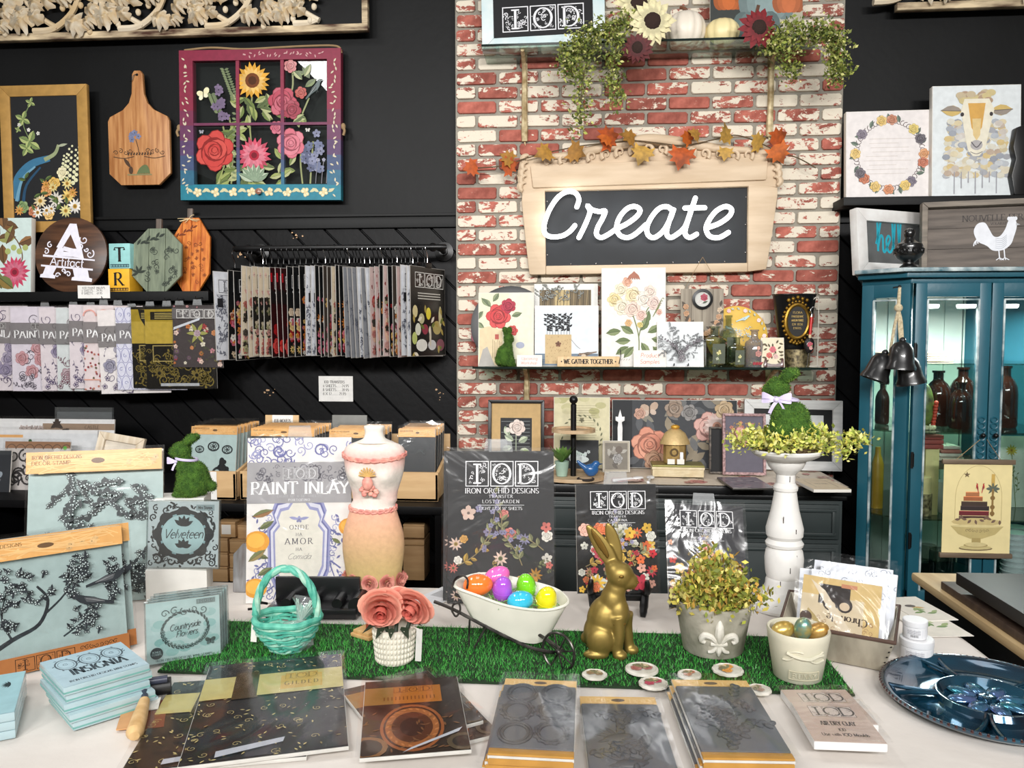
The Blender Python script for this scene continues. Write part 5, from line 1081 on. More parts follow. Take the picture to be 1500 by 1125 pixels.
# dark dresser below the bricks
ZD=.905;DX0,DX1=WP(690,720,3.2).x,WP(1236,720,3.2).x;DK=mat('charcoal_green_paint',(48,56,56),.45,var=.12,scale=8);DTOP=mat('dresser_black_top',(22,23,24),.35)
dr=thing('dresser','charcoal green dresser with panelled doors against the brick chimney','cabinet',((DX0+DX1)/2,3.41,0));DW=DX1-DX0
M().box((0,0,.45),(DW,.40,.84)).build('carcass',DK,dr,bevel=.004)
M().box((.0,-.005,ZD-.018),(DW+.05,.465,.034)).box((0,-.003,ZD-.045),(DW+.025,.44,.02)).build('top_board',DTOP,dr,bevel=.008)
for k in range(3):
 x=-DW/2+DW*(k+.5)/3;wd_=DW/3-.03
 for nm,z0,z1 in(('drawer',.69,.83),('door',.06,.67)):
  d=M().box((x,-.206,(z0+z1)/2),(wd_,.02,z1-z0)).build(nm,DK,dr,bevel=.004)
  for q,(cx,cz,w_,h_)in enumerate(((0,z1-.022,wd_-.03,.014),(0,z0+.022,wd_-.03,.014),(-wd_/2+.025,(z0+z1)/2,.014,z1-z0-.04),(wd_/2-.025,(z0+z1)/2,.014,z1-z0-.04))):M().box((x+cx,-.22,cz),(w_,.012,h_)).build('panel_moulding',DK,d,bevel=.004)
a=Art(DW+.03,.45,None,5);w,h=a.w,a.h;a.rect(0,0,w,h,(222,208,190));a.scatter(0,0,w,h,90,[(206,150,140),(226,190,176),(196,120,116),(236,222,200)],[(150,140,110),(176,166,130)],.035)
pr=a.build('paper_runner',PRINT(),None,((DX0+DX1)/2,3.185,ZD),smooth=False,rot=(-PI/2,0,0));tag(pr,'floral decoupage paper covering the dresser top under all the samples','paper');pr.location.z=ZD
ZD+=.006
def dz(px0,px1,ytop,Y):l,w,h=R(px0,ytop,px1,ytop+50,Y);l.z=ZD;return l,w,WP((px0+px1)/2,ytop,Y).z-ZD
def dpanel(name,lbl,cat,px0,px1,ytop,Y,art,t=.02,lean=6,body=None,seed=1,rz=0,ry=0,inks=None):
 l,w,h=dz(px0,px1,ytop,Y);o=thing(name,lbl,cat,l,-lean,ry,rz);sheet('board',w,h,t,body or WHITE,o,t/2,bevel=.002);a=Art(w-.004,h-.004,None,seed);art(a,a.w,a.h);a.put('print',o,inks,0,.002);return o
def dframe(name,lbl,px0,px1,ytop,Y,fw,fm,art,lean=6,seed=2,rz=0,t=.022):
 l,w,h=dz(px0,px1,ytop,Y);o=thing(name,lbl,'picture',l,-lean,0,rz);rails(o,w,h,fw,t,fm);sheet('backing',w-fw*1.9,h-fw*1.9,.005,BLACK,o,t*.6,fw*.95);a=Art(w-2*fw,h-2*fw,None,seed);art(a,a.w,a.h);a.put('print',o,None,t*.6-.003,fw);return o
def burlap(a,w,h):
 a.rect(0,0,w,h,(206,172,118));a.hold=True;a.up()
 for k in range(60):a.rect(w*k/60,0,w*.004,h,(186,150,98))
 a.hold=False;a.rect(w*.18,h*.12,w*.64,h*.64,(34,36,38))
 for k in range(10):a.stroke([(w*(.2+.05*(k%3)),h*(.16+.06*k)),(w*.78,h*(.165+.06*k))],h*.008,(130,134,134))
 a.stroke([(w*.5,h*.14),(w*.5,h*.52)],w*.02,(150,160,140));a.rose(w*.52,h*.6,w*.17,(226,206,196),(246,240,234))
 for(u,v,an)in((.45,.38,2.6),(.55,.36,.5),(.42,.28,3.4),(.58,.24,-.3),(.36,.46,2)):a.leaf(w*u,h*v,w*.22,w*.13,an,(196,206,180),(150,164,140))
 a.leaf(w*.6,h*.17,w*.2,w*.14,.2,(150,170,120));a.disc(w*.33,h*.56,w*.05,(216,210,200))
dframe('framed_rose','black framed white rose print on a wide burlap mat at the dresser end',714,797,586,3.52,.016,METAL,burlap,6)
def script(a,w,h):
 a.rect(0,0,w,h,(216,208,172));
 for k in range(14):a.disc(w*a.r.random(),h*(.75+.25*a.r.random()),w*.1,mixc((216,208,172),(176,172,120),a.r.random()),w*.06)
 for k in range(16):a.stroke([(w*(.3+.1*a.r.random()),h*(.36+.035*k)),(w*(.7+.1*a.r.random()),h*(.362+.035*k))],h*.005,(150,140,110))
 for k in range(24):t=k*2*PI/24;a.leaf(w*(.5+.34*math.cos(t)),h*(.45+.28*math.sin(t)),w*.08,w*.03,t+1.2,(110,112,84))
 a.blossom(w*.5,h*.68,w*.05,(130,124,96))
dpanel('script_canvas','aged cream canvas with faint handwriting and a leaf wreath behind the tiered tray','canvas',811,894,582,3.52,script)
def bigfl(a,w,h):
 a.rect(0,0,w,h,(62,64,68));a.rect(0,0,w*.16,h,(36,38,42));a.rect(w*.93,0,w*.07,h,(40,44,48))
 for k in range(40):a.leaf(w*(.2+.7*a.r.random()),h*a.r.random(),w*.13,w*.06,a.r.random()*6,a.r.choice([(112,112,112),(136,132,120),(90,92,96),(150,138,118)]))
 a.butterfly(w*.3,h*.85,w*.08,(196,170,150),.2);a.rose(w*.3,h*.34,w*.15,(216,140,116),(238,196,170));a.rose(w*.22,h*.8,w*.05,(196,150,130));a.rose(w*.34,h*.1,w*.09,(176,130,100));a.rose(w*.78,h*.6,w*.13,(206,150,140),(236,206,196));a.daisy(w*.84,h*.62,w*.13,14,(222,190,180),(190,140,120),.35,2);a.daisy(w*.88,h*.2,w*.07,7,(232,212,180),(206,150,80),.6)
 a.rose(w*.9,h*.86,w*.08,(190,160,120));a.rose(w*.5,h*.88,w*.08,(150,128,110));a.rose(w*.62,h*.82,w*.07,(130,126,124))
bf=dpanel('floral_painting','large charcoal panel painted with blush roses and a moth, behind the gilded house','picture',897,1082,586,3.55,bigfl,.025,seed=6)
l,w,h=R(903,613,914,648,3.47);o=thing('fleur_hook','white fleur pointed letter opener propped against the charcoal floral panel','hook',(l.x,3.47,ZD),-3)
M().prism([(-.008,.0),(.008,0),(.011,.19),(.008,.215),(.02,.222),(.02,.24),(.009,.238),(0,.272),(-.009,.238),(-.02,.24),(-.02,.222),(-.008,.215),(-.011,.19)],0,.008).build('blade',mat('white_resin',(226,226,226),.4),o,bevel=.002)
base=TP(850,700,ZD);YTr=base.y;o=thing('tiered_tray','two tier round wooden tray on a black pole with a ball finial','tray',base)
r1=WP(888,700,YTr).x-base.x;r2=(WP(872,630,YTr).x-WP(808,630,YTr).x)/2;zt2=WP(840,633,YTr).z-ZD;zt3=WP(840,585,YTr).z-ZD;cx=WP(840,640,YTr).x-base.x
PALE=wood('pale_wood',(206,180,146),(184,152,114),.6,8,(1,8,8))
for nm,r,z in(('lower_tier',r1+.03,0),('upper_tier',r2,zt2)):M().lathe([(r-.01,0),(r,.002),(r,.016),(r-.006,.016),(r-.008,.008),(0,.008)],48,c=(cx,0,z)).build(nm,PALE,o)
M().lathe([(.012,0),(.012,zt3-.03),(.008,zt3-.026),(.008,zt3-.02)],20,c=(cx,0,.008)).build('pole',METAL,o);M().ball((cx,0,zt3-.002),.018,16,12).build('finial',METAL,o)
TX=base.x+cx
def onbase(name,lbl,cat,px,py,z=ZD):p=TP(px,py,z);return thing(name,lbl,cat,p)
o=onbase('potted_plant','small green leafed plant in a mint pot on the lower tier','plant',823,697,ZD+.01);r=.03
M().lathe([(r*.75,0),(r,.055),(r,.062),(r*.9,.062),(r*.85,.05),(0,.05)],24).build('pot',mat('mint_pot',(150,176,160),.5),o)
m=M()
for k in range(22):
 a_=k*2.4;L=.045+.02*rnd.random();d=Vector((math.cos(a_),math.sin(a_),.9+.6*rnd.random()));p=Vector((0,0,.055));q=p+d*L*.9;s_=d.cross(Vector((0,0,1))).normalized()*L*.3;m.add([p,p+d*L*.5+s_,q,p+d*L*.5-s_],[(0,1,2,3)])
lv=m.build('leaves',mat('pothos_green',(72,112,50),.5,c2=(106,140,70),scale=30),o);lv['kind']='stuff'
o=onbase('bird_figurine','small cobalt blue bird figurine on the lower tier','figurine',866,697,ZD+.01);o.rotation_euler.z=.15;m=M()
m.ball((0,0,.026),(.032,.022,.026),16,12).ball((.02,0,.05),(.017,.014,.015),12,8).tube([(-.02,0,.03),(-.045,0,.05),(-.06,0,.066)],[.014,.009,.005],10).ball((.0,0,.006),(.02,.016,.008),10,6)
fuse(m,'bird_body',mat('cobalt_glaze',(38,92,150),.25,coat=.5,var=.15,scale=12),o,.003,5);M().lathe([(.004,0),(.001,.012),(0,.014)],8).build('beak',mat('cobalt_dark',(24,60,104),.3),o,(.035,0,.049),rot=(0,1.5,0))
o=onbase('round_coaster','dark rimmed round wooden coaster in front of the blue bird','coaster',858,703,ZD+.01)
M().lathe([(0,0),(.034,0),(.037,.004),(.034,.008),(0,.008)],28).build('disc',mat('dark_bark',(44,34,28),.7),o);M().lathe([(0,.0085),(.026,.0085)],24,cap=False).build('pale_face',PALE,o)
def basket_art(a,w,h):
 a.rect(0,0,w,h,(38,40,42));a.disc(w*.5,h*.36,w*.26,(206,216,214),h*.12)
 for k in range(26):a.blossom(w*(.25+.5*a.r.random()),h*(.36+.3*a.r.random()),w*.05,(206,216,216))
 for k in range(8):a.leaf(w*(.25+.06*k),h*.5,w*.12,w*.04,.6+k*.3,(180,196,190))
dpanel('basket_plaque','small black plaque stencilled with a white flower basket behind the tray pole','plaque',820,877,645,3.46,basket_art,.012,8,METAL)
def relief(a,w,h):
 a.rect(0,0,w,h,(126,120,110));a.frame(0,0,w,h,w*.07,(176,168,152))
 for k in range(14):a.leaf(w*(.2+.6*a.r.random()),h*(.15+.7*a.r.random()),w*.3,w*.14,a.r.random()*6,a.r.choice([(150,146,138),(100,94,88),(170,166,158)]))
 a.rose(w*.55,h*.42,w*.2,(150,148,146));a.disc(w*.6,h*.72,w*.14,(110,100,92))
dpanel('relief_tile','pewter grey moulded relief tile leaning in front of the floral panel','tile',883,923,646,3.44,relief,.014,8,seed=3)
l,w,h=dz(956,1031,676,3.33);h=WP(990,684,3.33).z-ZD;o=thing('keepsake_box','cream script covered box with a mossy gold lid','box',l,0,0,-2);CS=mat('script_paper',(226,212,180),.7,c2=(206,188,150),scale=30)
M().box((0,.06,h*.36),(w,.12,h*.72)).build('box_body',CS,o,bevel=.002);M().box((0,.06,h*.85),(w+.006,.126,h*.24)).build('box_lid',CS,o,bevel=.002);M().box((0,.06,h*.98+.003),(w+.004,.124,.008)).build('gold_top',mat('moss_gold',(140,136,78),.4,metal=.5),o,bevel=.002)
a=Art(w,h,None,4)
for k in range(7):a.stroke([(w*.03,h*(.08+.09*k)),(w*(.6+.35*a.r.random()),h*(.082+.09*k))],h*.02,(196,178,140))
a.put('print',o);zb=ZD+h*.98+.01
l,w,h=R(968,622,1010,672,3.37);o=thing('gilded_house','gilded domed cottage ornament with a round window on the keepsake box','ornament',(l.x,3.38,zb));h=WP(990,622,3.37).z-zb;GL=mat('gilded_plaster',(186,156,98),.5,metal=.4,c2=(150,120,70),scale=20,bump=.4)
M().lathe([(w*.36,0),(w*.4,h*.1),(w*.4,h*.5),(w*.36,h*.52)],10,sy=.7).build('cottage_wall',GL,o,angle=20);m=M();m.lathe([(w*.54,h*.5),(w*.5,h*.58),(w*.36,h*.78),(w*.14,h*.9),(0,h*.93)],22,sy=.75).build('domed_roof',mat('roof_gold',(196,168,116),.5,metal=.3,bump=.6),o)
M().ball((0,-.01,h*.94),(w*.16,w*.12,h*.06),10,8).build('roof_bird',mat('amber_gold',(214,160,60),.4,metal=.4),o)
M().tube([(w*.12*math.cos(t)-w*.05,-w*.29,h*.3+w*.12*math.sin(t))for t in[k*PI/8 for k in range(16)]],w*.03,6,closed=True).build('round_window',mat('dark_gold',(90,70,40),.5),o);M().box((w*.2,-w*.27,h*.16),(w*.12,.02,h*.3)).build('cottage_door',mat('white_resin',(226,226,226),.4),o,bevel=.003)
for k,dx in enumerate((-.02,.02)):M().box((dx,-w*.34,h*.07),(.03,.004,h*.13)).build('letter_card',PAPER,o)
for k,(px,py,rz)in enumerate(((926,703,35),(952,703,80))):
 o=onbase('white_spoon',['white scoop lying on the dresser paper, nearer the tray','white scoop lying on the dresser paper, nearer the keepsake box'][k],'spoon',px,py,ZD);o.rotation_euler.z=math.radians(rz)
 m=M();m.ball((0.03,0,.006),(.03,.018,.006),14,8);m.tube([(0,0,.006),(-.05,0,.007),(-.1,0,.006)],[.006,.005,.007],8);fuse(m,'scoop',mat('white_resin',(226,226,226),.4),o,.0025,3)
def blackart(a,w,h):a.rect(0,0,w,h,(20,20,22));a.scroll(w*.6,h*.15,w*.2,1.4,1,1,w*.02,(70,70,74));a.scroll(w*.75,h*.5,w*.15,1.4,1,-1,w*.03,(190,180,170));a.scroll(w*.75,h*.75,w*.15,1.4,3,1,w*.03,(150,140,130))
dframe('framed_black_tile','narrow black framed black picture tucked behind the pink heart frame',1040,1098,626,3.43,.008,mat('worn_black_frame',(40,36,34),.6,c2=(120,110,100),scale=60),blackart,5)
def pinkart(a,w,h):
 a.rect(0,0,w,h,(98,94,106))
 for k in range(16):a.sprig(w*(.15+.7*a.r.random()),h*.6,w*.4,.6+2*a.r.random(),(170,140,80),(196,160,90),5)
 for k in range(12):a.blossom(w*(.15+.7*a.r.random()),h*(.6+.3*a.r.random()),w*.06,a.r.choice([(196,130,110),(206,176,100)]))
pf=dframe('pink_frame','dusty pink rope edged frame with a clay heart over a grey ground',1060,1124,606,3.4,.012,mat('dusty_pink_rope',(196,160,160),.6,c2=(120,92,92),scale=90),pinkart,6)
m=M();HT=[(0,-.055),(.03,-.02),(.045,.01),(.035,.032),(.015,.034),(0,.02),(-.015,.034),(-.035,.032),(-.045,.01),(-.03,-.02)]
m.prism([(x,z)for x,z in HT],-.022,0);m.build('clay_heart',mat('clay_pink',(206,150,146),.6),pf,(0,.01,.17),bevel=.006,rot=(0,.12,0));m=M()
for k in range(3):m.ball((-.012+.014*k,-.018,.19),(.011,.009,.01),10,7)
m.build('clay_roses',mat('clay_cream',(226,186,160),.6),pf)
def lying(name,lbl,cat,corners,z,t,m,art=None,seed=1,ink=None,bev=.0015,edge=None):
 P=[TP(x,y,z+t)for x,y in corners];c=sum(P,Vector())/4;ux=((P[1]-P[0])+(P[2]-P[3]))/2;uy=((P[3]-P[0])+(P[2]-P[1]))/2;ang=math.atan2(ux.y,ux.x);w,h=ux.length,uy.length*abs(math.sin(uy.angle(ux)))
 o=thing(name,lbl,cat,(c.x,c.y,z),0,0,math.degrees(ang));M().box((0,0,t/2),(w,h,t)).build('slab' if not edge else edge,m,o,bevel=bev)
 if art:a=Art(w,h,None,seed);art(a,w,h);p=a.build('print',ink or PRINT(),o,(0,-h/2,t+.0004),smooth=False,rot=(-PI/2,0,0))
 return o,w,h
def marble(a,w,h):a.rect(0,0,w,h,(130,120,126));[a.disc(w*a.r.random(),h*a.r.random(),w*.08,a.r.choice([(96,86,92),(176,166,166),(150,120,130)]),w*.04)for k in range(30)]
lying('glossy_tile','flat glossy mauve tile lying on the dresser edge before the pink frame','tile',((1066,715),(1120,715),(1121,699),(1057,699)),ZD,.008,STEEL,marble,3,SHINY())
def moth(a,w,h):a.rect(0,0,w,h,(222,204,176));a.frame(w*.2,h*.2,w*.6,h*.6,w*.01,(120,104,90));[a.scroll(w*(.35+.05*k),h*.5,w*.05,1.2,k,1,w*.01,(110,100,92))for k in range(7)]
lying('printed_tile','flat cream printed tile at the far end of the dresser','tile',((1186,717),(1236,717),(1222,701),(1166,701)),ZD,.012,PAPER,moth,4)
l,w,h=dz(1091,1236,586,3.54);o=thing('framed_monogram','wide whitewashed frame with a black mat behind the candlestick planter','picture',l,-5,.8);WW=mat('whitewashed_wood',(228,228,226),.6,c2=(206,206,204),scale=12,stretch=(1,6,6))
rails(o,w,h,.042,.025,WW);sheet('backing',w-.078,h-.078,.005,BLACK,o,.016,.039);a=Art(w-.084,h-.084,(20,21,23),4);a.rect(a.w*.11,a.h*.11,a.w*.78,a.h*.78,(226,228,228));a.iod(a.w*.7,a.h*.5,a.w*.17,(90,92,96),(226,228,228),n=5);a.put('print',o,None,.012,.042)
# right: wall shelf, canvases, glazed cabinet, black table
YS2=3.5;za=WP(1360,287,YS2).z;x0,x1=WP(1236,287,YS2).x,2.5
o=thing('picture_ledge','black wall ledge carrying the wreath and sheep canvases','shelf',((x0+x1)/2,YS2,za));M().box((0,.11,-.018),(x1-x0,.22,.036)).build('ledge_board',BLACK,o,bevel=.003)
def ledge(px0,px1,ytop,Y):l,w,h=R(px0,ytop,px1,ytop+50,Y);l.z=za+.0005;return l,w,WP((px0+px1)/2,ytop,Y).z-za
def wreath(a,w,h):
 a.rect(0,0,w,h,(230,224,222))
 for k in range(9):a.rect(w*(.2+.1*a.r.random()),h*(.28+.05*k),w*(.3+.3*a.r.random()),h*.006,(206,196,190))
 IN=(92,76,76)
 for k in range(60):
  t=k*2*PI/60;x,y=w*(.5+.38*math.cos(t)),h*(.5+.38*math.sin(t));a.scroll(x,y,w*.04,.8,t,1,w*.008,IN)
  if k%3==0:a.leaf(x,y,w*.1,w*.05,t+a.r.uniform(-1,1),(120,136,120),(96,110,100))
 for(t,c)in((2.5,(120,110,124)),(1.5,(196,130,100)),(1.8,(226,190,110)),(.8,(220,196,110)),(.45,(90,84,92)),(.0,(214,150,100)),(-.25,(190,110,84)),(-.9,(120,112,126)),(-1.1,(230,196,110)),(-1.6,(214,140,100)),(-2.0,(226,190,110)),(-2.4,(196,110,76)),(-2.6,(96,88,96)),(3.1,(226,190,110))):a.rose(w*(.5+.4*math.cos(t)),h*(.5+.4*math.sin(t)),w*.065,c)
def std(name,lbl,px0,px1,ytop,Y,art,seed,t=.03,ry=0,lean=3):
 l,w,h=ledge(px0,px1,ytop,Y);o=thing(name,lbl,'canvas',l,-lean,ry);sheet('board',w,h,t,WHITE,o,t/2,bevel=.002);a=Art(w-.004,h-.004,None,seed);art(a,a.w,a.h);a.put('print',o,None,0,.002)
std('wreath_canvas','white canvas with a loose flower wreath, left of the sheep canvas on the ledge',1242,1370,160,3.56,wreath,3,ry=-.4)
def sheep(a,w,h):
 a.rect(0,0,w,h,(222,228,230));C=[(196,176,130),(150,150,156),(206,176,110),(176,150,126),(214,200,170),(130,134,146)]
 for k in range(260):
  v=a.r.random();u=.5+(a.r.random()-.5)*(.75-.15*v);a.disc(w*u,h*(.18+.5*v),w*.048,mixc(a.r.choice(C),(222,228,230),.15+.55*a.r.random()),w*.036,8)
 for k in range(7):a.stroke([(w*(.25+.08*k),h*.22),(w*(.25+.08*k),h*(.02+.05*(k%3)))],w*.012,(160,160,166))
 for k in range(24):a.disc(w*(.5+(a.r.random()-.5)*.4),h*(.86+.08*a.r.random()),w*.055,a.r.choice([(196,180,150),(176,150,126),(206,190,140)]),w*.04)
 for sg in(-1,1):a.leaf(w*(.5+sg*.16),h*.77,w*.25,w*.13,(0.05 if sg>0 else PI-.05),(206,178,110),(150,140,130))
 a.poly([(w*x,h*y)for x,y in((.36,.88),(.64,.88),(.7,.78),(.64,.58),(.6,.42),(.53,.36),(.46,.36),(.4,.42),(.36,.58),(.32,.78))],(232,226,206));a.poly([(w*x,h*y)for x,y in((.4,.84),(.6,.84),(.56,.62),(.5,.54),(.44,.62))],(214,166,86));a.poly([(w*x,h*y)for x,y in((.45,.7),(.55,.7),(.54,.55),(.5,.5),(.46,.55))],(222,196,140))
 a.disc(w*.5,h*.46,w*.07,(176,172,172),w*.06);a.curve([(w*.44,h*.49),(w*.5,h*.44),(w*.56,h*.49)],w*.012,(90,86,90));a.curve([(w*.43,h*.4),(w*.5,h*.38),(w*.57,h*.4)],w*.008,(120,116,116))
 for sg in(-1,1):a.disc(w*(.5+sg*.165),h*.74,w*.02,(60,54,56),w*.025)
std('sheep_canvas','tall pale canvas with a watercolour sheep face dripping down, on the ledge',1369,1500,122,3.53,sheep,4)
o=thing('dark_bracket','dark scrolled bracket at the very edge of the ledge','bracket',(WP(1504,240,3.42).x,3.52,za));M().prism([(0,0),(.06,0),(.06,.3),(.0,.28),(-.012,.2),(.0,.15),(-.015,.08)],-.02,.02).build('bracket_body',METAL,o,bevel=.004)
TEAL=mat('teal_cabinet_paint',(28,84,100),.4,var=.1,scale=5,bump=.1);TEALW=mat('worn_teal_edge',(36,88,102),.45,c2=(196,206,206),scale=16)
YC=3.0;cab=thing('glazed_cabinet','tall teal glazed corner cabinet with a canted side and two glass doors','cabinet',(1.51,3.3,0));CO=cab.location
FX0,FX1=WP(1331,600,YC).x,1.79;ZC1=WP(1390,415,YC).z;ZC0=.12;S_=.13
def lp(x,y):return(x-CO.x,y-CO.y)
foot=[lp(FX0,YC),lp(FX1,YC),lp(FX1+S_,YC+S_),lp(FX1+S_-.22,3.62),lp(FX0-S_+.22,3.62),lp(FX0-S_,YC+S_)]
def slab(name,z0,z1,e,m,bevel=.004):
 cx,cy=lp(1.51,3.33);f=[(x+(e if x>0 else-e),y-(e if y<0.2 else 0))for x,y in f_];n=len(f);mm=M();mm.add([(x,y,z0)for x,y in f]+[(x,y,z1)for x,y in f],[tuple(range(n))[::-1],tuple(range(n,2*n))]+[(i,(i+1)%n,n+(i+1)%n,n+i)for i in range(n)]);return mm.build(name,m,cab,bevel=bevel)
f_=foot
slab('plinth',ZC0,.5,.0,TEAL);slab('cabinet_top',ZC1,ZC1+.02,.005,TEAL);slab('cornice',ZC1+.02,ZC1+.04,.03,TEAL);slab('cornice',ZC1+.04,ZC1+.055,.05,TEALW)
IN_=mat('cabinet_interior',(190,202,194),.6,var=.03)
M().box((0,.30,(ZC1+.5)/2),(FX1-FX0-.16,.012,ZC1-.5)).build('back_panel',IN_,cab)
for sg in(-1,1):
 pts=[lp(FX0-S_,YC+S_),lp(FX0-S_+.22,3.62)]if sg<0 else[lp(FX1+S_-.22,3.62),lp(FX1+S_,YC+S_)];(ax,ay),(bx,by)=pts;dx=.012
 M().add([(ax,ay,.5),(bx,by,.5),(bx+dx,by,.5),(ax+dx,ay,.5),(ax,ay,ZC1),(bx,by,ZC1),(bx+dx,by,ZC1),(ax+dx,ay,ZC1)],[(0,3,2,1),(4,5,6,7),(0,1,5,4),(1,2,6,5),(2,3,7,6),(3,0,4,7)]).build('side_panel',TEAL,cab,smooth=False)
for k in range(6):M().box((-.2+.08*k,.29,(ZC1+.5)/2),(.006,.008,ZC1-.5)).build('back_batten',IN_,cab)
GW=clear('cabinet_glass',tint=(236,242,240),rough=.01,gloss=.05)
def leaf_frame(name,p,q,z0,z1,st,glass0,hw=None):
 P,Q=Vector((*lp(*p),0)),Vector((*lp(*q),0));L=(Q-P).length;ang=math.atan2(Q.y-P.y,Q.x-P.x);d=M()
 d.box((st/2,0,(z1-z0)/2),(st,.026,z1-z0)).box((L-st/2,0,(z1-z0)/2),(st,.026,z1-z0)).box((L/2,0,z1-z0-.025),(L,.024,.05)).box((L/2,0,glass0/2),(L,.024,glass0))
 f=d.build(name,TEAL,cab,P+Vector((0,0,z0)),rot=(0,0,ang),bevel=.003)
 sheet('glass_pane',L-2*st,z1-z0-.06-glass0,.003,GW,f,0,glass0,L/2)
 b=M()
 for x in(st+.002,L-st-.002):b.box((x,-.012,(z1-z0+glass0-.06)/2),(.007,.01,z1-z0-.06-glass0))
 b.box((L/2,-.012,z1-z0-.06),(L-2*st,.01,.006));b.build('glazing_bead',TEALW,f,bevel=.002);return f,L
dA,LD=leaf_frame('glass_door',(FX0+.004,YC-.012),(1.509,YC-.012),.5,ZC1,.04,.06);dB,_=leaf_frame('glass_door',(1.513,YC-.012),(FX1-.004,YC-.012),.5,ZC1,.04,.06)
leaf_frame('canted_side',(FX0-S_,YC+S_-.01),(FX0-.004,YC-.006),.5,ZC1,.045,.06);leaf_frame('canted_side',(FX1+.004,YC-.006),(FX1+S_,YC+S_-.01),.5,ZC1,.045,.06)
zk=WP(1434,640,YC).z
for x,d in((LD-.02,dA),(.02,dB)):
 m=M()
 for k in range(7):m.tube([(x+.012*math.cos(t),-.016,zk-.5+.022*(k-3)+.01*math.sin(t))for t in[q*PI/5 for q in range(10)]],.003,5,closed=True)
 m.build('carved_fretwork',TEAL,d);M().ball((x,-.03,zk-.5+.01),.009,10,8).tube([(x,-.012,zk-.49),(x,-.03,zk-.49)],.004,8).build('knob',METAL,d)
for z in(.75,1.05,1.45):M().box((FX0+.006-CO.x,YC-.03-CO.y,z),(.008,.012,.05)).tube([(FX0+.003-CO.x,YC-.034-CO.y,z-.03),(FX0+.003-CO.x,YC-.034-CO.y,z+.03)],.005,8).build('hinge',METAL,cab)
SHZ=[WP(1390,y,3.12).z for y in(531,629,752)]
for z in SHZ:slab_f=[(x*.97,y*.97)for x,y in foot];f_=slab_f;slab('glass_shelf',z-.006,z,-.004,GREEN_GLASS,0)
f_=foot
PUCK=emit('puck_light',(255,250,236),9)
for px in(1362,1416,1478):
 p=WP(px,432,3.16);M().lathe([(.03,0),(.034,.006),(.034,.014)],20).build('puck_lamp',PUCK,cab,(p.x-CO.x,p.y-CO.y,ZC1-.085))
 l=area('cabinet_lamp',(p.x,p.y,ZC1-.088),(.05,.05),5);l.rotation_euler=(0,0,0)
def inside(px0,px1,ytop,Y,zi):l,w,h=R(px0,ytop,px1,ytop+30,Y);z=SHZ[zi];l.z=z+.001;return l,w,WP((px0+px1)/2,ytop,Y).z-z
AMB=mat('amber_glass',(44,18,12),.08,var=.2,scale=6,coat=.6);
def amber(lbl,px0,px1,ytop,Y):
 l,w,h=inside(px0,px1,ytop,Y,1);r=w/2;o=thing('amber_bottle',lbl,'bottle',l);M().lathe([(r*.9,0),(r,.01),(r,h*.55),(r*.93,h*.66),(r*.7,h*.76),(r*.42,h*.82),(r*.38,h*.85),(r*.38,h*.95),(r*.48,h*.96),(r*.48,h),(r*.36,h)],36).build('bottle_body',AMB,o,angle=50)
amber('brown glass apothecary bottle beside the decorated egg in the cabinet',1356,1393,543,3.25);amber('brown glass apothecary bottle with its neck behind another, by the door stile',1392,1430,538,3.3);amber('brown glass apothecary bottle at the front of the left door, under the shelf light',1391,1424,560,3.14);amber('brown glass apothecary bottle behind the second cabinet door',1457,1491,536,3.2);amber('brown glass apothecary bottle seen through the canted side pane',1283,1303,560,3.3)
l,w,h=inside(1343,1368,562,3.12,1);o=thing('decorated_egg','tall green decorated egg ornament with red flowers in the cabinet','ornament',l);M().lathe([(w*.1,0)]+[(w*.5*math.sin(PI*k/14)*(1+.1*math.cos(PI*k/14)),h*.52-h*.48*math.cos(PI*k/14))for k in range(1,14)]+[(0,h)],24).build('egg_shell',mat('egg_green',(110,124,56),.4,c2=(60,54,40),scale=30),o);m=M()
for k in range(8):m.ball((w*.44,-.01-.003*k,h*(.1+.07*k)),.009,8,6)
m.build('red_flowers',mat('red_wax',(190,60,40),.5),o);m=M()
for k in range(14):m.ball((w*.5*math.cos(k*.45),w*.5*math.sin(k*.45),.008),.01,6,5)
m.build('moss_base',mat('pale_moss',(176,170,140),.9),o)
for k,(p0,p1,yt,Y,zi,c,lbl)in enumerate(((1348,1400,516,3.2,0,(214,186,160),'folded tan paper packet on the top cabinet shelf'),(1291,1312,517,3.25,0,(176,130,100),'rusty folded packet on the top cabinet shelf behind the bells'))):
 l,w,h=inside(p0,p1,yt,Y,zi);o=thing('folded_packet',lbl,'packet',l,0,0,4);mt=mat('folded_%d'%k,c,.7)
 for q in range(4):M().box((rnd.uniform(-.006,.006),.05,h*(q+.5)/4),(w,.1,h/4-.001)).build('fold',mt,o,bevel=.002)
l,w,h=inside(1348,1432,640,3.3,2);zmid=WP(1390,667,3.3).z
o=thing('serving_platform','dark wooden riser on the middle cabinet shelf','riser',(l.x,3.25,SHZ[2]+.001));M().box((0,0,zmid-SHZ[2]-.02),(.26,.2,.03)).build('riser_top',wood('dark_riser',(52,36,32),(36,24,22)),o,bevel=.003);[M().box((s*.11,0,(zmid-SHZ[2]-.035)/2),(.02,.18,zmid-SHZ[2]-.035)).build('leg',wood('dark_riser',(52,36,32),(36,24,22)),o)for s in(-1,1)]
o=thing('folded_towels','folded striped kitchen towels stacked on the dark riser','towels',(WP(1385,660,3.22).x,3.22,zmid-.004));CL=[(206,190,176),(226,214,204),(190,120,110),(214,200,190)]
for q in range(4):M().box((0,0,.008+q*.015),(.1-.01*q,.1,.014)).build('towel',mat('towel_%d'%q,CL[q],.9),o,bevel=.006)
o=thing('book_stack','small stack of red books under the egg shelf','books',(WP(1358,640,3.1).x,3.13,zmid-.004))
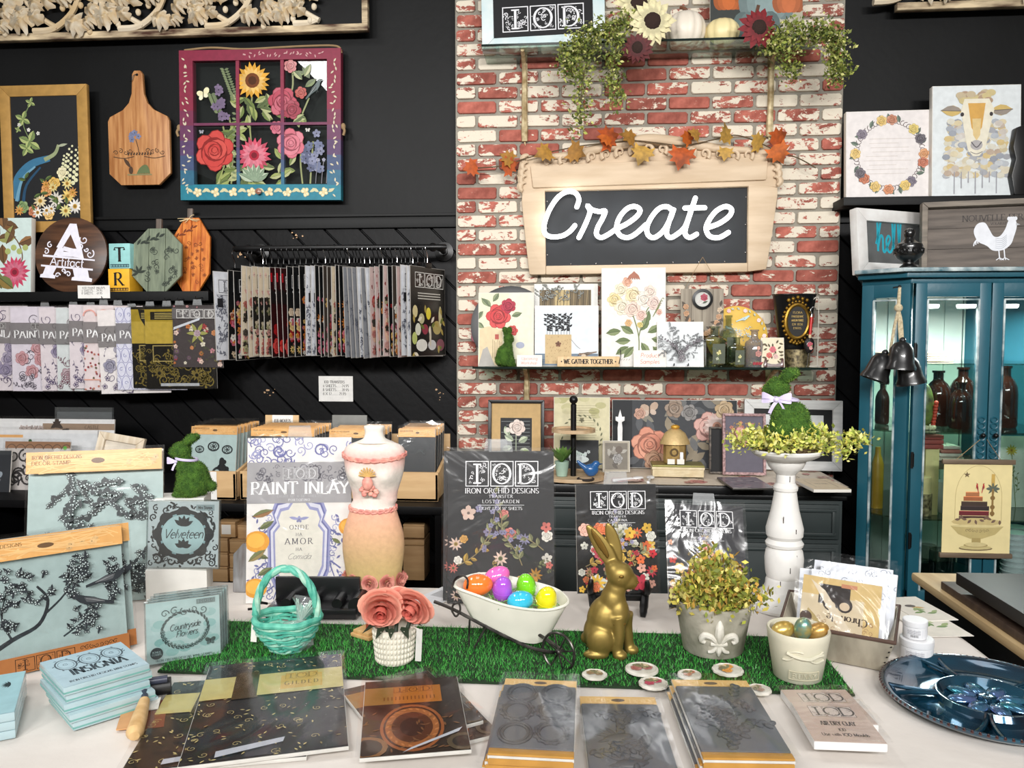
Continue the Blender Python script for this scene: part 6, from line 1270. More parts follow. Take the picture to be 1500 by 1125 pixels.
o.location=(WP(1360,640,3.12).x,3.12,SHZ[2]+.001);zt=SHZ[1]-.012-SHZ[2]-.001
M().box((0,0,(zt-.06)/2),(.05,.08,zt-.06)).build('cream_block',mat('cream_block',(214,196,140),.7),o,bevel=.002);[M().box((0,0,zt-.05+.018*q),(.075,.09,.016)).build('red_book',mat('red_book',(150,64,60),.6),o,bevel=.002)for q in range(3)]
l,w,h=inside(1340,1365,697,3.08,2)
o=thing('pillar_candle','cream pillar candle in a pierced bronze holder behind the cabinet glass','candle',l);M().lathe([(w*.48,0),(w*.5,h*.02),(w*.5,h*.55),(w*.46,h*.56)],24).build('holder',mat('pierced_bronze',(74,60,42),.5,c2=(176,160,120),scale=60),o);M().lathe([(w*.44,h*.5),(w*.44,h*.97),(w*.3,h)],20).build('wax',mat('cream_wax',(226,204,150),.5),o)
l,w,h=inside(1368,1400,705,3.12,2);o=thing('white_bowl','white bowl on the low cabinet shelf behind the hanging print','bowl',l);M().lathe([(w*.2,0),(w*.26,.004),(w*.45,h*.5),(w*.5,h),(w*.47,h),(w*.2,.01)],28,cap=False).build('bowl_body',mat('white_china',(226,230,234),.25,coat=.4),o)
l,w,h=R(1277,655,1294,718,3.2);o=thing('mustard_candle','tall mustard yellow bottle candle behind the canted side pane','candle',(l.x,3.2,SHZ[2]+.001));h=WP(1285,655,3.2).z-SHZ[2];M().lathe([(w*.5,0),(w*.5,h*.72),(w*.36,h*.82),(w*.25,h*.88),(w*.22,h)],24).build('wax',mat('mustard_wax',(190,140,40),.4),o)
for k,(px,py,Y,rr,hh)in enumerate(((1352,832,3.1,.04,.13),(1378,835,3.15,.045,.16),(1360,800,3.3,.03,.14))):
 o=thing('glass_jar',['clear glass jar lowest behind the left door','larger clear glass jar beside the hanging print','slim clear goblet at the back of the cabinet floor'][k],'jar',(WP(px,py,Y).x,Y,.501));M().lathe([(rr*.9,0),(rr,.01),(rr,hh),(rr*.95,hh+.01),(rr*.9,hh+.01)],24,cap=False).build('jar_body',BOTTLE,o);M().lathe([(rr*.97,0),(rr*.97,.004)],24,c=(0,0,0)).build('jar_base',BOTTLE,o)
for k in range(2):
 o=thing('cup_stack',['stack of white plastic tubs beside the hanging print','second stack of white plastic tubs farther behind the door'][k],'cups',(WP(1486+20*k,800,3.12).x,3.12+.1*k,.501));z=.0
 for q in range(12):M().lathe([(.036,q*.021),(.044,q*.021+.018),(.046,q*.021+.018),(.046,q*.021+.0205),(.042,q*.021+.0205)],24).build('tub',mat('white_tub',(214,218,222),.4),o)
def flowerp(a,w,h):a.rect(0,0,w,h,(222,220,210));a.curve([(w*.5,0),(w*.45,h*.4),(w*.4,h*.8)],w*.02,(120,130,80));a.daisy(w*.4,h*.8,w*.16,11,(214,190,70),(190,150,40));[a.sprig(w*.5,h*(.2+.15*k),w*.5,1.2+.5*k,(120,130,80),(140,150,100),5)for k in range(3)]
l,w,h=inside(1462,1520,640,3.25,2);o=thing('flower_print','pale botanical print with a yellow flower behind the second cabinet door','picture',l,-4);sheet('board',w,h,.01,WHITE,o,.005);a=Art(w,h,None,3);flowerp(a,w,h);a.put('print',o)
ZCT=ZC1+.055
o=thing('hello_frame','chunky whitewashed frame with teal script hello on grey, on the cabinet','picture',(WP(1313,395,3.38).x,3.36,ZCT+.001),-6,.5,24);h=WP(1250,304,3.3).z-ZCT;w=.40
rails(o,w,h,.05,.04,mat('chipped_white_frame',(228,228,226),.5,c2=(206,202,198),scale=10));sheet('backing',w-.09,h-.09,.006,BLACK,o,.026,.045);a=Art(w-.1,h-.1,(92,94,94),3)
def scr(a,pts,x,y,k,c,t):[a.curve([(x+u*k,y+v*k)for u,v in s],t,c,n=6)for s in pts]
HELLO=[[(0,.2),(.12,.55),(.2,.95),(.14,1.05),(.08,.9),(.06,0)],[(.06,.1),(.16,.42),(.24,.38),(.24,.05),(.3,0),(.42,.2),(.5,.36),(.44,.44),(.36,.3),(.4,.05),(.5,0),(.6,.2),(.7,.85),(.66,1),(.6,.8),(.62,.1),(.7,0),(.8,.2),(.9,.85),(.86,1),(.8,.8),(.82,.1),(.9,.0),(1,.15)],[(1.12,.4),(1.0,.3),(1.0,.08),(1.1,0),(1.2,.12),(1.2,.3),(1.12,.4),(1.25,.42)]]
scr(a,HELLO,a.w*.2,a.h*.3,a.w*.5,(40,160,180),a.w*.035);a.put('print',o,None,.018,.05)
o=thing('rooster_tray','weathered grey wooden tray sign with a white rooster, beside the hello frame','sign',(WP(1470,395,3.2).x,3.22,ZCT+.001),-4,0,-12);h=WP(1470,290,3.22).z-ZCT;w=.56
GWD=wood('grey_barn',(112,102,94),(84,76,70),.7,5,(1,9,9));GLT=wood('grey_barn_rim',(136,126,114),(104,96,88),.7,5,(1,9,9));rails(o,w,h,.022,.05,GLT,bevel=.004)
for k in range(3):M().box((0,.04,.02+(h-.04)*(k+.5)/3),(w-.04,.008,(h-.04)/3-.001)).build('plank',GWD,o,bevel=.001)
a=Art(w-.05,h-.05,None,3);WHT=(222,224,230);u=a.w;x0,y0=u*.42,a.h*.12
a.text('NOUVELLE FERME',u*.5,a.h*.78,a.h*.1,(64,58,56),maxw=u*.5);a.text('VOLAILLE',u*.5,a.h*.71,a.h*.04,(64,58,56),maxw=u*.2)
def rp(l):return[(x0+x*u*.3,y0+y*u*.3)for x,y in l]
a.poly([(p.x,p.y)for p in bez([(u_,v_,0)for u_,v_ in rp([(-.2,.5),(-.3,.75),(-.22,.95),(-.05,.98),(.06,.8),(.16,.62),(.3,.62),(.42,.8),(.5,1.02),(.64,1.02),(.68,.86),(.62,.6),(.55,.4),(.38,.26),(.15,.25),(.0,.38)])],4,True)],WHT)
for k in range(6):a.curve(rp([(.05,.5+.04*k),(-.1,.62+.05*k),(-.26+.03*k,.5+.04*k),(-.3+.05*k,.38+.03*k)]),u*.014,WHT,.5);a.curve(rp([(.2,.32+.05*k),(.34,.3+.05*k),(.46,.4+.05*k)]),u*.003,(160,164,176))
for k in range(4):a.disc(*rp([(.5+.05*k,1.06)])[0],u*.012,WHT,u*.016)
a.poly(rp([(.66,.95),(.76,.9),(.66,.88)]),(176,176,180));
for xx in(.28,.4):a.stroke(rp([(xx,.28),(xx+.02,.05)]),u*.008,WHT);[a.stroke(rp([(xx+.02,.06),(xx+.02+d,.0)]),u*.006,WHT)for d in(-.08,.02,.1)]
a.put('print',o,None,.0355,.025)
l,w,h=R(1313,333,1353,402,3.02);o=thing('urn_finial','black carved urn finial standing on the cabinet cornice','finial',(l.x,3.03,ZCT));h=WP(1333,333,3.02).z-ZCT;r=w/2
M().lathe([(r*.6,0),(r*.62,h*.06),(r*.4,h*.12),(r*.4,h*.16),(r*.8,h*.26),(r*.98,h*.34),(r,h*.42),(r*.97,h*.5),(r,h*.54),(r*.92,h*.6),(r*.55,h*.66),(r*.34,h*.72),(r*.3,h*.76),(r*.38,h*.8),(r*.42,h*.88),(r*.34,h*.95),(0,h)],32).build('urn_body',mat('black_lacquer_urn',(16,16,17),.28,coat=.4),o);m=M()
for k in range(16):a_=k*PI/8;m.tube([(r*(1.0+.02*math.sin(t))*math.cos(a_+.12*math.cos(t)),r*1.0*math.sin(a_+.12*math.cos(t)),h*.43+h*.05*math.sin(t))for t in[q*.7 for q in range(8)]],.0035,5)
m.build('carved_band',METAL,o)
ROPE=mat('pale_rope',(206,192,160),.9,c2=(166,150,120),scale=120);bp0=WP(1318,421,2.93);o=thing('bell_cluster','three black bells on knotted pale rope hung from the cabinet corner','bells',bp0)
def bl(px,py,Y=2.92):return WP(px,py,Y)-bp0
M().ball(bl(1318,420),.006,8,6).tube([bl(1318,420),bl(1318,420)+Vector((0,.055,0))],.003,6).build('rope_nail',METAL,o)
for pts in([(1318,421),(1316,450),(1320,470),(1322,500)],[(1318,421),(1316,452),(1310,480),(1304,515)],[(1317,452),(1318,490),(1325,530)]):M().tube(bez([bl(*p)for p in pts],5),.0055,8).build('rope',ROPE,o)
M().ball(bl(1316,451),(.015,.013,.015),12,8).build('rope_knot',ROPE,o);BELL=mat('black_bell',(18,18,19),.35,coat=.3)
for(px,py,Y,ry,s)in((1296,518,2.9,.35,1),(1328,522,2.88,-.2,1),(1322,500,2.86,.06,1.05)):
 b=M();R_=.046*s;b.lathe([(R_*.2,.0),(R_*.55,-.008),(R_*.78,-.025),(R_*.86,-.05),(R_*.92,-.075),(R_*1.08,-.09),(R_*1.1,-.1),(R_*.98,-.1),(R_*.7,-.03)],28,cap=False);b.ball((0,0,.003),.012,10,6);q=b.build('bell',BELL,o,bl(px,py,Y),rot=(0,ry,0))
 M().lathe([(.014,-.012),(.016,-.004),(0,.0)],14).ball((.0,0,-.085),.012,10,8).build('clapper',METAL,q)
l,w,h=R(1381,678,1481,812,2.95);o=thing('hanging_print','cream hanging print of stacked books under a cloche between wooden dowels','picture',l);DOW=wood('grey_dowel',(122,104,84),(96,80,64),.6,6,(1,8,8))
sheet('canvas_sheet',w,h,.002,mat('cream_canvas',(232,216,160),.8,var=.03),o,.001);M().box((0,0,h+.004),(w+.016,.014,.018)).build('top_dowel',DOW,o,bevel=.003);M().box((0,0,-.004),(w+.016,.014,.018)).build('bottom_dowel',DOW,o,bevel=.003)
for s in(-1,1):M().tube([(s*w*.32,0,h+.012),(s*.012,-.03,WP(1434,640,YC).z-l.z+.0)],.0012,5).build('hanging_string',mat('jute_rope',(150,124,90),.9),o)
a=Art(w,h,None,6);SEP=(110,92,66);a.stroke(arc(w*.52,h*.62,w*.34,h*.35,0,180,18),w*.008,(200,182,130));[a.stroke([(w*x,h*.34),(w*x,h*.62)],w*.008,(200,182,130))for x in(.18,.86)]
for k,(x,y,q,c)in enumerate(((.24,.37,.44,(66,44,40)),(.24,.425,.44,(110,40,46)),(.26,.48,.42,(54,44,44)),(.27,.53,.38,(70,56,48)),(.3,.585,.28,(164,100,64)),(.33,.635,.2,(176,116,76)))):a.rect(w*x,h*y,w*q,h*.05,c);a.rect(w*x,h*(y+.042),w*q,h*.008,shade(c,1.5))
for s,x in((1,.5),(-1,.58)):a.bird(w*x,h*.73,w*.13,(190,56,54),s,-1.0*s)
a.poly([(w*(.34+.05*math.cos(PI/2+k*PI/5)*(1 if k%2==0 else .4)),h*(.87)+w*.05*math.sin(PI/2+k*PI/5)*(1 if k%2==0 else .4))for k in range(10)],SEP)
a.rect(w*.7,h*.74,w*.05,h*.14,(206,170,90));a.disc(w*.725,h*.72,w*.1,(110,116,106),w*.03);[a.leaf(w*.725,h*.72,w*.1,w*.03,k*.8,(96,104,90))for k in range(8)];a.rect(w*.71,h*.42,w*.03,h*.3,(150,120,70));[a.disc(w*.725,h*z,w*.035,(136,106,60))for z in(.45,.52,.62)]
a.disc(w*.5,h*.355,w*.37,(206,186,130),h*.045);[a.leaf(w*(.18+.06*k),h*.38,w*.08,w*.04,k,(120,96,80))for k in range(12)]
a.poly([(w*.12,h*.31),(w*.9,h*.31),(w*.78,h*.22),(w*.58,h*.17),(w*.42,h*.17),(w*.24,h*.22)],(196,178,120));a.disc(w*.51,h*.31,w*.39,(222,206,150),h*.016);a.rect(w*.44,h*.1,w*.13,h*.08,(176,156,100));[a.disc(w*.5,h*z,w*q,c,h*.025)for z,q,c in((.065,.25,SEP),(.075,.24,(206,190,134)),(.1,.18,(176,156,104)),(.108,.16,(214,198,144)))]
[a.scroll(w*(.36+.05*k),h*.26,w*.025,1.1,k,1,w*.006,SEP)for k in range(7)];a.put('print',o)
o=thing('side_table','black sided counter with a pale wooden top at the cabinet foot','table',(1.5,1.5,0));BIR=wood('birch_top',(222,196,150),(200,170,124),.5,5,(8,.8,8))
M().box((0,0,ZT-.012),(1.12,1.45,.024)).build('tabletop',BIR,o,bevel=.008);M().box((.01,0,(ZT-.03)/2+.0),(1.08,1.41,ZT-.032)).build('counter_body',METAL,o)
SLATE=mat('black_board',(30,28,28),.5,c2=(44,41,40),scale=6);BRN=wood('brown_board',(92,74,62),(70,54,46),.5)
zz=ZT+.0005
def rectw(name,lbl,x0,x1,y0,y1,z,t,m,rz=0):o=thing(name,lbl,'board',((x0+x1)/2,(y0+y1)/2,z),0,0,rz);M().box((0,0,t/2),(x1-x0,y1-y0,t)).build('board_body',m,o,bevel=.003)
p=TP(1378,851,zz+.02);q=TP(1400,842,zz+.06);rectw('board','dark brown board at the bottom of the pile on the side counter',p.x,p.x+.55,1.2,p.y,zz,.02,BRN);rectw('board','thin black board in the middle of the pile on the side counter',p.x+.05,p.x+.55,1.2,p.y-.02,zz+.0205,.016,SLATE);rectw('board','thick black slate board topmost on the side counter',q.x,q.x+.22,1.25,q.y,zz+.037,.03,SLATE)
# left: low black shelving with bins of stamps
ZB=.885;SHX0,SHX1=-3.0,WP(652,735,2.85).x
o=thing('low_shelving','low black shelving unit under the packets, loaded with wooden bins','shelf',((SHX0+SHX1)/2,3.1,0));LW=SHX1-SHX0
M().box((0,0,ZB-.015),(LW,.62,.03)).build('shelf_board',BLACKP,o,bevel=.002);M().box((0,0,.48),(LW,.62,.03)).build('shelf_board',BLACKP,o,bevel=.002)
for x in(-LW/2+.015,-LW/5,LW/2-.015):M().box((x,0,.44),(.03,.6,.86)).build('upright',BLACKP,o)
BIRW=wood('bin_plywood',(206,172,126),(186,150,104),.6,4,(1,8,8));GREYG=(174,194,192)
ORANGE=(222,168,104)
def header(a,w,h,z0,hh,lines=('IRON ORCHID DESIGNS','DECOR STAMP'),slot=True):
 a.rect(0,z0,w,hh,ORANGE)
 for k in range(26):a.curve([(w*a.r.random(),z0+hh*a.r.random()),(w*a.r.random(),z0+hh*a.r.random()),(w*a.r.random(),z0+hh*a.r.random())],hh*.05,(232,188,128))if k%3 else a.blossom(w*a.r.random(),z0+hh*(.2+.6*a.r.random()),hh*.16,(232,190,134))
 for k,t in enumerate(lines):a.text(t,w*.04,z0+hh*(.66-.27*k),hh*.17,(126,88,54),'l',thick=.14,thin=.07,sp=.12,maxw=w*.36)
 if slot:a.disc(w*.52,z0+hh*.52,w*.05,(110,84,60),hh*.13,16)
def stampsheet(a,w,h,z0=0,n=26,bg=GREYG,kind=0):
 a.rect(0,z0,w,h,bg);IN=(52,58,60)
 if kind==3:
  for(u,v,r)in((.5,.8,.13),(.2,.75,.1),(.8,.75,.12),(.22,.35,.15),(.68,.35,.2),(.45,.15,.1),(.85,.15,.1)):
   a.disc(w*u,z0+h*v,w*r,IN,w*r*.8,18);a.disc(w*u,z0+h*v,w*r*.75,bg,w*r*.55,16);a.ink(w*u,z0+h*v,w*r*.6,IN,bg)
  a.disc(w*.7,z0+h*.4,w*.12,(38,40,42),w*.15);a.disc(w*.6,z0+h*.34,w*.07,bg,w*.1)
  for k in range(10):a.disc(w*(.62+.22*a.r.random()),z0+h*(.28+.3*a.r.random()),w*.05,(38,40,42),w*.05)
  return
 for k in range(n):
  x,y=w*(.08+.84*a.r.random()),z0+h*(.06+.88*a.r.random());t=a.r.random()*6.3
  for q in range(5):a.ink(x+w*.06*(q-2)*math.cos(t)*.7,y+w*.06*(q-2)*math.sin(t)*.7,w*.022+w*.01*a.r.random(),IN,mixc(bg,(255,255,255),.2))
  for q in range(5):a.leaf(x+w*.05*(q-2)*math.cos(t),y+w*.05*(q-2)*math.sin(t),w*.06,w*.025,t+q,IN)
  a.curve([(x-w*.12*math.cos(t),y-w*.12*math.sin(t)),(x,y+w*.01),(x+w*.12*math.cos(t),y+w*.12*math.sin(t))],w*.006,IN)
def bin_(lbl,px0,px1,pyb,Y,hpx,npk,ptop,dark,seed,label=False,kind=3):
 a_,b_=WP(px0,pyb,Y),WP(px1,pyb,Y);w=b_.x-a_.x;hb=hpx/F_PX*Y;o=thing('wooden_bin',lbl,'bin',((a_.x+b_.x)/2,Y,ZB));D=.3
 for q,(c,d)in enumerate((((0,.006,hb/2),(w,.012,hb)),((-w/2+.006,D/2,hb*.75),(.012,D,hb*1.5)),((w/2-.006,D/2,hb*.75),(.012,D,hb*1.5)),((0,D-.006,hb),(w,.012,hb*2)),((0,D/2,.006),(w,D,.012)))):
  m=M();m.box(c,d)
  if q in(1,2):m.v=[(x,y,z*(.62 if y<D/2 and z>.01 else 1))for x,y,z in m.v]
  m.build(('bin_front','bin_side','bin_side','bin_back','bin_floor')[q],BIRW,o,bevel=.002)
 if label:
  a=Art(w*.66,hb*.98,(232,230,226),3);[a.text(t,a.w*.9,a.h*(.62-.2*k),a.h*.09,(70,66,66),'r',maxw=a.w*.6)for k,t in enumerate(('IOD STAMPS','12 X 12...39.95','6 X 6....19.95'))];a.put('price_label',o,None,-.001,.001,-w*.16)
 ht=WP((px0+px1)/2,ptop,Y+.05).z-ZB-.014;first=None
 for k in range(npk):
  if first is None:
   first=p=thing('stamp_packet','x','packet',(0,0,0),group='stamp packets standing in the wooden bins');pw_=w-.04
   sheet('card',pw_,ht,.004,PAPER,p,.002);a=Art(pw_,ht,None,seed)
   stampsheet(a,pw_,ht*.88,0,12,(52,56,60)if dark else GREYG,kind if not dark else 0);header(a,pw_,ht,ht*.88,ht*.12,('IRON ORCHID DESIGNS',));a.put('print',p,SHINY());sheet('plastic_sleeve',pw_+.006,ht+.012,.0005,SLEEVE2,p,-.005)
  else:p=copy_tree(first)
  p['label']=f'{ORD[k]} packet from the front of the {lbl.split(",")[0]}'
  p.location=(o.location.x+rnd.uniform(-.004,.004),Y+.03+k*(D-.07)/npk,ZB+.0135);p.rotation_euler=(math.radians(-9+rnd.uniform(-.5,.5)),0,rnd.uniform(-.03,.03))
bin_('plywood bin behind the moss rabbit, with a white price label',262,346,733,2.85,44,8,624,False,4,True)
bin_('plywood bin behind the neck of the dress form, filled with moulds',352,462,733,2.86,44,7,627,True,5)
bin_('plywood bin hidden behind the paint inlay pad',468,560,733,2.87,44,6,629,True,6)
bin_('plywood bin right of the dress form',572,642,731,2.88,44,8,628,True,7)
def backcard(lbl,px,Y,c,lines,lab):
 l,w,h=R(*px,Y);l.z=ZB+.2;h=WP(px[0],px[1],Y).z-l.z;o=thing('bin_sign',lbl,'sign',l,-4);sheet('board',w,h,.008,mat('bin_sign_%d'%px[0],c,.6),o,.004,bevel=.001)
 if lab:
  a=Art(w*.62,h,(236,232,226),3);[a.text(t,a.w*.5,h-.03-.035*k,.014,(70,66,66),maxw=a.w*.8)for k,t in enumerate(lines)];a.put('label',o,None,0,0,w*.02)
backcard('small plywood sign with a white price label standing among the stamp bins',(388,608,437,640),3.12,(206,172,126),('IOD MOULDS','22.95 EACH'),True)
backcard('small blank grey sign standing among the stamp bins',(486,608,537,636),3.12,(118,118,114),(),False)
def widepk(lbl,px,Y,top,hcol,hh,art,lean,rz=0,zb=ZB):
 l,w,h=R(px[0],px[1],px[2],px[1]+50,Y);l.z=zb;h=WP(px[0],px[1],Y).z-zb;o=thing('wide_packet',lbl,'packet',l,-lean,0,rz);sheet('card',w,h,.006,PAPER,o,.003);a=Art(w,h,top,int(px[0])+77);a.rect(0,h*(1-hh),w,h*hh,hcol);art(a,w,h)if art else None;a.put('print',o);sheet('plastic_sleeve',w+.01,h+.012,.0006,SLEEVE2,o,-.006);return o
def pk1(a,w,h):a.rect(w*.55,h*.83,w*.45,h*.1,(150,128,108));[a.leaf(w*(.6+.04*k),h*.85,w*.08,w*.03,.6+k,(60,48,42))for k in range(4)];a.text('CASTLE',w*.86,h*.85,h*.05,(70,54,44),maxw=w*.2);[a.blossom(w*(.42+.03*k),h*.85,w*.02,(190,176,170))for k in range(5)]
widepk('white packet with a brown lettered header, farthest back in the wide packets',(-70,613,163,700),3.14,(226,226,226),(220,220,220),.05,pk1,6)
def pk2(a,w,h):a.rect(0,h*.86,w*.5,h*.05,ORANGE);a.disc(w*.55,h*.8,w*.012,(40,90,40))
widepk('white packet with an orange strip, middle of the wide packets',(-80,629,138,700),3.06,(214,216,218),(222,222,222),.06,pk2,7)
def pk3(a,w,h):
 a.rect(0,0,w,h*.84,(196,190,186));[a.scroll(w*(.1+.8*a.r.random()),h*(.1+.66*a.r.random()),w*.1,1.3,k,1,w*.03,(40,38,40))for k in range(14)];[a.stroke(arc(w*(.1+.14*k),h*.84,w*.07,h*.1,0,180,8),w*.012,(96,74,58))for k in range(7)];a.disc(w*.8,h*.8,w*.05,(226,222,214),w*.05);a.disc(w*.92,h*.87,w*.03,(90,170,60),w*.03)
widepk('brown topped packet with black scroll print, nearest of the wide packets',(2,647,98,700),2.98,(196,190,186),(150,112,84),.14,pk3,8)
o=widepk('dark packet with a grey dragonfly print at the left edge of the shelving',(-60,660,12,740),2.93,(40,44,50),(54,58,62),.1,lambda a,w,h:(a.butterfly(w*.7,h*.35,w*.16,(150,160,170)),a.rose(w*.3,h*.6,w*.2,(90,94,100))),8)
l,w,h=R(78,597,162,640,3.3);l.z=ZB;h=WP(120,597,3.3).z-ZB;o=thing('clear_case','clear plastic case with a grey grid insert behind the wide packets','case',l,-4);sheet('insert',w*.96,h*.9,.006,mat('grey_insert',(96,96,98),.6),o,.004,.01);sheet('case_shell',w,h,.014,clear('case_plastic',tint=(225,230,230),gloss=.1,film=.04),o)
l,w,h=R(122,640,190,690,2.92);o=thing('small_frame','small empty whitewashed wooden frame tilted against the packets','frame',(l.x,2.92,ZB+.0),-12,9,0);h=WP(150,636,2.92).z-ZB;rails(o,w,h,.03,.02,wood('pale_frame',(222,210,190),(196,178,150),.6));sheet('backing',w-.05,h-.05,.004,mat('raw_canvas',(214,204,188),.8),o,.014,.025)
ZL=.4955;KR=wood('stamp_block_wood',(196,158,112),(176,136,90),.6,5,(1,7,7));n=0
for(px0,px1,py0,py1,Y)in((302,334,788,808,2.9),(302,334,809,829,2.9),(302,334,830,852,2.9),(336,366,790,810,2.9),(336,366,811,832,2.9),(336,366,833,852,2.9),(318,345,764,787,2.9),(347,372,769,789,2.92),(590,622,790,850,2.95),(590,622,768,788,2.95),(370,420,800,850,2.95),(430,480,800,850,2.95)):
 l,w,h=R(px0,py0,px1,py1,Y);n+=1;o=thing('stamp_box',f'small bare wooden stamp box on the bottom shelf board, {ORD[n - 1]} of the pile','box',l,group='wooden stamp boxes on the bottom shelf');M().box((0,.06,h*.42),(w*.97,.12,h*.84)).build('box_body',KR,o,bevel=.002);M().box((0,.06,h*.92),(w*.98,.122,h*.13)).build('box_lid',KR,o,bevel=.0015)
 if py0==764:M().box((0,-.001,h*.5),(w*.5,.001,h*.6)).build('paper_label',PAPER,o)
 low=min(852,py1)
bz=WP(334,852,2.9).z
o=thing('stock_crate','closed dark crate on the bottom shelf under the stamp boxes','crate',(WP(420,880,2.95).x,2.98,ZL+.001));M().box((0,0,(bz-ZL-.012)/2),(.95,.3,bz-ZL-.012)).build('crate_body',BLACK,o,bevel=.004);M().box((0,0,bz-ZL-.006),(.96,.31,.01)).build('crate_lid',BLACK,o,bevel=.003)
l,w,h=R(341,798,362,862,2.4);o=thing('grey_plank','short distressed grey wooden plank standing by the paint inlay pad','plank',TP(352,868)+Vector((0,0,.0005)),-4);h=WP(352,798,TP(352,868).y).z-ZT;M().prism([(-.02,0),(.02,0),(.02,h),(.004,h),(-.006,h*.9),(-.02,h*.78)],0,.012).build('plank_body',mat('distressed_grey',(156,158,160),.8,c2=(96,84,78),scale=9,stretch=(6,6,.8)),o,bevel=.002)
# on the cloth: stamp packs and cases at the near left
def stands(name,lbl,cat,bl,br,ytop,lean=10,group=None,z=None):
 z=ZT+.0008 if z is None else z;P,Q=TP(*bl,z),TP(*br,z);c=(P+Q)/2;c.z=z;w=(Q-P).length;rz=math.degrees(math.atan2(Q.y-P.y,Q.x-P.x));px=(bl[0]+br[0])/2;h=WP(px,ytop,c.y).z-z
 for _ in range(3):h=WP(px,ytop,c.y+h*math.tan(math.radians(lean))).z-z
 return thing(name,lbl,cat,c,-lean,0,rz,group),w,h/math.cos(math.radians(lean))
def packet(name,lbl,bl,br,ytop,lean,art,seed,t=.006,ink=None,sleeve=None,body=None,n=1,dx=.0,z=None,tab=False,cat='packet'):
 for k in range(n-1,-1,-1):
  o,w,h=stands(name,lbl if k==0 else lbl.replace(' standing',' behind its twin'),cat,bl,br,ytop,lean,z=z)
  if k:u=Vector((math.cos(o.rotation_euler.z),math.sin(o.rotation_euler.z),0));o.location+=u*dx*k+Vector((-u.y,u.x,0))*.018*k
  sheet('card',w,h,t,body or PAPER,o,t/2);a=Art(w,h,None,seed);art(a,w,h);a.put('print',o,ink or PRINT());sheet('plastic_sleeve',w+.008,h+.01,.0006,sleeve or SLEEVE,o,-.007,-.0005)
  if tab:M().prism([(-.03,h),(.03,h),(.026,h+.03),(-.026,h+.03)],0,.001).build('hang_tab',clear('tab_plastic',film=.15,gloss=.1),o)
 return o,w,h
def st1(a,w,h):stampsheet(a,w,h*.86,0,46);header(a,w,h,h*.86,h*.14)
packet('stamp_pack','large grey blossom stamp pack with an orange header standing behind the bird stamps',(36,893),(238,876),660,12,st1,31,.01,SHINY(),SLEEVE2)
IK=(52,56,60)
def st2(a,w,h):
 a.rect(0,0,w,h,GREYG);z1=h*.13
 a.curve([(w*.1,h*.13),(w*.3,h*.25),(w*.46,h*.33),(w*.52,h*.5),(w*.46,h*.62)],w*.035,IK,.6);a.curve([(w*.5,h*.4),(w*.62,h*.52),(w*.7,h*.68)],w*.016,IK,.5);a.curve([(w*.3,h*.25),(w*.25,h*.42),(w*.28,h*.6)],w*.014,IK,.5);a.curve([(w*.6,h*.2),(w*.72,h*.28),(w*.8,h*.34)],w*.012,IK)
 for k in range(140):
  t=a.r.random();x,y=((.52-.2*t+a.r.gauss(0,.07),.48+.3*t),(.62+.1*t+a.r.gauss(0,.05),.5+.24*t),(.28+a.r.gauss(0,.05),.3+.35*t),(.72+a.r.gauss(0,.06),.2+.2*t),(.92+a.r.gauss(0,.03),.4+.35*t),(.72+a.r.gauss(0,.03),.62+.2*t))[k%6]
  if .05<x<.98 and .15<y<.82:a.ink(w*x,h*y,w*.022,IK,(186,200,198));a.leaf(w*x,h*y,w*.04,w*.015,k,IK)
 a.bird(w*.9,h*.6,w*.24,IK,-1,-.12);a.bird(w*.77,h*.45,w*.24,IK,1,.05)
 header(a,w,h,h*.85,h*.15);a.rect(0,0,w,h*.13,(168,108,62));a.iod(w*.3,h*.01,w*.36,(60,42,30),(168,108,62),h=h*.1,n=9);a.text('IRON ORCHID DESIGNS',w*.76,h*.03,h*.03,(90,60,40),maxw=w*.2);[a.scroll(w*(.7+.03*k),h*.09,w*.016,1.2,k,1,w*.004,(60,42,30))for k in range(8)]
packet('stamp_pack','large grey songbird and branch stamp pack with orange bands standing at table corner',(-60,1006),(188,949),783,10,st2,33,.008,SHINY(),SLEEVE2,n=2,dx=.018)
WBOX=mat('white_box',(226,224,218),.7,var=.03)
def block_(name,lbl,bl,br,ytop,d):
 o,w,h=stands(name,lbl,'box',bl,br,ytop,0);M().box((0,d/2,h/2),(w,d,h)).build('box_body',WBOX,o,bevel=.002);return o,w,h
b1,w1,h1=block_('display_block','white display block under the damask stamp case',(214,893),(304,886),833,.07)
b2,w2,h2=block_('display_block','taller white display block with the moss rabbit on it',(228,872),(302,868),731,.09)
def velv(a,w,h):
 a.rect(0,0,w,h,(208,216,218));IN=(22,26,28);a.filigree(0,0,w,h,IN,90,w*.07,.26)
 for rr,c in((.43,(208,216,218)),(.40,IN),(.34,(150,182,186))):a.disc(w*.5,h*.5,w*rr,c,h*rr*.95,28)
 [a.disc(w*(.5+.34*math.cos(k*PI/4)),h*(.5+.32*math.sin(k*PI/4)),w*.1,IN)for k in range(8)];a.disc(w*.5,h*.5,w*.31,(186,214,216),h*.3,24)
 for k in range(5):a.leaf(w*.5,h*.62,w*.16,w*.06,.5+.5*k,IN);a.leaf(w*.5,h*.3,w*.13,w*.06,.3+.6*k,IN)
 a.text('Velveteen',w*.5,h*.44,h*.14,(20,24,26),serif=False,thick=.09,slant=.35,sp=.0,maxw=w*.56);a.rect(w*.68,h*.86,w*.26,h*.09,(150,166,168));a.text('Mini Stamps',w*.81,h*.885,h*.045,IN,serif=False,maxw=w*.2)
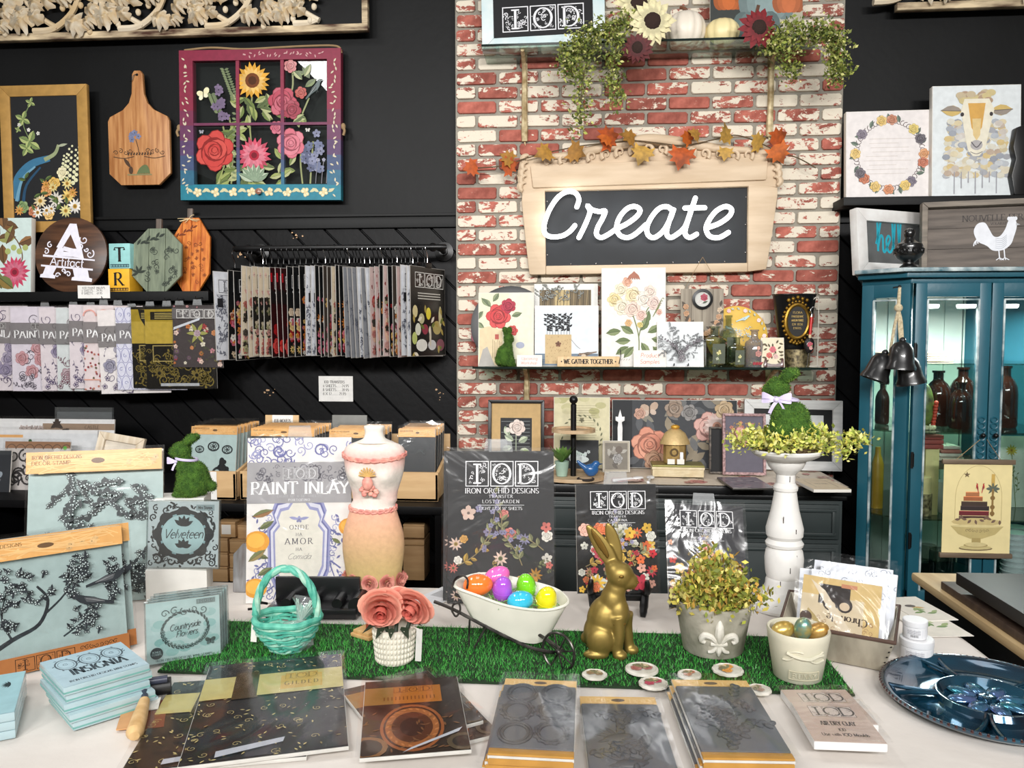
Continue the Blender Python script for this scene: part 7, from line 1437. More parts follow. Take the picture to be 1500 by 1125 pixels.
l,w,h=R(212,737,316,836,TP(260,893).y+.006);o=thing('stamp_case','square clear stamp case with a black damask design lettered Velveteen on the white block','case',(l.x,TP(260,893).y+.012,ZT+h1+.0015),-6,0,4);CASE=clear('case_plastic',tint=(225,230,230),gloss=.1,film=.04)
sheet('stamp_sheet',w-.006,h-.006,.004,PAPER,o,.004,.003);a=Art(w-.006,h-.006,None,8);velv(a,a.w,a.h);a.put('print',o,SHINY(),.002,.003);sheet('case_shell',w,h,.01,CASE,o,.004)
moss_rabbit('moss rabbit with a lilac neck ribbon seated on the white display block',(b2.location.x+.012,b2.location.y+.04,ZT+h2+.002),(WP(262,637,b2.location.y).z-ZT-h2),190,5,1)
rb=[x for x in COLL.objects if x.name.startswith('moss_rabbit')][-1];K=(WP(262,637,b2.location.y).z-ZT-h2)/100
M().tube([(K*(5+15.5*math.cos(t)),K*14*math.sin(t),K*(58+2*math.cos(t)))for t in[k*PI/14 for k in range(28)]],K*2.2,6,closed=True).build('neck_ribbon',mat('lilac_ribbon',(206,196,226),.45,var=.04),rb)
bw=bow(rb,(K*19,K*6,K*55),K*13,(206,196,226));bw.rotation_euler=(0,0,PI)
def mini(a,w,h):
 a.rect(0,0,w,h,(212,234,232));TE=(84,168,160);IN=(46,74,72)
 for k in range(30):a.disc(w*(.1+.8*a.r.random()),h*(.15+.7*a.r.random()),w*.09,mixc((212,234,232),TE,.45*a.r.random()),w*.06)
 for k in range(30):
  t=k*2*PI/30;x,y=w*(.52+.3*math.cos(t)),h*(.5+.28*math.sin(t));a.leaf(x,y,w*.09,w*.035,t+1.3,IN);(a.ink(x,y,w*.03,IN,(170,206,202))if 14<k<30 else None)
 for k in range(5):a.scroll(w*(.25+.13*k),h*(.8+.03*(k%2)),w*.06,1.2,k,1,w*.012,IN)
 a.text('Countryside',w*.52,h*.52,h*.1,(30,44,44),serif=False,thick=.09,slant=.35,sp=.0,maxw=w*.42,rot=.08);a.text('Flowers',w*.54,h*.4,h*.1,(30,44,44),serif=False,thick=.09,slant=.35,sp=0,maxw=w*.3,rot=.08)
 a.disc(w*.13,h*.17,w*.085,(30,44,46),w*.085,20);a.text('BONUS',w*.13,h*.175,h*.03,(196,220,218),maxw=w*.12);a.text('STAMPS',w*.13,h*.135,h*.03,(196,220,218),maxw=w*.13);a.butterfly(w*.86,h*.25,w*.08,IN);a.text('IRON ORCHID DESIGNS MINI STAMPS',w*.5,h*.03,h*.035,IN,maxw=w*.84,sp=.14);a.rect(w*.68,h*.9,w*.26,h*.08,(150,166,164));a.iod(w*.69,h*.91,w*.24,IN,(150,166,164),h=h*.06,n=4)
for k in range(3,-1,-1):
 o,w,h=stands('stamp_case',['mint countryside flowers stamp case standing at the front of its row','second mint stamp case standing close behind the countryside flowers one','third mint stamp case standing in the row','rearmost mint stamp case standing in the row'][k],'case',(213,978),(326,960),876,6);u=Vector((math.cos(o.rotation_euler.z),math.sin(o.rotation_euler.z),0));o.location+=Vector((-u.y,u.x,0))*.016*k+u*.006*k
 if k==3:m0=o
 sheet('stamp_sheet',w-.006,h-.006,.003,PAPER,o,.005,.003);a=Art(w-.006,h-.006,None,8);mini(a,a.w,a.h);a.put('print',o,SHINY(),.0035,.003);sheet('case_shell',w,h,.012,CASE,o,.005)
def lies(name,lbl,cat,q,zt,t,m,art=None,seed=1,ink=None,bev=.0015,cover=None,part='slab'):
 P=[TP(x,y,zt)for x,y in q];c=sum(P,Vector())/4;ux=((P[1]-P[0])+(P[2]-P[3]))/2;uy=((P[3]-P[0])+(P[2]-P[1]))/2;w,ang=ux.length,math.atan2(ux.y,ux.x);h=abs(uy.dot(Vector((-ux.y,ux.x,0)).normalized()))
 o=thing(name,lbl,cat,(c.x,c.y,zt-t),0,0,math.degrees(ang));M().box((0,0,t/2),(w,h,t)).build(part,m,o,bevel=bev)
 if art:a=Art(w-.002,h-.002,None,seed);art(a,a.w,a.h);a.build('print',ink or PRINT(),o,(0,-h/2+.001,t+.0003),smooth=False,rot=(-PI/2,0,0))
 if cover:
  n=10;r=random.Random(seed);g=[[r.random()*.003 for _ in range(n+1)]for _ in range(n+1)]
  M().grid(0,0,n,n,lambda u,v:((u-.5)*(w+.012),(v-.5)*(h+.012),t+.0045+g[round(v*n)][round(u*n)])).build('plastic_sleeve',cover,o)
 return o,w,h
def insg(a,w,h):
 a.rect(0,0,w,h,(176,204,216));IN=(84,98,108);a.text('INSIGNIA',w*.52,h*.3,h*.2,(58,72,82),maxw=w*.66,thick=.16);a.text('IRON ORCHID DESIGNS MINI STAMPS',w*.5,h*.1,h*.06,IN,maxw=w*.8)
 for x in(.22,.5,.78):a.stroke(arc(w*x,h*.7,w*.12,h*.18,0,360,20),w*.02,IN);a.stroke(arc(w*x,h*.7,w*.09,h*.13,0,360,20),w*.006,IN);[a.leaf(w*(x+.13*math.cos(t)),h*(.7+.2*math.sin(t)),w*.05,w*.02,t+1,IN)for t in range(7)];a.scroll(w*x,h*.7,w*.04,1.3,1,1,w*.008,IN)
CASEB=mat('pale_case_plastic',(176,200,206),.25,var=.05,coat=.4);CASEG=mat('teal_case_insert',(120,178,172),.4)
q0=((84,1012),(212,972),(184,939),(66,966));z=ZT+.001
for k in range(5):
 off=[(12,0),(8,2),(0,0),(3,-2),(0,0)][k]
 o,w,h=lies('insignia_case',f'pale blue insignia stamp case, {["lowest", "second from below", "middle one", "second from the top", "topmost"][k]} in its stack on the cloth','case',[(x+off[0],y+off[1])for x,y in q0],ZT+.075,.0142,CASEB,insg if k==4 else None,5,SHINY(),.002,None,'case_body');o.location.z=ZT+.001+.0147*k
 M().box((0,0,.0045),(w*1.002,h*1.002,.003)).build('insert_edge',CASEG,o)
q1=((-70,1062),(20,1040),(40,984),(-50,994))
for k in range(3):
 o,w,h=lies('leaf_case',f'pale teal stamp case with a dark leaf cut by the frame, {["lowest", "middle", "topmost"][k]} of three','case',q1,ZT+.045,.0142,CASEB,(lambda a,w,h:(a.rect(0,0,w,h,(160,200,208)),[a.leaf(w*.8,h*.7,w*.18,w*.04,2+.35*k,(40,54,58))for k in range(8)]))if k==2 else None,6,SHINY(),.002,None,'case_body');o.location.z=ZT+.001+.0147*k
p=TP(204,1058);o=thing('rubber_brayer','brayer roller with a pale wooden handle in a torn orange card pack','roller',(p.x,p.y,ZT+.001));H0=TP(197,1092)-p;H1=TP(212,1046)-p;T0=TP(178,1032)-p;T1=TP(246,1022)-p
M().tube([H0+Vector((0,0,.014)),H0*.9+Vector((0,0,.016)),(H0+H1)/2+Vector((0,0,.018)),H1+Vector((0,0,.022))],[.008,.0135,.0125,.009],14).build('handle',wood('pale_handle',(226,190,136),(206,164,106),.45),o)
M().tube(bez([H1+Vector((0,0,.022)),(H1+T0+T1)/3+Vector((0,0,.026)),(T0+T1)/2+Vector((0,0,.03))],4),.006,8).tube([T0+Vector((0,0,.034)),T1+Vector((0,0,.034))],.007,10).build('frame_bar',mat('navy_plastic',(52,56,74),.4),o);M().tube([T0+Vector((0,.012,.017)),T1+Vector((0,.012,.017))],.015,18).build('roller',mat('black_rubber',(24,24,26),.5),o)
for nm,q,c,z in(('card_base',((170,1072),(236,1066),(240,1036),(180,1040)),(206,156,106),.001),('card_flap',((206,1074),(240,1070),(246,1030),(214,1034)),(120,62,40),.004),('barcode_card',((206,1050),(232,1046),(236,1030),(214,1032)),(226,222,214),.008)):
 P=[TP(*c_,ZT)-p for c_ in q];M().add([(v.x,v.y,z)for v in P]+[(v.x,v.y,z+.002)for v in P],[(3,2,1,0),(4,5,6,7),(0,1,5,4),(1,2,6,5),(2,3,7,6),(3,0,4,7)]).build(nm,mat(nm,c,.7),o,smooth=False)
def gild(a,w,h):
 a.rect(0,0,w,h,(36,36,38));BR=(186,170,116)
 for k in range(150):x,y=w*a.r.random(),h*a.r.random();a.leaf(x,y,w*.035,w*.012,a.r.random()*6,a.r.choice([BR,(206,190,130),(140,126,84)]))
 for k in range(34):a.scroll(w*a.r.random(),h*a.r.random(),w*.03,1.2,k,1,w*.005,BR)
 a.rect(0,h*.58,w,h*.24,(196,184,118));a.rect(w*.55,h*.62,w*.3,h*.16,(206,170,86));a.rect(w*.22,h*.56,w*.17,h*.3,(70,52,24));a.iod(w*.58,h*.73,w*.24,(150,120,60),(206,170,86),h=h*.07,n=5);a.text('GILDED',w*.7,h*.66,h*.04,(140,110,50),sp=.5,maxw=w*.24)
 a.poly([(w*.2,h*.03),(w*.6,h*.1),(w*.61,h*.14),(w*.2,h*.08)],(190,194,204))  # silvery streak painted over the artwork as a highlight on the plastic
def cop(a,w,h):
 a.rect(0,0,w,h,(48,38,30));a.rect(0,h*.64,w*.8,h*.25,(176,110,44));a.rect(0,h*.64,w*.3,h*.25,(150,112,58));a.iod(w*.3,h*.8,w*.42,(96,58,26),(176,110,44),h=h*.08,n=6)
 for k in range(14):a.rect(w*(.2+.04*k),h*.69,w*.012,h*.05,(120,74,30))
 for rr,c in((.31,(150,88,48)),(.28,(70,40,26)),(.26,(156,96,52)),(.2,(84,48,30)),(.12,(60,34,24))):a.disc(w*.48,h*.32,w*rr,c,h*rr*.95,28)
 [a.leaf(w*(.48+.22*math.cos(k*.3)),h*(.32+.22*math.sin(k*.3)),w*.06,w*.025,k*.3+1,(190,124,72))for k in range(21)];[a.leaf(w*a.r.random(),h*a.r.random()*.6,w*.08,w*.02,a.r.random()*6,(120,84,54))for k in range(40)];a.disc(w*.05,h*.1,w*.2,(130,92,56),w*.2);a.disc(w*.05,h*.1,w*.15,(52,40,32));a.disc(w*.95,h*.1,w*.16,(84,72,54));a.disc(w*.95,h*.1,w*.11,(44,38,32))
 a.poly([(w*.38,h*.02),(w*.92,h*.22),(w*.96,h*.27),(w*.46,h*.07)],(196,200,208))  # long pale streak paints a plastic highlight across the medallion
SLEEVE3=clear('flat_plastic',crumple=.12,cscale=5,rough=.09,gloss=.012);PADM=mat('pad_board',(206,204,198),.6)
for nm,lbl,q,zt,art,sd,ink in(('gilded_pad','black and gold transfer pad underneath, showing at the side of the top one',((206,1130),(450,1108),(470,985),(230,1001)),.006,gild,3,SHINY()),('gilded_pad','large black and gold transfer pad in a sleeve on top, near the front edge',((251,1126),(503,1094),(506,957),(313,975)),.014,gild,5,SHINY()),
 ('copper_pad','bronze transfer pad lowest of three, its corner poking out to the right',((590,1112),(708,1078),(672,985),(560,1004)),.006,cop,7,SHINY()),('copper_pad','bronze transfer pad tilted in the middle of three',((548,1098),(690,1062),(643,977),(513,1009)),.013,cop,8,SHINY()),('copper_pad','copper transfer pad with a round medallion on top of three',((522,1112),(682,1099),(677,990),(538,999)),.021,cop,9,SHINY())):
 lies(nm,lbl,'pad',q,ZT+zt,.006,PADM,art,sd,ink,.001,SLEEVE3,'pad_sheets')
SIL=mat('grey_silicone',(92,96,102),.5,var=.08);GTRAY=mat('gold_card',(196,146,70),.4,metal=.3,var=.1)
def mould(lbl,q,zt,kind,n,below=0,xo=0):
 for k in range(n):
  z=zt-.0135*k;dq=[(x-(4 if k else 0)*k*(1 if xo else 1),y+9*k*(0 if k==0 else 1))for x,y in q]
  o,w,h=lies('silicone_mould',lbl if k==0 else lbl.replace('topmost',['','second','third'][k]).replace(' on its',' below, on its'),'mould',dq,ZT+z,.005,PADM,None,1,None,.001,None,'backing_card')
  M().box((0,-h/2+.011,-.003),(w*.99,.022,.012)).box((0,-h*.468,.0068),(w*.995,h*.064,.0036)).build('gold_edge',GTRAY,o,bevel=.0015);hh=h*.8;m=M();r=random.Random(len(lbl)+k);base=M().box((0,-h*.035,.0075),(w*.985,hh,.006)).build('mould_slab',SIL,o,bevel=.002)
  if k==0:
   m=M()
   def rib(pts,rad):m.tube([(x*w,y*h,.0105)for x,y in pts],rad,6)
   if kind=='oval':
    for(cx,cy)in((-.22,.24),(.24,.25),(-.24,0),(.22,.01),(-.22,-.28),(.22,-.26)):
     for rr in(.2,.16):m.tube([((cx+rr*math.cos(t))*w,(cy+rr*.62*math.sin(t))*h,.0112)for t in[q_*PI/10 for q_ in range(20)]],.0026,6,closed=True)
     if cy<.2:[m.ball(((cx+.2*math.cos(t))*w,(cy+.125*math.sin(t))*h,.011),(.005,.004,.003),7,5)for t in[q_*PI/7 for q_ in range(14)]if(cx>0 or cy==0)]
   else:
    for b in range(9 if kind=='bird' else 17):
     x,y=r.uniform(-.34,.34),r.uniform(-.36,.3);g=r.random()*3
     rib([(x-.16*math.cos(g),y-.06*math.sin(g)),(x,y+.02),(x+.16*math.cos(g+.3),y+.07*math.sin(g))],[.003,.0045,.0025])
     for s_ in range(6):t=(s_-2.5)*.055;m.ball(((x+t*math.cos(g))*w,(y+t*.5*math.sin(g)+.02*(-1)**s_)*h,.0112),(.009,.0052,.004),8,5,rot=(0,0,g+.8*(-1)**s_))
    if kind=='bird':
     for(x,y,g)in((-.1,-.05,.3),(.2,-.1,1.2),(0,-.32,.1),(.15,.2,.8)):m.ball((x*w,y*h,.010),(.026,.011,.005),14,8,rot=(0,0,g));[m.ball((x*w+.02*math.cos(g+q_),y*h+.02*math.sin(g+q_),.0105),(.018,.004,.003),10,5,rot=(0,0,g+q_))for q_ in(1.8,2.2,2.6,3.3)]
   m.build('mould_relief',mat('shaded_silicone_relief',(72,75,80),.45,var=.08),base)  # relief coloured darker than the slab to paint in shaded recesses
  a=Art(w,h*.13,(226,186,120),3);a.iod(w*.08,a.h*.3,w*.34,(236,206,150),(226,186,120),h=a.h*.5,n=3);a.iod(w*.6,a.h*.3,w*.34,(236,206,150),(226,186,120),h=a.h*.5,n=3);a.text('IRON ORCHID DESIGNS DECOR MOULDS',w*.5,a.h*.1,a.h*.16,(140,104,60),maxw=w*.9);a.disc(w*.5,a.h*.6,w*.09,(110,96,84),a.h*.16);a.build('header_print',PRINT(),o,(0,h/2-.0005-a.h,.0055),smooth=False,rot=(-PI/2,0,0))
  M().grid(0,0,8,8,lambda u,v:((u-.5)*(w+.012),(v-.5)*(h+.012),.0155+.0012*math.sin(9*u+5*v))).build('plastic_sleeve',SLEEVE3,o)
mould('grey oval medallion mould topmost of three on its gold tray',((717,1108),(842,1112),(844,999),(738,993)),.046,'oval',3)
mould('single grey bird mould on its card between the two mould stacks',((850,1150),(990,1152),(968,1022),(860,1020)),.012,'bird',1)
mould('grey leaf sprig mould topmost of three on its wider gold tray',((1024,1113),(1156,1116),(1101,997),(988,996)),.046,'leaf',3)
def clay(a,w,h):a.rect(0,0,w,h,(206,184,172));a.iod(w*.2,h*.62,w*.66,(90,84,84),(214,200,192),h=h*.28,n=10);a.text('AIR DRY CLAY',w*.5,h*.4,h*.1,(96,88,88),maxw=w*.5);a.text('IOD',w*.5,h*.26,h*.07,(110,100,100),maxw=w*.1);a.text('Use with IOD Moulds',w*.5,h*.14,h*.07,(110,100,100),serif=False,maxw=w*.66)
WP_=mat('white_clay',(232,230,228),.5,var=.02)
for k,(q,zt,nm)in enumerate(((((1163,1062),(1268,1062),(1257,1010),(1160,1010)),.015,'flat white air dry clay pack behind, half covered by the other clay pack'),(((1176,1084),(1287,1090),(1268,1030),(1172,1028)),.03,'white air dry clay pack with a blush label in front, under crinkled film'))):o,w,h=lies('clay_pack',nm,'clay',q,ZT+zt,.0138,WP_,clay,4,SHINY(),.003,SLEEVE,'clay_block');o.location.z=ZT+.001+.0145*k
# on the cloth: the decorations
ZG=ZT+.006
def TG(px,py):return TP(px,py,ZG)
gx0,gx1,gy0,gy1=TP(232,985).x,TP(1240,1005).x,TP(700,1002).y,TP(700,923).y
gr=thing('grass_runner','bright green artificial grass runner laid along the cream cloth','runner',((gx0+gx1)/2,(gy0+gy1)/2,ZT+.0006));M().box((0,0,.002),(gx1-gx0,gy1-gy0,.004)).build('backing',mat('runner_backing',(20,44,18),.9),gr)
m=M();m.col=(0,0,0);r=random.Random(3);GC=[lin(c)for c in((40,134,44),(58,164,56),(30,108,38),(92,190,80),(46,148,50))];vs,fs,cs=[],[],[]
for k in range(30000):
 x,y=(r.random()-.5)*(gx1-gx0),(r.random()-.5)*(gy1-gy0);a=r.random()*6.28;l=r.uniform(.006,.013);ca,sa=math.cos(a),math.sin(a);w=.0007;b=r.uniform(.3,1.1)*l;n=len(vs)
 vs+=[(x-sa*w,y+ca*w,.003),(x+sa*w,y-ca*w,.003),(x+ca*b,y+sa*b,.003+l*.75)];fs.append((n,n+1,n+2));c=GC[r.randrange(5)];cs+=[c,c,c]
m.v,m.f,m.c=vs,fs,cs;g=m.build('grass_blades',vmat('plastic_grass',.45,spec=.5),gr,smooth=False);g['kind']='stuff'
FLC=[(232,226,214),(222,160,140),(206,150,70),(150,146,176),(236,206,190),(214,120,110)];FLG=[(136,140,100),(110,116,80),(176,150,90)]
def transferart(name,cols,bg,sheets,dens,clr=.66):
 def art(a,w,h):
  a.rect(0,0,w,h,bg);a.scatter(0,0,w,h*clr,dens,cols,FLG,w*.07)
  for k in range(5):a.sprig(w*(.1+.2*k),h*(.25+.1*(k%3)),w*.4,.4+k*.5,(150,136,100),a.r.choice([(196,160,80),(150,150,110)]),7,.18,(150,146,176),.07)
  a.scatter(w*.1,0,w*.8,h*.2,16,cols,FLG,w*.1);a.iod(w*.16,h*.77,w*.7,(230,230,232),bg,h=h*.17,n=14);a.text('IRON ORCHID DESIGNS',w*.51,h*.725,h*.034,(232,232,234),maxw=w*.74)
  a.text('TRANSFER',w*.5,h*.695,h*.02,(232,232,234),sp=.3,maxw=w*.3);a.text(name,w*.5,h*.66,h*.022,(232,232,234),sp=.3,maxw=w*.44);a.rect(w*.28,h*.645,w*.44,h*.003,(232,232,234));a.text(sheets,w*.5,h*.615,h*.02,(232,232,234),maxw=w*.42)
 return art
packet('transfer_pack','large black Lost Garden transfer pack in crinkled plastic standing behind the wheelbarrow',(655,884),(812,884),662,8,transferart('LOST GARDEN',FLC,(52,52,54),'EIGHT 12" X 16" SHEETS',30),41,.006,n=2,dx=-.012,tab=True)
E=TP(905,897);ez=WP(905,868,E.y).z
eas=thing('display_easel','black tripod display easel behind the gold rabbit','easel',E+Vector((0,0,.001)));Z=ez-ZT
for s in(-1,1):M().tube(bez([(s*.055,-.04,.003),(s*.058,-.03,Z*.5),(s*.062,-.012,Z),(s*.066,-.034,Z+.015),(s*.064,-.036,Z+.04)],5),[.006,.007,.008,.009,.009,.01,.01,.01,.01,.01,.01,.009,.009,.009,.008,.008,.008,.007,.007,.006,.005],8).build('easel_foot',METAL,eas)
M().box((0,-.006,Z-.008),(.13,.02,.016)).build('easel_ledge',METAL,eas,bevel=.003);M().tube([(0,.0,Z),(0,.09,.003)],.005,8).build('rear_leg',METAL,eas);M().box((0,.032,Z+.08),(.02,.006,.2),rx=-.17).build('easel_back',METAL,eas)
o,w,h=packet('transfer_pack','vivid black floral transfer pack propped on the easel behind the gold rabbit',(848,866),(957,864),719,9,transferart('CATARINA',[(196,40,50),(226,110,60),(236,190,70),(206,60,80),(230,170,150),(226,224,210)],(26,26,28),'FOUR 8" X 12" SHEETS',70),42,.005,tab=True)
dlt=Vector((E.x,E.y-.004,ez+.0005))-o.location;s_=E.y/o.location.y;o.location+=dlt;o.scale=(1,1,1)
packet('transfer_pack','black floral transfer pack with white grasses leaning behind the fleur de lis pot',(980,893),(1097,890),740,20,transferart('MODE BLOEMEN',[(206,60,50),(226,150,110),(226,224,214),(236,190,90),(150,110,120)],(52,52,56),'FOUR 8" X 12" SHEETS',40),43,.005,tab=True)[0].rotation_euler.y=.05
def inlay(a,w,h):
 BL,B2=(104,106,158),(150,152,192);a.rect(0,0,w,h,(230,226,222))
 for k in range(40):x,y=w*a.r.random(),h*(.8+.2*a.r.random());a.scroll(x,y,w*.05,1.3,k,a.r.choice((-1,1)),w*.012,a.r.choice((BL,B2)))
 for s in(-1,1):a.scroll(w*(.5+s*.2),h*.92,w*.07,1.4,0,s,w*.02,BL)
 for s in(-1,1):
  for k in range(16):y=h*(.04+.5*k/16);a.scroll(w*(.5+s*(.28+.12*a.r.random())),y,w*.035,1.2,k,s,w*.01,a.r.choice((BL,B2,(170,170,200))));a.leaf(w*(.5+s*(.36+.1*a.r.random())),y,w*.05,w*.02,k,BL)
  for(u,v)in((.38,.4),(.4,.2),(.3,.07)):a.curve([(w*(.5+s*u),h*v),(w*(.5+s*(u-.1)),h*(v+.04)),(w*(.5+s*(u-.06)),h*(v-.05))],w*.016,BL,.4)
 def sh(k):return[(w*(.5+x*k),h*(.34+(y-.34)*k))for x,y in((-.2,.5),(-.17,.55),(-.1,.56),(-.06,.6),(.06,.6),(.1,.56),(.17,.55),(.2,.5),(.18,.46),(.23,.42),(.22,.22),(.16,.13),(.05,.1),(-.05,.1),(-.16,.13),(-.22,.22),(-.23,.42),(-.18,.46))]
 for k,c in((1.32,B2),(1.24,BL),(1.18,(214,214,226)),(1.08,B2),(1.0,(222,218,206))):a.poly(sh(k),c)
 for k in range(12):a.scroll(w*(.36+.025*k),h*(.075+.02*(k%3)),w*.03,1.2,k,1,w*.01,BL)
 TC=(96,92,100);a.blossom(w*.5,h*.5,w*.035,B2);[a.leaf(w*.5,h*.5,w*.1,w*.03,q,B2)for q in(.2,2.9)]
 for t,v,s in(('ONDE',.44,.026),('HA',.4,.018),('AMOR',.35,.036),('HA',.31,.018)):a.text(t,w*.5,h*v,h*s,TC,sp=.35)
 a.text('Comida',w*.5,h*.26,h*.034,TC,serif=False,thick=.06,slant=.5,sp=.05)
 for(u,v,q)in((.1,.37,.12),(.09,.09,.11),(.98,.45,.1)):a.disc(w*u,h*v,w*q,(226,158,50),w*q*.85,18);a.disc(w*u-w*.01,h*v+w*.01,w*q*.7,(238,182,76),w*q*.6);a.leaf(w*(u-.02),h*v-w*.12,w*.14,w*.05,-.3,(112,118,74),(86,94,58));a.leaf(w*(u+.02),h*v+w*.12,w*.16,w*.06,.5,(120,126,82),(92,100,62))
 a.leaf(w*.05,h*.52,w*.22,w*.07,.3,(112,118,74),(150,110,70));a.leaf(w*.02,h*.25,w*.2,w*.07,.6,(112,118,74),(150,130,80));a.leaf(w*.9,h*.35,w*.1,w*.04,2.6,(112,118,74))
 a.rect(0,h*.6,w,h*.25,(160,158,160));a.filigree(0,h*.72,w,h*.12,(112,110,118),34,w*.04,.2);a.iod(w*.34,h*.745,w*.34,(206,206,208),(150,148,150),h=h*.07,n=6);a.text('PAINT INLAY',w*.04,h*.655,h*.075,(252,252,252),'l',thick=.18,thin=.05,sp=.07,maxw=w*.94);a.text('EIGHT 12" X 16" SHEETS',w*.5,h*.635,h*.014,(190,190,194),sp=.3,maxw=w*.6);a.text('PORTOFINO',w*.5,h*.612,h*.014,(236,236,240),sp=.3,maxw=w*.3)
packet('paint_inlay_pad','large blue and white Paint Inlay pad with lemons standing beside the dress form',(360,884),(514,880),641,7,inlay,44,.008,tab=True)
P0=TP(458,904);o=thing('black_tool_case','black plastic tool case with rounded rests, behind the teal basket','case',P0+Vector((0,0,.001)),0,0,3);W=(TP(525,904)-TP(392,904)).length;BP=mat('black_plastic',(20,20,22),.3,coat=.2)
M().box((0,.02,.012),(W,.075,.024)).build('case_base',BP,o,bevel=.004);M().box((0,.05,.045),(W*.96,.012,.07)).build('case_back',BP,o,bevel=.004)
for k in(-.28,0,.28):M().tube([(W*k,-.01,.034),(W*k,.045,.034)],.012,14).build('rest',BP,o)
M().tube([(W*.5,-.012,.03),(W*.5,.05,.03)],.02,16).build('end_knob',BP,o);M().tube(bez([(-W*.5,.0,.03),(-W*.56,-.01,.035),(-W*.62,.0,.02),(-W*.7,-.01,.02)],5),.003,6).build('cable',METAL,o)
DB=TP(549,884);s=DB.y*1.03/F_PX;o=thing('dress_form','small white and blush plaster dress form with clay roses round its hem','mannequin',DB+Vector((0,0,.001)))
prof=[(858,36),(850,39),(844,40.5),(825,43),(805,45.5),(790,45.5),(775,43.5),(760,39),(745,34.5),(735,32.5),(722,33),(710,36),(698,40),(685,43),(672,44.5),(662,45),(655,43.5),(650,39),(646,30),(642,20),(638,15),(630,13.5),(624,15),(621,13),(620,0)]
def cx(py):return 549+(2 if py<735 else-1)-549
m=M();m.col=(0,0,0);N=32;vs,fs=[],[];dz_=884
def rows(pr,k=6):
 q=bez([(a,b,0)for a,b in pr],k);return[(p.x,max(0,p.y))for p in q]
PR=rows(prof,3);cols=[]
for py,r_ in PR:
 for k in range(N):
  a=2*PI*k/N;f=max(0,-math.sin(a));da=abs(abs(a-1.5*PI)-.62);bust=13*math.exp(-((py-690)/15)**2-(da/.42)**2);dp=.62 if py>645 else .9
  vs.append(((r_*math.cos(a)+cx(py))*s,(r_*dp*math.sin(a)-bust)*s,(dz_-py)*s));t=(py-745)/110
  c=mixc((232,226,216),(226,150,140),max(0,.55*math.exp(-((py-668)/14)**2)+.4*math.exp(-((py-722)/12)**2)*abs(math.cos(a))))if py<742 else mixc((228,172,146),(196,170,116),max(0,min(1,t*1.3)))
  cols.append(lin(c))
m.v=vs;m.c=cols;m.f=[(i*N+k,i*N+(k+1)%N,(i+1)*N+(k+1)%N,(i+1)*N+k)for i in range(len(PR)-1)for k in range(N)][::1];m.f=[f[::-1]for f in m.f]+[tuple(range(N))]
m.build('torso',vmat('plaster_wash',.75,bump=.4,scale=90),o,angle=80)
PK=mat('blush_clay',(206,124,116),.6,c2=(228,168,150),scale=60)
def ringp(py,k,n,e=1.0):r_=[b for a,b in PR if abs(a-py)==min(abs(q-py)for q,_ in PR)][0]*e;a=2*PI*k/n;return Vector(((r_*math.cos(a)+cx(py))*s,r_*.62*math.sin(a)*s,(dz_-py)*s))
for py,nm,am in((662,'neck_garland',2),(741,'waist_braid',2.5)):
 b=M();n=44
 for q in(0,1):b.tube([ringp(py,k,n,1.02)+Vector((0,-4*s*max(0,-math.sin(2*PI*k/n))if py<700 else 0,am*s*math.sin(k*1.6+q*PI)-(6*s*max(0,-math.sin(2*PI*k/n))if py<700 else 3*s*max(0,-math.sin(2*PI*k/n)))))for k in range(n)],2.2*s,6,closed=True)
 b.build(nm,PK,o)
b=M();Y0=-34*s
for k in range(9):a=PI*k/8;b.tube([(0,Y0,(dz_-690)*s),(12*s*math.cos(a),Y0-2*s,(dz_-688)*s+11*s*math.sin(a))],1.2*s,5)
b.build('shell_medallion',mat('gold_clay',(222,184,116),.5,metal=.2),o);b=M();b.ball((0,Y0,(dz_-700)*s),(8*s,5*s,10*s),14,9)
for k in range(14):b.ball((math.cos(k*2.4)*13*s*(.5+.5*(k%3)/2),Y0+3*s,(dz_-706)*s-k*.9*s),(4*s,3*s,3*s),8,6)
b.build('medallion_drape',PK,o)
def rose3(m,c,R_,tilt=(0,0,0),seed=1,pet=None,thick=None):
 e=Euler(tilt).to_matrix();r=random.Random(seed)
 for row,(n,rad,h)in enumerate(((2,.16,.8),(3,.3,.8),(4,.48,.72),(5,.68,.58),(5,.88,.38),(6,1.0,.16))):
  for k in range(n):
   a=2*PI*k/n+row*.8+r.uniform(-.15,.15);vs=[];hw=PI/n*(1.35 if n>2 else 1.1);sc=r.uniform(.92,1.06)
   for j in range(6):
    for i in range(6):
     u,v=(i/5-.5)*2,j/5;aa=a+u*hw;rr=rad*sc*(.25+.75*math.sin(v*PI/2))*(1-.12*u*u*v)+(.06 if v==1 and row>1 else 0);y=-(h+.12)*v*(1-.14*u*u)+(.07 if v==1 and row>1 else 0)+.25
     vs.append(Vector(c)+e @ Vector((rr*math.cos(aa),y,rr*math.sin(aa)))*R_)
   m.add(vs,[(j*6+i,j*6+i+1,j*6+i+7,j*6+i+6)for j in range(5)for i in range(5)],mixc(pet[0],pet[1],min(1,.1+.15*row+r.random()*.3))if pet else None)
for k in range(10):
 p=ringp(845,k+.5,10,1.06);b=M();rose3(b,(0,0,0),12*s,(0,0,0),k);a=2*PI*(k+.5)/10;b.build('clay_rose',PK,o,p+Vector((0,0,-2*s)),rot=(0,0,a+PI/2),angle=70)
DWD=wood('dark_stand',(54,34,26),(38,24,18),.4);M().lathe([(30*s,0),(31*s,3*s),(29*s,7*s),(14*s,11*s),(9*s,16*s),(9*s,28*s)],28).build('stand',DWD,o)
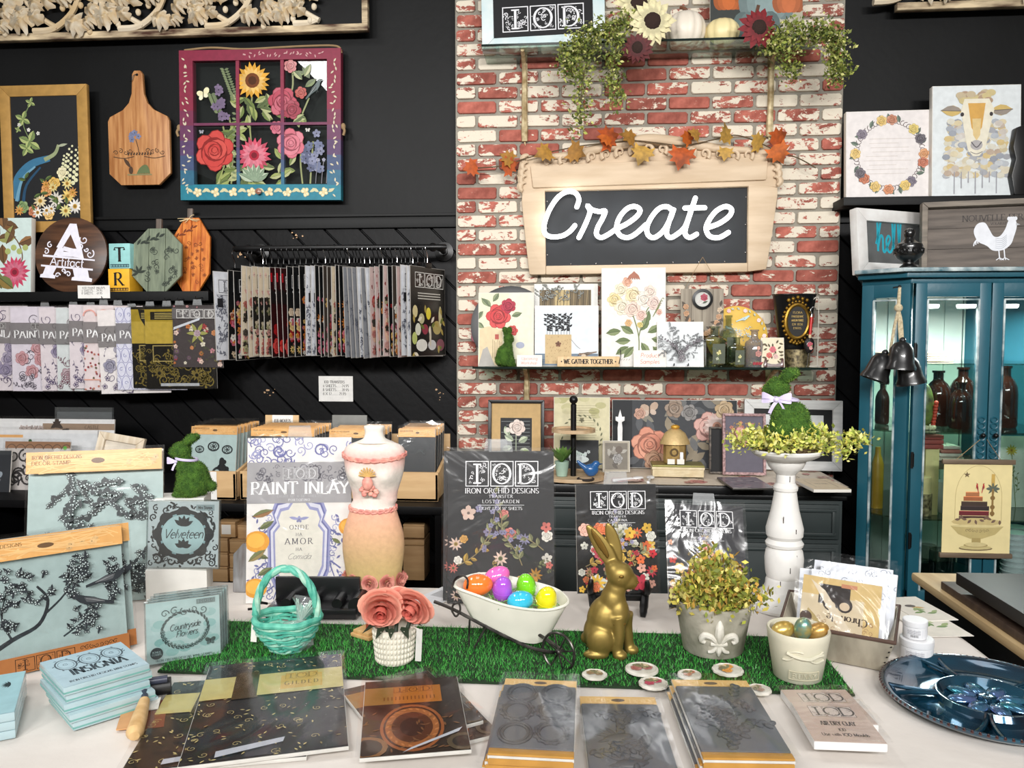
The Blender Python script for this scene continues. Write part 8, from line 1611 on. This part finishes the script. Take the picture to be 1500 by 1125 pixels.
ob=lies('barcode_slip','white barcode slip lying on the cloth behind the rose pot','paper',((622,882),(664,892),(662,862),(632,856)),ZT+.0016,.001,PAPER,lambda a,w,h:(a.rect(0,0,w,h,(226,228,232)),[a.rect(w*(.2+.05*k),h*.4,w*.02,h*.4,(50,50,56))for k in range(12)]),3,None,0,None,'slip')
BB=TG(421,951);s=BB.y*1.03/F_PX;o=thing('wicker_basket','small teal whitewashed wicker basket with a twisted handle on the grass','basket',BB);WK=mat('teal_wicker',(104,190,166),.6,c2=(64,158,138),scale=60,bump=.3);WK2=mat('pale_wicker',(176,216,196),.65,c2=(110,180,160),scale=50)
def bpr(t):return(24+24*math.sin(t*PI/2))*s
for k in range(11):
 t=k/10;z=(3+44*t)*s;n=56
 M().tube([((bpr(t)+1.2*s*math.sin(q*9*PI*2/n*1.0+k*PI))*math.cos(2*PI*q/n),.82*(bpr(t)+1.2*s*math.sin(q*9*2*PI/n+k*PI))*math.sin(2*PI*q/n),z+1.5*s*math.sin(q*.7+k))for q in range(n)],2.3*s,6,closed=True).build('woven_strand',WK2 if k%3==0 else WK,o)
b=M()
for k in range(18):a=2*PI*k/18;b.tube(bez([(bpr(t)*math.cos(a+.5*t*(1 if k%2 else-1)),.82*bpr(t)*math.sin(a+.5*t*(1 if k%2 else-1)),(2+45*t)*s)for t in(0,.3,.6,1)],3),1.7*s,5)
st_=b.build('woven_stakes',WK,o);st_['kind']='stuff';M().lathe([(0,0),(24*s,0),(25*s,4*s),(0,4*s)],24,sy=.82).build('basket_floor',WK,o)
M().tube([((48+1.5*math.sin(q*.8))*s*math.cos(2*PI*q/40),.82*48*s*math.sin(2*PI*q/40),(48+math.sin(q*.9))*s)for q in range(40)],5*s,9,closed=True).build('rim',WK,o)
for q in(0,1,2):M().tube([((47*math.cos(t)+2.5*math.cos(t*7+q*2.1))*s,2.5*s*math.sin(t*7+q*2.1),(50+72*math.sin(t)+1.5*math.sin(t*7+q*2.1))*s)for t in[PI*k/40 for k in range(41)]],4.2*s,8).build('handle_strand',(WK,WK,WK2)[q],o)
M().box((-47*s,-8*s,30*s),(9*s,1*s,34*s),ry=.08).build('paper_tag',PAPER,o)
BG=thing('candy_bag','little clear bag of candy tied with netting inside the teal basket','bag',BB+Vector((6*s,0,6*s)));m=M();FM=clear('candy_film',film=.16,gloss=.1,crumple=.4)
m.lathe([(22*s,0),(30*s,14*s),(24*s,28*s),(6*s,38*s),(5*s,42*s),(16*s,66*s),(22*s,72*s)],16,sy=.7,lobes=7,lobe=.12,cap=False);m.build('bag_film',FM,BG,rot=(0,.35,0));m=M();m.col=(0,0,0)
for k in range(12):m.ball((rnd.uniform(-16,16)*s,rnd.uniform(-12,8)*s,rnd.uniform(6,24)*s),7*s,8,6,col=[(150,50,56),(196,120,110),(120,90,70)][k%3])
c_=m.build('candies',vmat('candy',.3),BG);c_['kind']='stuff';m=M()
for k in range(16):a=k*.39;m.tube([(15*s,0,38*s),((15+14*math.cos(a)+8)*s,10*s*math.sin(a),(64+8*math.sin(k))*s)],.8*s,4)
m.build('net_tuft',mat('pale_net',(196,222,210),.7),BG)
RB=TG(578,966);s=RB.y*1.03/F_PX;o=thing('rose_pot','ribbed white ceramic pot holding two coral roses','flower pot',RB);CW=mat('cream_ceramic',(226,220,204),.45,coat=.3)
M().lathe([(26*s,0),(27*s,2*s),(31.5*s,50*s),(32*s,52*s),(29*s,52*s),(25*s,8*s),(0,8*s)],40).build('pot',CW,o)
for k in range(6):
 b=M();z=(5+8*k)*s;rr=(26.6+4.6*z/(50*s))*s
 for q in range(34):a=2*PI*q/34;b.ball((rr*math.cos(a),rr*math.sin(a),z),(2.2*s,2.2*s,3.6*s),6,5)
 b.build('rib_row',CW,o)['kind']='stuff'
for k,(px,py,R_,t,dy)in enumerate(((559,891,33,(.3,0,.12),-.012),(606,888,31,(.35,0,-.35),.004),(582,880,24,(-.7,0,0),.02))):b=M();b.col=(0,0,0);rose3(b,(0,0,0),R_*s,(0,0,0),k+3,((206,84,74),(246,178,156)));p=WP(px,py,RB.y+dy)-RB;f=b.build('rose_bloom',vmat('silk_petal',.6,spec=.3),o,p,rot=t,angle=80);M().tube([p+Vector((0,.01,0)),Vector((p.x*.4,0,20*s))],3*s,6).build('stem',mat('dark_green_stem',(36,52,34),.6),o)
for a,L in((3.5,34),(4.3,30),(5.4,32),(.3,26),(4.8,26)):M().add([(0,0,0),(.4,.22,.06),(1,0,-.25),(.4,-.22,.06)],[(0,1,2,3)]).build('rose_leaf',mat('dark_green_stem',(36,52,34),.6),o,(22*s*math.cos(a),22*s*math.sin(a),56*s),rot=(0,.15,a)).scale=(L*s*.8,L*s,L*s)
M().box((38*s,-8*s,26*s),(9*s,1.2*s,48*s),ry=.05).build('paper_tag',mat('grey_tag',(206,204,198),.7),o);M().tube([(26*s,-6*s,52*s),(38*s,-8*s,50*s)],.6*s,4).build('tag_string',PAPER,o)
p=TG(540,930);o=thing('rubber_stamp','blond wooden stamp mount tucked behind the rose pot','stamp',p,0,0,-30);LW_=wood('blond_wood',(216,176,120),(196,154,98),.5)
for k,(w_,z,t)in enumerate(((.055,0,.008),(.047,.008,.007))):M().box((0,0,z+t/2),(w_,w_,t)).build('stamp_tier',LW_,o,bevel=.002)
M().lathe([(.006,.015),(.005,.025),(.009,.04),(.006,.052),(0,.054)],16).build('stamp_handle',mat('red_wood',(150,60,44),.5),o)
WB=TG(752,958);o=thing('wheelbarrow_planter','white enamel tub on a black wire wheelbarrow frame on the grass','wheelbarrow',WB);WE=mat('white_enamel',(224,222,208),.35,coat=.3,var=.03)
def wl(l):return[WP(x,y,Y)-WB for x,y,Y in l]
RIM=bez(wl(((666,859,1.60),(700,873,1.585),(745,888,1.58),(795,894,1.585),(826,888,1.60),(832,878,1.635),(812,862,1.69),(760,848,1.71),(712,840,1.71),(680,846,1.67))),5,True);BOT=bez(wl(((690,905,1.61),(712,920,1.60),(742,934,1.595),(778,943,1.60),(798,938,1.61),(804,930,1.63),(792,920,1.66),(755,908,1.67),(722,897,1.67),(700,896,1.645))),5,True)
n=len(RIM);m=M();rings=[[b.lerp(a,t)for a,b in zip(RIM,BOT)]for t in(0,.33,.66,1)];inn=[[Vector((p.x*.97+.0,p.y*.97,p.z+.003))for p in r_]for r_ in rings]
allr=rings+inn[::-1];m.add([p for r_ in allr for p in r_],[(i*n+k,i*n+(k+1)%n,(i+1)*n+(k+1)%n,(i+1)*n+k)for i in range(len(allr)-1)for k in range(n)]+[tuple(range(n))[::-1]]);m.build('tub',WE,o,angle=60);M().tube(RIM,.0028,8,closed=True).build('rolled_rim',WE,o)
BW_=mat('dark_wire',(34,32,32),.35,metal=.7,c2=(96,92,88),scale=40);hub=WP(818,955,1.505)-WB
for l in(((636,881,1.60),(665,893,1.59),(720,922,1.56),(775,948,1.53),(812,956,1.503)),((666,870,1.70),(720,895,1.69),(790,930,1.60),(824,953,1.512))):M().tube(bez(wl(l),4),.0036,7).build('frame_rod',BW_,o)
for l in(((662,862,1.60),(667,848,1.60),(678,843,1.60),(685,850,1.60),(684,862,1.60)),((762,850,1.712),(766,842,1.712),(775,841,1.712),(780,850,1.712)),((662,895,1.578),(664,886,1.578),(672,884,1.578),(674,894,1.578),(668,903,1.578),(662,895,1.578)),((688,908,1.585),(687,935,1.585),(687,960,1.585)),((688,960,1.585),(700,940,1.585),(711,920,1.585)),((708,895,1.68),(709,925,1.68),(709,941,1.68))):M().tube(bez(wl(l),5),.0022,6).build('wire_loop',BW_,o)
ux=Vector((.83,-.56,0)).normalized();Rw=.0375;M().tube([hub+ux*Rw*math.cos(t)+Vector((0,0,Rw*math.sin(t)))for t in[k*PI/18 for k in range(36)]],.0028,7,closed=True).build('wheel_rim',BW_,o);hub.z=hub.z
for k in range(8):M().tube([hub,hub+ux*Rw*math.cos(k*PI/4+.3)+Vector((0,0,Rw*math.sin(k*PI/4+.3)))],.0018,6).build('spoke',BW_,o)
M().ball(hub,.006,10,8).build('wheel_hub',BW_,o)
pg=M();pg.col=(0,0,0);r=random.Random(4);cI=sum(RIM,Vector())/n
for k in range(260):p=cI.lerp(RIM[r.randrange(n)],r.random()*.84)+Vector((0,0,-.012+r.uniform(-.008,.006)));d=Vector((r.gauss(0,1),r.gauss(0,1),r.gauss(0,.5))).normalized()*.014;q=d.orthogonal().normalized()*.001;pg.add([p-q,p+q,p+d+q,p+d-q],[(0,1,2,3)],r.choice([(120,176,90),(90,150,70),(160,196,120)]))
pg.build('paper_shred',vmat('silk_leaf',.65,spec=.3),o,smooth=False)['kind']='stuff'
def egg(lbl,px,py,Y,R_,c,rot,name='easter_egg',m=None,c2=None):
 o=thing(name,lbl,'egg',WP(px,py,Y));o.rotation_euler=rot;b=M();b.lathe([(R_*math.sin(PI*k/16),R_*1.3*-math.cos(PI*k/16)*(1 if k<8 else 1.12))for k in range(17)],28,cap=False);b.build('shell',m or mat(lbl.split()[0]+'_egg_plastic',c,.12,coat=1,var=.06,scale=30),o,angle=80)
 if not m:M().tube([(R_*1.003*math.cos(t),R_*1.003*math.sin(t),0)for t in[k*PI/16 for k in range(32)]],R_*.025,5,closed=True).build('seam',mat(lbl.split()[0]+'_egg_plastic',c),o)
egg('orange plastic egg at the tail end of the white tub',699,857,1.622,.0232,(250,126,50),(0,1.5,.15));egg('pink plastic egg lying behind the orange and purple ones',727,845,1.678,.0215,(244,110,190),(0,1.15,.2));egg('purple plastic egg upright in the middle of the tub',736,864,1.625,.0215,(176,90,214),(.3,.15,0));egg('lime green plastic egg behind the yellow one',771,860,1.665,.0215,(126,214,40),(.25,-.1,0));egg('turquoise plastic egg lying at the front of the tub',761,880,1.605,.0205,(60,190,222),(0,1.4,.1));egg('yellow plastic egg at the wheel end of the tub',800,879,1.628,.0225,(236,226,30),(.4,.25,0))
GR_=TG(897,958);s=GR_.y*1.03/F_PX;o=thing('gold_rabbit','tall gold rabbit figurine with raised ears sitting on the grass','rabbit figurine',GR_+Vector((0,0,-.002)))
def g3(px,py,d=0):return((px-897)*s,d*s,(958-py)*s)
m=M();B=lambda px,py,d,rx,ry,rz,rot=None:m.ball(g3(px,py,d),(rx*s,ry*s,rz*s),20,14,rot=rot)
B(886,905,4,26,24,34,(0,.25,0));B(878,926,4,23,27,27);B(897,880,2,19,18,28,(0,.1,0));B(903,895,-2,18,17,26);B(901,862,1,15,14,18);B(907,840,0,20,17,19);B(918,848,0,15,12,13);B(925,851,-1,8,8,7.5);B(899,832,2,14,14,13);B(860,938,12,9,9,9)
for d in(-15,20):B(879,932,d,20,11,22);B(873-(d>0)*-4,951,d-2,19,9,7)
for(x0,x1,d)in((905,903,-12),(917,921,9)):m.tube(bez([g3(x0-2,898,d*.8),g3(x0,920,d),g3(x1,945,d),g3(x1+1,953,d)],4),[13*s,12*s,11*s,10*s,9.5*s,9*s,8.5*s,8*s,8*s,7.5*s,7.5*s,7.5*s,8*s],14);m.ball(g3(x1+4,952,d-3),(11*s,9*s,7.5*s),14,10)
def ear(pts,wd,d0):
 q=[Vector(g3(x,y,d0))for x,y in pts];P_=bez(q,5);k=len(P_)
 for i,p in enumerate(P_):t=i/(k-1);ww=wd*(math.sin(PI*min(1,.18+.82*t*.98))**.7)*s;m.ball(p,(ww,3.2*s,ww*.9),10,8)
ear(((897,826),(886,808),(873,788),(860,770)),13,3);ear(((904,824),(900,804),(894,782),(889,768)),11.5,10)
GM=mat('satin_gold',(150,128,68),.44,metal=.7,var=.06);fuse(m,'rabbit_body',GM,o,.0022,9);inner=mat('dark_gold_inner',(120,92,40),.45,metal=.8)
m=M();q=[Vector(g3(x,y,-1.2))for x,y in((889,812),(877,793),(866,777))];P_=bez(q,5)
for i,p in enumerate(P_):m.ball(p,(5.6*math.sin(PI*(.15+.8*i/(len(P_)-1)))*s+.0005,1.2*s,6*s),8,6)
fuse(m,'inner_ear',inner,o,.002,5);m=M();m.ball(g3(908,838,-16.5),(3.6*s,1.6*s,2.4*s),12,8);m.build('eye',inner,o);M().ball(g3(932,850,-2),(2.2*s,3*s,1.8*s),10,8).tube([g3(931,853,-3),g3(927,858,-6),g3(920,858,-9)],.8*s,6).build('nose_and_mouth',inner,o);M().tube(bez([g3(897,906,-19),g3(906,911,-19),g3(915,905,-16)],4),1*s,6).build('chest_crease',inner,o)
def lathepot(name,lbl,cat,px,py,pr,m,n=48):b_=TG(px,py);s=b_.y*1.03/F_PX;o=thing(name,lbl,cat,b_);M().lathe([(r_*s,(py-y)*s)for y,r_ in pr],n).build('pot',m,o,angle=50);return o,s
STN=mat('weathered_stone_grey',(196,190,176),.75,c2=(132,130,112),scale=14,bump=.5,bscale=40);o,s=lathepot('fleur_pot','weathered grey pot with a white fleur de lis emblem and a yellow green plant','planter',1044,950,[(950,40),(948,42),(885,53),(881,54.5),(878,54.5),(878,51),(890,49),(890,0)],STN)
FW=mat('chalk_white_clay',(226,222,212),.65,c2=(190,186,172),scale=30);m=M();F3=lambda x,z,d=0:(x*s,(-43-(z*.13)-d)*s+abs(x)**2*.009*s,z*s)
for pts,rd in(([(0,26),(0,38),(0,50),(0,60)],[3,7,6,1]),([(3,26),(10,34),(19,36),(23,29),(18,25)],[3,4.5,5,4.5,2.5]),([(-3,26),(-10,34),(-19,36),(-23,29),(-18,25)],[3,4.5,5,4.5,2.5]),([(0,22),(0,14),(0,7)],[3,4,1.5]),([(2,22),(8,14),(14,12)],[2,3,2]),([(-2,22),(-8,14),(-14,12)],[2,3,2]),([(-11,24.5),(0,24),(11,24.5)],[3,3.4,3])):
 P_=bez([F3(*q)for q in pts],4);m.tube(P_,[max(.6,rd[min(len(rd)-1,int(i/4))]+(rd[min(len(rd)-1,int(i/4)+1)]-rd[min(len(rd)-1,int(i/4))])*(i%4)/4)*s for i in range(len(P_))],9)
m.build('fleur_emblem',FW,o)
YG=[(176,172,70),(150,156,60),(206,190,90),(190,150,70),(120,130,54),(214,204,120)];blobs=[((rnd.gauss(0,22)*s,rnd.gauss(0,20)*s,(76+abs(rnd.gauss(0,1))*22)*s),(.012,.012,.012),1)for k in range(44)]+[((48*s*math.cos(k*.5),48*s*math.sin(k*.5),(70+10*rnd.random())*s),(.01,.01,.01),1)for k in range(13)];foliage('plant_leaves',o,LEAFM,blobs,46,.015,YG,9,up=.5)
b=M()
for k in range(26):a=k*2.4;b.tube([(0,0,60*s),(math.cos(a)*40*s*(k%5+1)/5,math.sin(a)*38*s*(k%5+1)/5,(118-(k%5)*7)*s)],.0012,4)
b.build('plant_stems',mat('plant_stem',(120,110,60),.7),o)['kind']='stuff'
o,s=lathepot('bunny_pot','cream tapered pot with a running hare and the word bunny in relief','pot',1168,990,[(990,31),(988,33),(930,42),(922,43),(920,42),(921,39),(930,38),(985,30),(985,0)],mat('aged_cream',(220,214,192),.6,c2=(196,194,174),scale=8));rbp=[x for x in COLL.objects if x.name.startswith('bunny_pot')][-1];AC=mat('aged_cream',(220,214,192))
H3=lambda x,z:(x*s,(-math.sqrt(max(1,(33+.16*z)**2-x*x))-.6)*s,z*s);m=M()
for pts,r0 in(([(-24,46),(-12,42),(4,40),(16,44),(24,44)],2.6),([(-24,46),(-14,50),(-4,49)],1.3),([(4,39),(14,34),(26,36)],1.5),([(-14,42),(-22,36),(-28,35)],1.5),([(16,44),(24,49)],1.2)):m.tube(bez([H3(*p)for p in pts],4),r0*s,7)
m.build('hare_relief',AC,rbp);m=M()
for(x0,z0,x1,z1)in((-20,8,20,8),(-20,20,20,20),(-20,8,-20,20),(20,8,20,20)):m.tube([H3(x0+(x1-x0)*k/8,z0+(z1-z0)*k/8)for k in range(9)],.9*s,5)
x=-16.5
for ch in 'BUNNY':
 for st in G[ch][1]:m.tube([H3(x+u*7,10.5+v*7)for u,v in st],.7*s,4)
 x+=6.9
m.build('relief_lettering',mat('aged_cream_dark',(190,184,160),.6),rbp)  # letters and border in a darker cream than the pot
EY=o.location.y
for px,py,dy,c,c2,rt,lb in((1146,923,.0,(196,158,70),(232,206,130),(0,1.3,.2),'gold streaked foil egg lying at the pot rim'),(1176,922,-.012,(110,170,166),(206,186,110),(.2,.1,0),'teal and gold egg standing upright in the bunny pot'),(1197,926,.005,(190,142,70),(226,190,120),(0,.9,-.3),'bronze gold egg beside the teal one')):egg(lb,px,py,EY+dy,.0165,c,rt,'foil_egg',mat('foil_'+lb[:6],c,.3,metal=.6,c2=c2,scale=50))
cb=TP(1147,888);s=cb.y*1.03/F_PX;o=thing('candlestick_planter','tall distressed white turned candlestick carrying a leafy nest','candlestick',cb+Vector((0,0,.0008)));DW_=mat('distressed_white',(224,222,218),.5,var=.03,bump=.1);PRF=[(888,49),(884,50),(880,48),(878,44),(874,42),(868,34),(864,28),(856,25),(850,24.5),(846,23),(842,24.5),(830,26),(818,26.5),(808,25),(803,22),(801,25),(797,26),(794,24),(791,22),(786,25),(776,25.5),(768,23.5),(750,19),(735,16.5),(724,15),(722,16.5),(718,17),(715,15),(712,13),(700,13),(698,15),(694,19),(690,23),(684,26),(680,27),(678,34),(673,44),(669,48),(666,49),(664,48),(666,44),(672,36),(676,0)]
M().lathe([(r_*s,(888-y)*s)for y,r_ in PRF],56).build('turned_body',DW_,o,angle=25);m=M()
for y,a,L in((830,-1.5,8),(812,-1.1,5),(850,-2,7),(705,-1.4,8),(760,-1.9,9),(776,-1.2,6)):rr=[r_ for q,r_ in PRF if abs(q-y)==min(abs(t-y)for t,_ in PRF)][0]*s;m.box((rr*math.cos(a),rr*math.sin(a),(888-y)*s),(.0016,.0016,L*s))
m.build('worn_chips',DWD,o);nz=(888-668)*s;m=M();r=random.Random(8)
for k in range(26):a0=r.random()*6.3;m.tube([((40+r.uniform(-8,7))*s*math.cos(a0+t),(40+r.uniform(-6,6))*s*math.sin(a0+t),nz+r.uniform(-1,8)*s)for t in[q*.35 for q in range(9)]],.0014,5)
m.build('twig_nest',mat('twig_brown',(88,70,46),.8),o)['kind']='stuff'
CG=[(206,206,110),(176,186,84),(226,222,140),(150,164,70),(216,206,96)];bl_=[((r.uniform(30,62)*s*math.cos(k*.29),r.uniform(26,50)*s*math.sin(k*.29),nz+r.uniform(6,26)*s),(.012,.012,.009),1)for k in range(44)]+[((x*s,-10*s,nz+z*s),(.012,.012,.008),1)for x,z in((-74,18),(-68,10),(72,20),(80,10),(88,22),(76,-2),(98,18))]
foliage('nest_leaves',o,LEAFM,bl_,52,.013,CG,12,up=.3)
o2,K=moss_rabbit('moss rabbit with a lilac bow sitting in the nest on the white candlestick',cb+Vector((.0,0,nz+12*s)),108*s,-25,7,-1);bw=bow(o2,(-K*11,-K*13,K*57),K*17,(206,196,226))
M().tube([(K*(-2+15*math.cos(t)),K*14*math.sin(t),K*(58-2*math.cos(t)))for t in[k*PI/14 for k in range(28)]],K*2,6,closed=True).build('neck_ribbon',mat('lilac_ribbon',(206,196,226),.45,var=.04),o2)
for k,(px,py,rx,lob,c)in enumerate(((871,990,18,6,(150,120,80)),(940,982,24,0,(170,100,90)),(957,1003,21,14,(190,70,90)),(1010,990,17,0,(190,120,90)),(1066,983,22,12,(226,150,60)),(1112,1012,17,9,(170,140,120)))):
 p=TP(px,py,ZT+.012);s=p.y*1.03/F_PX;o=thing('floral_medallion',f'small white floral medallion on the grass, {["nearest the gold rabbit feet", "the oval one beside the gold rabbit", "overlapping the grass edge with a crimson flower", "plain round one below the plant pot", "scalloped one with an orange flower", "half hidden behind the leaf mould"][k]}','medallion',p,0,0,k*20);R_=rx*s
 M().lathe([(R_*.97,0),(R_,.001),(R_*.98,.004),(R_*.85,.005),(R_*.82,.004),(0,.004)],42,lobes=lob,lobe=.08 if lob else 0).build('disc',FW,o);a=Art(R_*1.5,R_*1.5,None,k);[a.rose(R_*(.75+.34*math.cos(q)),R_*(.75+.28*math.sin(q)),R_*.36,[c,(214,190,150),(120,110,80)][q%3])for q in range(4)];[a.leaf(R_*.75,R_*.75,R_*.6,R_*.2,q*1.1,(130,126,90))for q in range(3)];a.build('print',PRINT(),o,(0,-R_*.75,.0054),smooth=False,rot=(-PI/2,0,0))
zr_=.918;C4=[TP(x,y,zr_)for x,y in((1142,912),(1311,942),(1318,888),(1156,866))];cc=sum(C4,Vector())/4;cc.z=ZT+.001;o=thing('metal_trough','dented zinc trough with a brown rim full of paper packs','trough',cc);top=[p-cc for p in C4];bot=[Vector((p.x*.82,p.y*.82,0))for p in top];ZN=mat('dented_zinc',(150,142,126),.5,c2=(186,178,160),metal=.25,scale=8,stretch=(3,3,1))
th=[Vector((p.x*.96,p.y*.96,p.z))for p in top];bh=[Vector((p.x*.93,p.y*.93,.004))for p in bot];L8=[bot,top,th,bh]
M().add([p for l in L8 for p in l],[(0,3,2,1)]+[(i*4+k,i*4+(k+1)%4,(i+1)*4+(k+1)%4,(i+1)*4+k)for i in range(3)for k in range(4)]+[(12,13,14,15)]).build('trough_body',ZN,o,smooth=False);M().tube(top,.004,8,closed=True).build('rolled_rim',mat('rust_rim',(84,62,52),.6),o)
for k in range(5):p=top[1].lerp(bot[1],.15+.18*k);M().tube([p+Vector((-.005,-.001,0)),p+Vector((.001,.004,0))],.0013,5).build('corner_stitch',METAL,o)
ux=(top[1]-top[0]);ang=math.degrees(math.atan2(ux.y,ux.x));uy=Vector((-ux.y,ux.x,0)).normalized()
def chron(a,w,h):
 a.rect(0,0,w,h,(206,178,120));a.rect(0,0,w*.8,h*.72,(206,190,160));a.rect(w*.22,h*.6,w*.4,h*.3,(46,40,38));a.disc(w*.38,h*.62,w*.1,(54,46,44));a.disc(w*.56,h*.62,w*.1,(54,46,44));a.disc(w*.38,h*.59,w*.065,(206,186,160),w*.055);a.disc(w*.56,h*.6,w*.065,(206,186,160),w*.055);a.rect(w*.5,h*.88,w*.2,h*.06,(190,130,96));a.text('Chronicle',w*.6,h*.46,h*.11,(60,46,40),maxw=w*.55,rot=PI,thick=.2)
 [a.scroll(w*a.r.random(),h*a.r.random()*.4,w*.03,1.1,k,1,w*.006,(150,110,80))for k in range(30)];a.poly([(0,h*.2),(w*.1,h*.5),(w*.6,0),(w*.3,0)],(170,150,100));a.disc(w*.08,h*.36,w*.08,(70,50,40));a.poly([(w*.1,h*.95),(w*.3,h*.8),(w*.75,h*.12),(w*.62,h*.1)],(214,200,176))
def bwpage(a,w,h):a.rect(0,0,w,h,(224,228,236));[a.scroll(w*a.r.random(),h*(.6+.4*a.r.random()),w*.05,1.2,k,1,w*.008,(110,120,140))for k in range(20)]
for k,(dx,dy,wd,ht,art,ln,lb)in enumerate(((-.0,-.035,.155,.135,chron,20,'tan vintage portrait collage paper pack at the front of the trough'),(.012,-.015,.15,.145,bwpage,22,'white line drawn paper pack second in the trough'),(-.012,.002,.15,.14,bwpage,24,'pale blue paper pack in the middle of the trough'),(.022,.018,.155,.15,bwpage,26,'white paper pack fourth in the trough, sticking up'),(.012,.034,.16,.155,bwpage,28,'rearmost white paper pack rising above the trough'))):
 p=cc+uy*dy+ux.normalized()*dx;o=thing('paper_pack',lb,'paper',(p.x,p.y,ZT+.012),-ln,0,ang+(k%3-1)*3);sheet('sheets',wd,ht,.006,PAPER,o,.003);a=Art(wd,ht,None,k);art(a,wd,ht);a.put('print',o);M().grid(0,0,8,8,lambda u,v:((u-.5)*(wd+.016),-.004-.003*abs(math.sin(7*u+5*v+k)),v*(ht+.02))).build('plastic_sleeve',SLEEVE,o)
for k,(px,py,r_,h_,zb,lb)in enumerate(((1342,966,.031,.045,ZT+.001,'wider white plastic paste jar at the bottom, by the carnival tray'),(1339,966,.0225,.036,ZT+.0475,'smaller white plastic jar stacked on the wider one'))):
 p=TP(px,py);o=thing('paste_jar',lb,'jar',(p.x,p.y,zb));PW=mat('white_plastic',(230,230,232),.4,var=.02);M().lathe([(r_*.94,0),(r_,.003),(r_,h_*.66),(r_*.9,h_*.68)],32).build('jar_body',PW,o);M().lathe([(r_*1.02,h_*.68),(r_*1.03,h_*.7),(r_*1.03,h_*.97),(r_*.98,h_)],32).build('lid',PW,o);m=M();m.col=(0,0,0)
 def cyl(a0,a1,z0,z1,c,e):m.add([(r_*e*math.cos(a),r_*e*math.sin(a),z)for z in(z0,z1)for a in[a0+(a1-a0)*q/8 for q in range(9)]],[(q,q+1,q+10,q+9)for q in range(8)],c)
 cyl(-3,-.3,h_*.1,h_*.58,(222,222,226),1.004);[cyl(-2.6,-1.5,h_*(.5-.05*q),h_*(.515-.05*q),(120,120,130),1.008)for q in range(5)];[cyl(-2.3+.09*q,-2.26+.09*q,h_*.14,h_*.27,(40,40,44),1.008)for q in range(7)];m.build('label',PRINT(),o)
def nap(a,w,h):a.rect(0,0,w,h,(224,218,206));[a.leaf(w*(.2+.1*k),h*(.3+.1*(k%3)),w*.3,w*.12,.3+.5*k,[(110,140,80),(150,166,110),(196,160,90)][k%3])for k in range(8)];a.disc(w*.4,h*.6,w*.14,(90,80,76),w*.1)
lies('leaf_print','cream paper print with green leaves lying behind the paste jars','paper',((1325,935),(1407,930),(1370,888),(1318,886)),ZT+.0016,.001,PAPER,nap,5,None,0,None,'leaf_sheet')
lies('leaf_plate','white rounded card with a tan wreath under the leaf print','paper',((1318,914),(1392,905),(1352,876),(1316,872)),ZT+.0035,.0015,PAPER,nap,6,None,0,None,'card_sheet')
p=TP(1446,1030);s=p.y*1.02/F_PX;R_=138*s;o=thing('carnival_tray','large iridescent blue carnival glass relish tray at the table edge','tray',p+Vector((0,0,.001)));CGL=mat('carnival_glass',(24,96,124),.12,metal=.7,c2=(40,52,70),scale=7,coat=1,var=.3);pb=CGL.node_tree.nodes['Principled BSDF'];pb.inputs['Thin Film Thickness'].default_value=0
M().lathe([(0,.003),(R_*.4,.003),(R_*.44,.014),(R_*.47,.014),(R_*.5,.004),(R_*.84,.004),(R_*.92,.014),(R_*.985,.019),(R_,.018),(R_*.99,.012),(R_*.9,.002),(R_*.86,0),(0,0)],72,cap=False).build('tray_body',CGL,o,angle=60)
for k in range(8):a=k*PI/4;M().ball((R_*.245*math.cos(a),R_*.245*math.sin(a),.006),(R_*.145,R_*.085,.007),18,8,rot=(0,0,a)).build('petal_hollow',mat('carnival_petal',(110,130,190),.1,metal=.7,c2=(50,140,160),scale=20,coat=1),o)
M().lathe([(R_*.09,.003),(R_*.08,.012),(R_*.03,.014),(0,.012)],20,lobes=12,lobe=.2).build('centre_boss',CGL,o)
for k in range(5):
 a=k*2*PI/5+.5
 for sg in(-1,1):M().tube([(R_*q*math.cos(a+sg*(.04+.1*(q-.48)**2*4)),R_*q*math.sin(a+sg*(.04+.1*(q-.48)**2*4)),.011)for q in(.47,.56,.66,.76,.86,.92)],.0042,8).build('divider',CGL,o)
for k in range(90):pass
m=M()
for k in range(96):a=2*PI*k/96;m.ball((R_*.99*math.cos(a),R_*.99*math.sin(a),.0165),.0032,6,4)
m.build('beaded_rim',mat('carnival_rim',(96,60,58),.25,metal=.8,coat=1),o)['kind']='stuff'
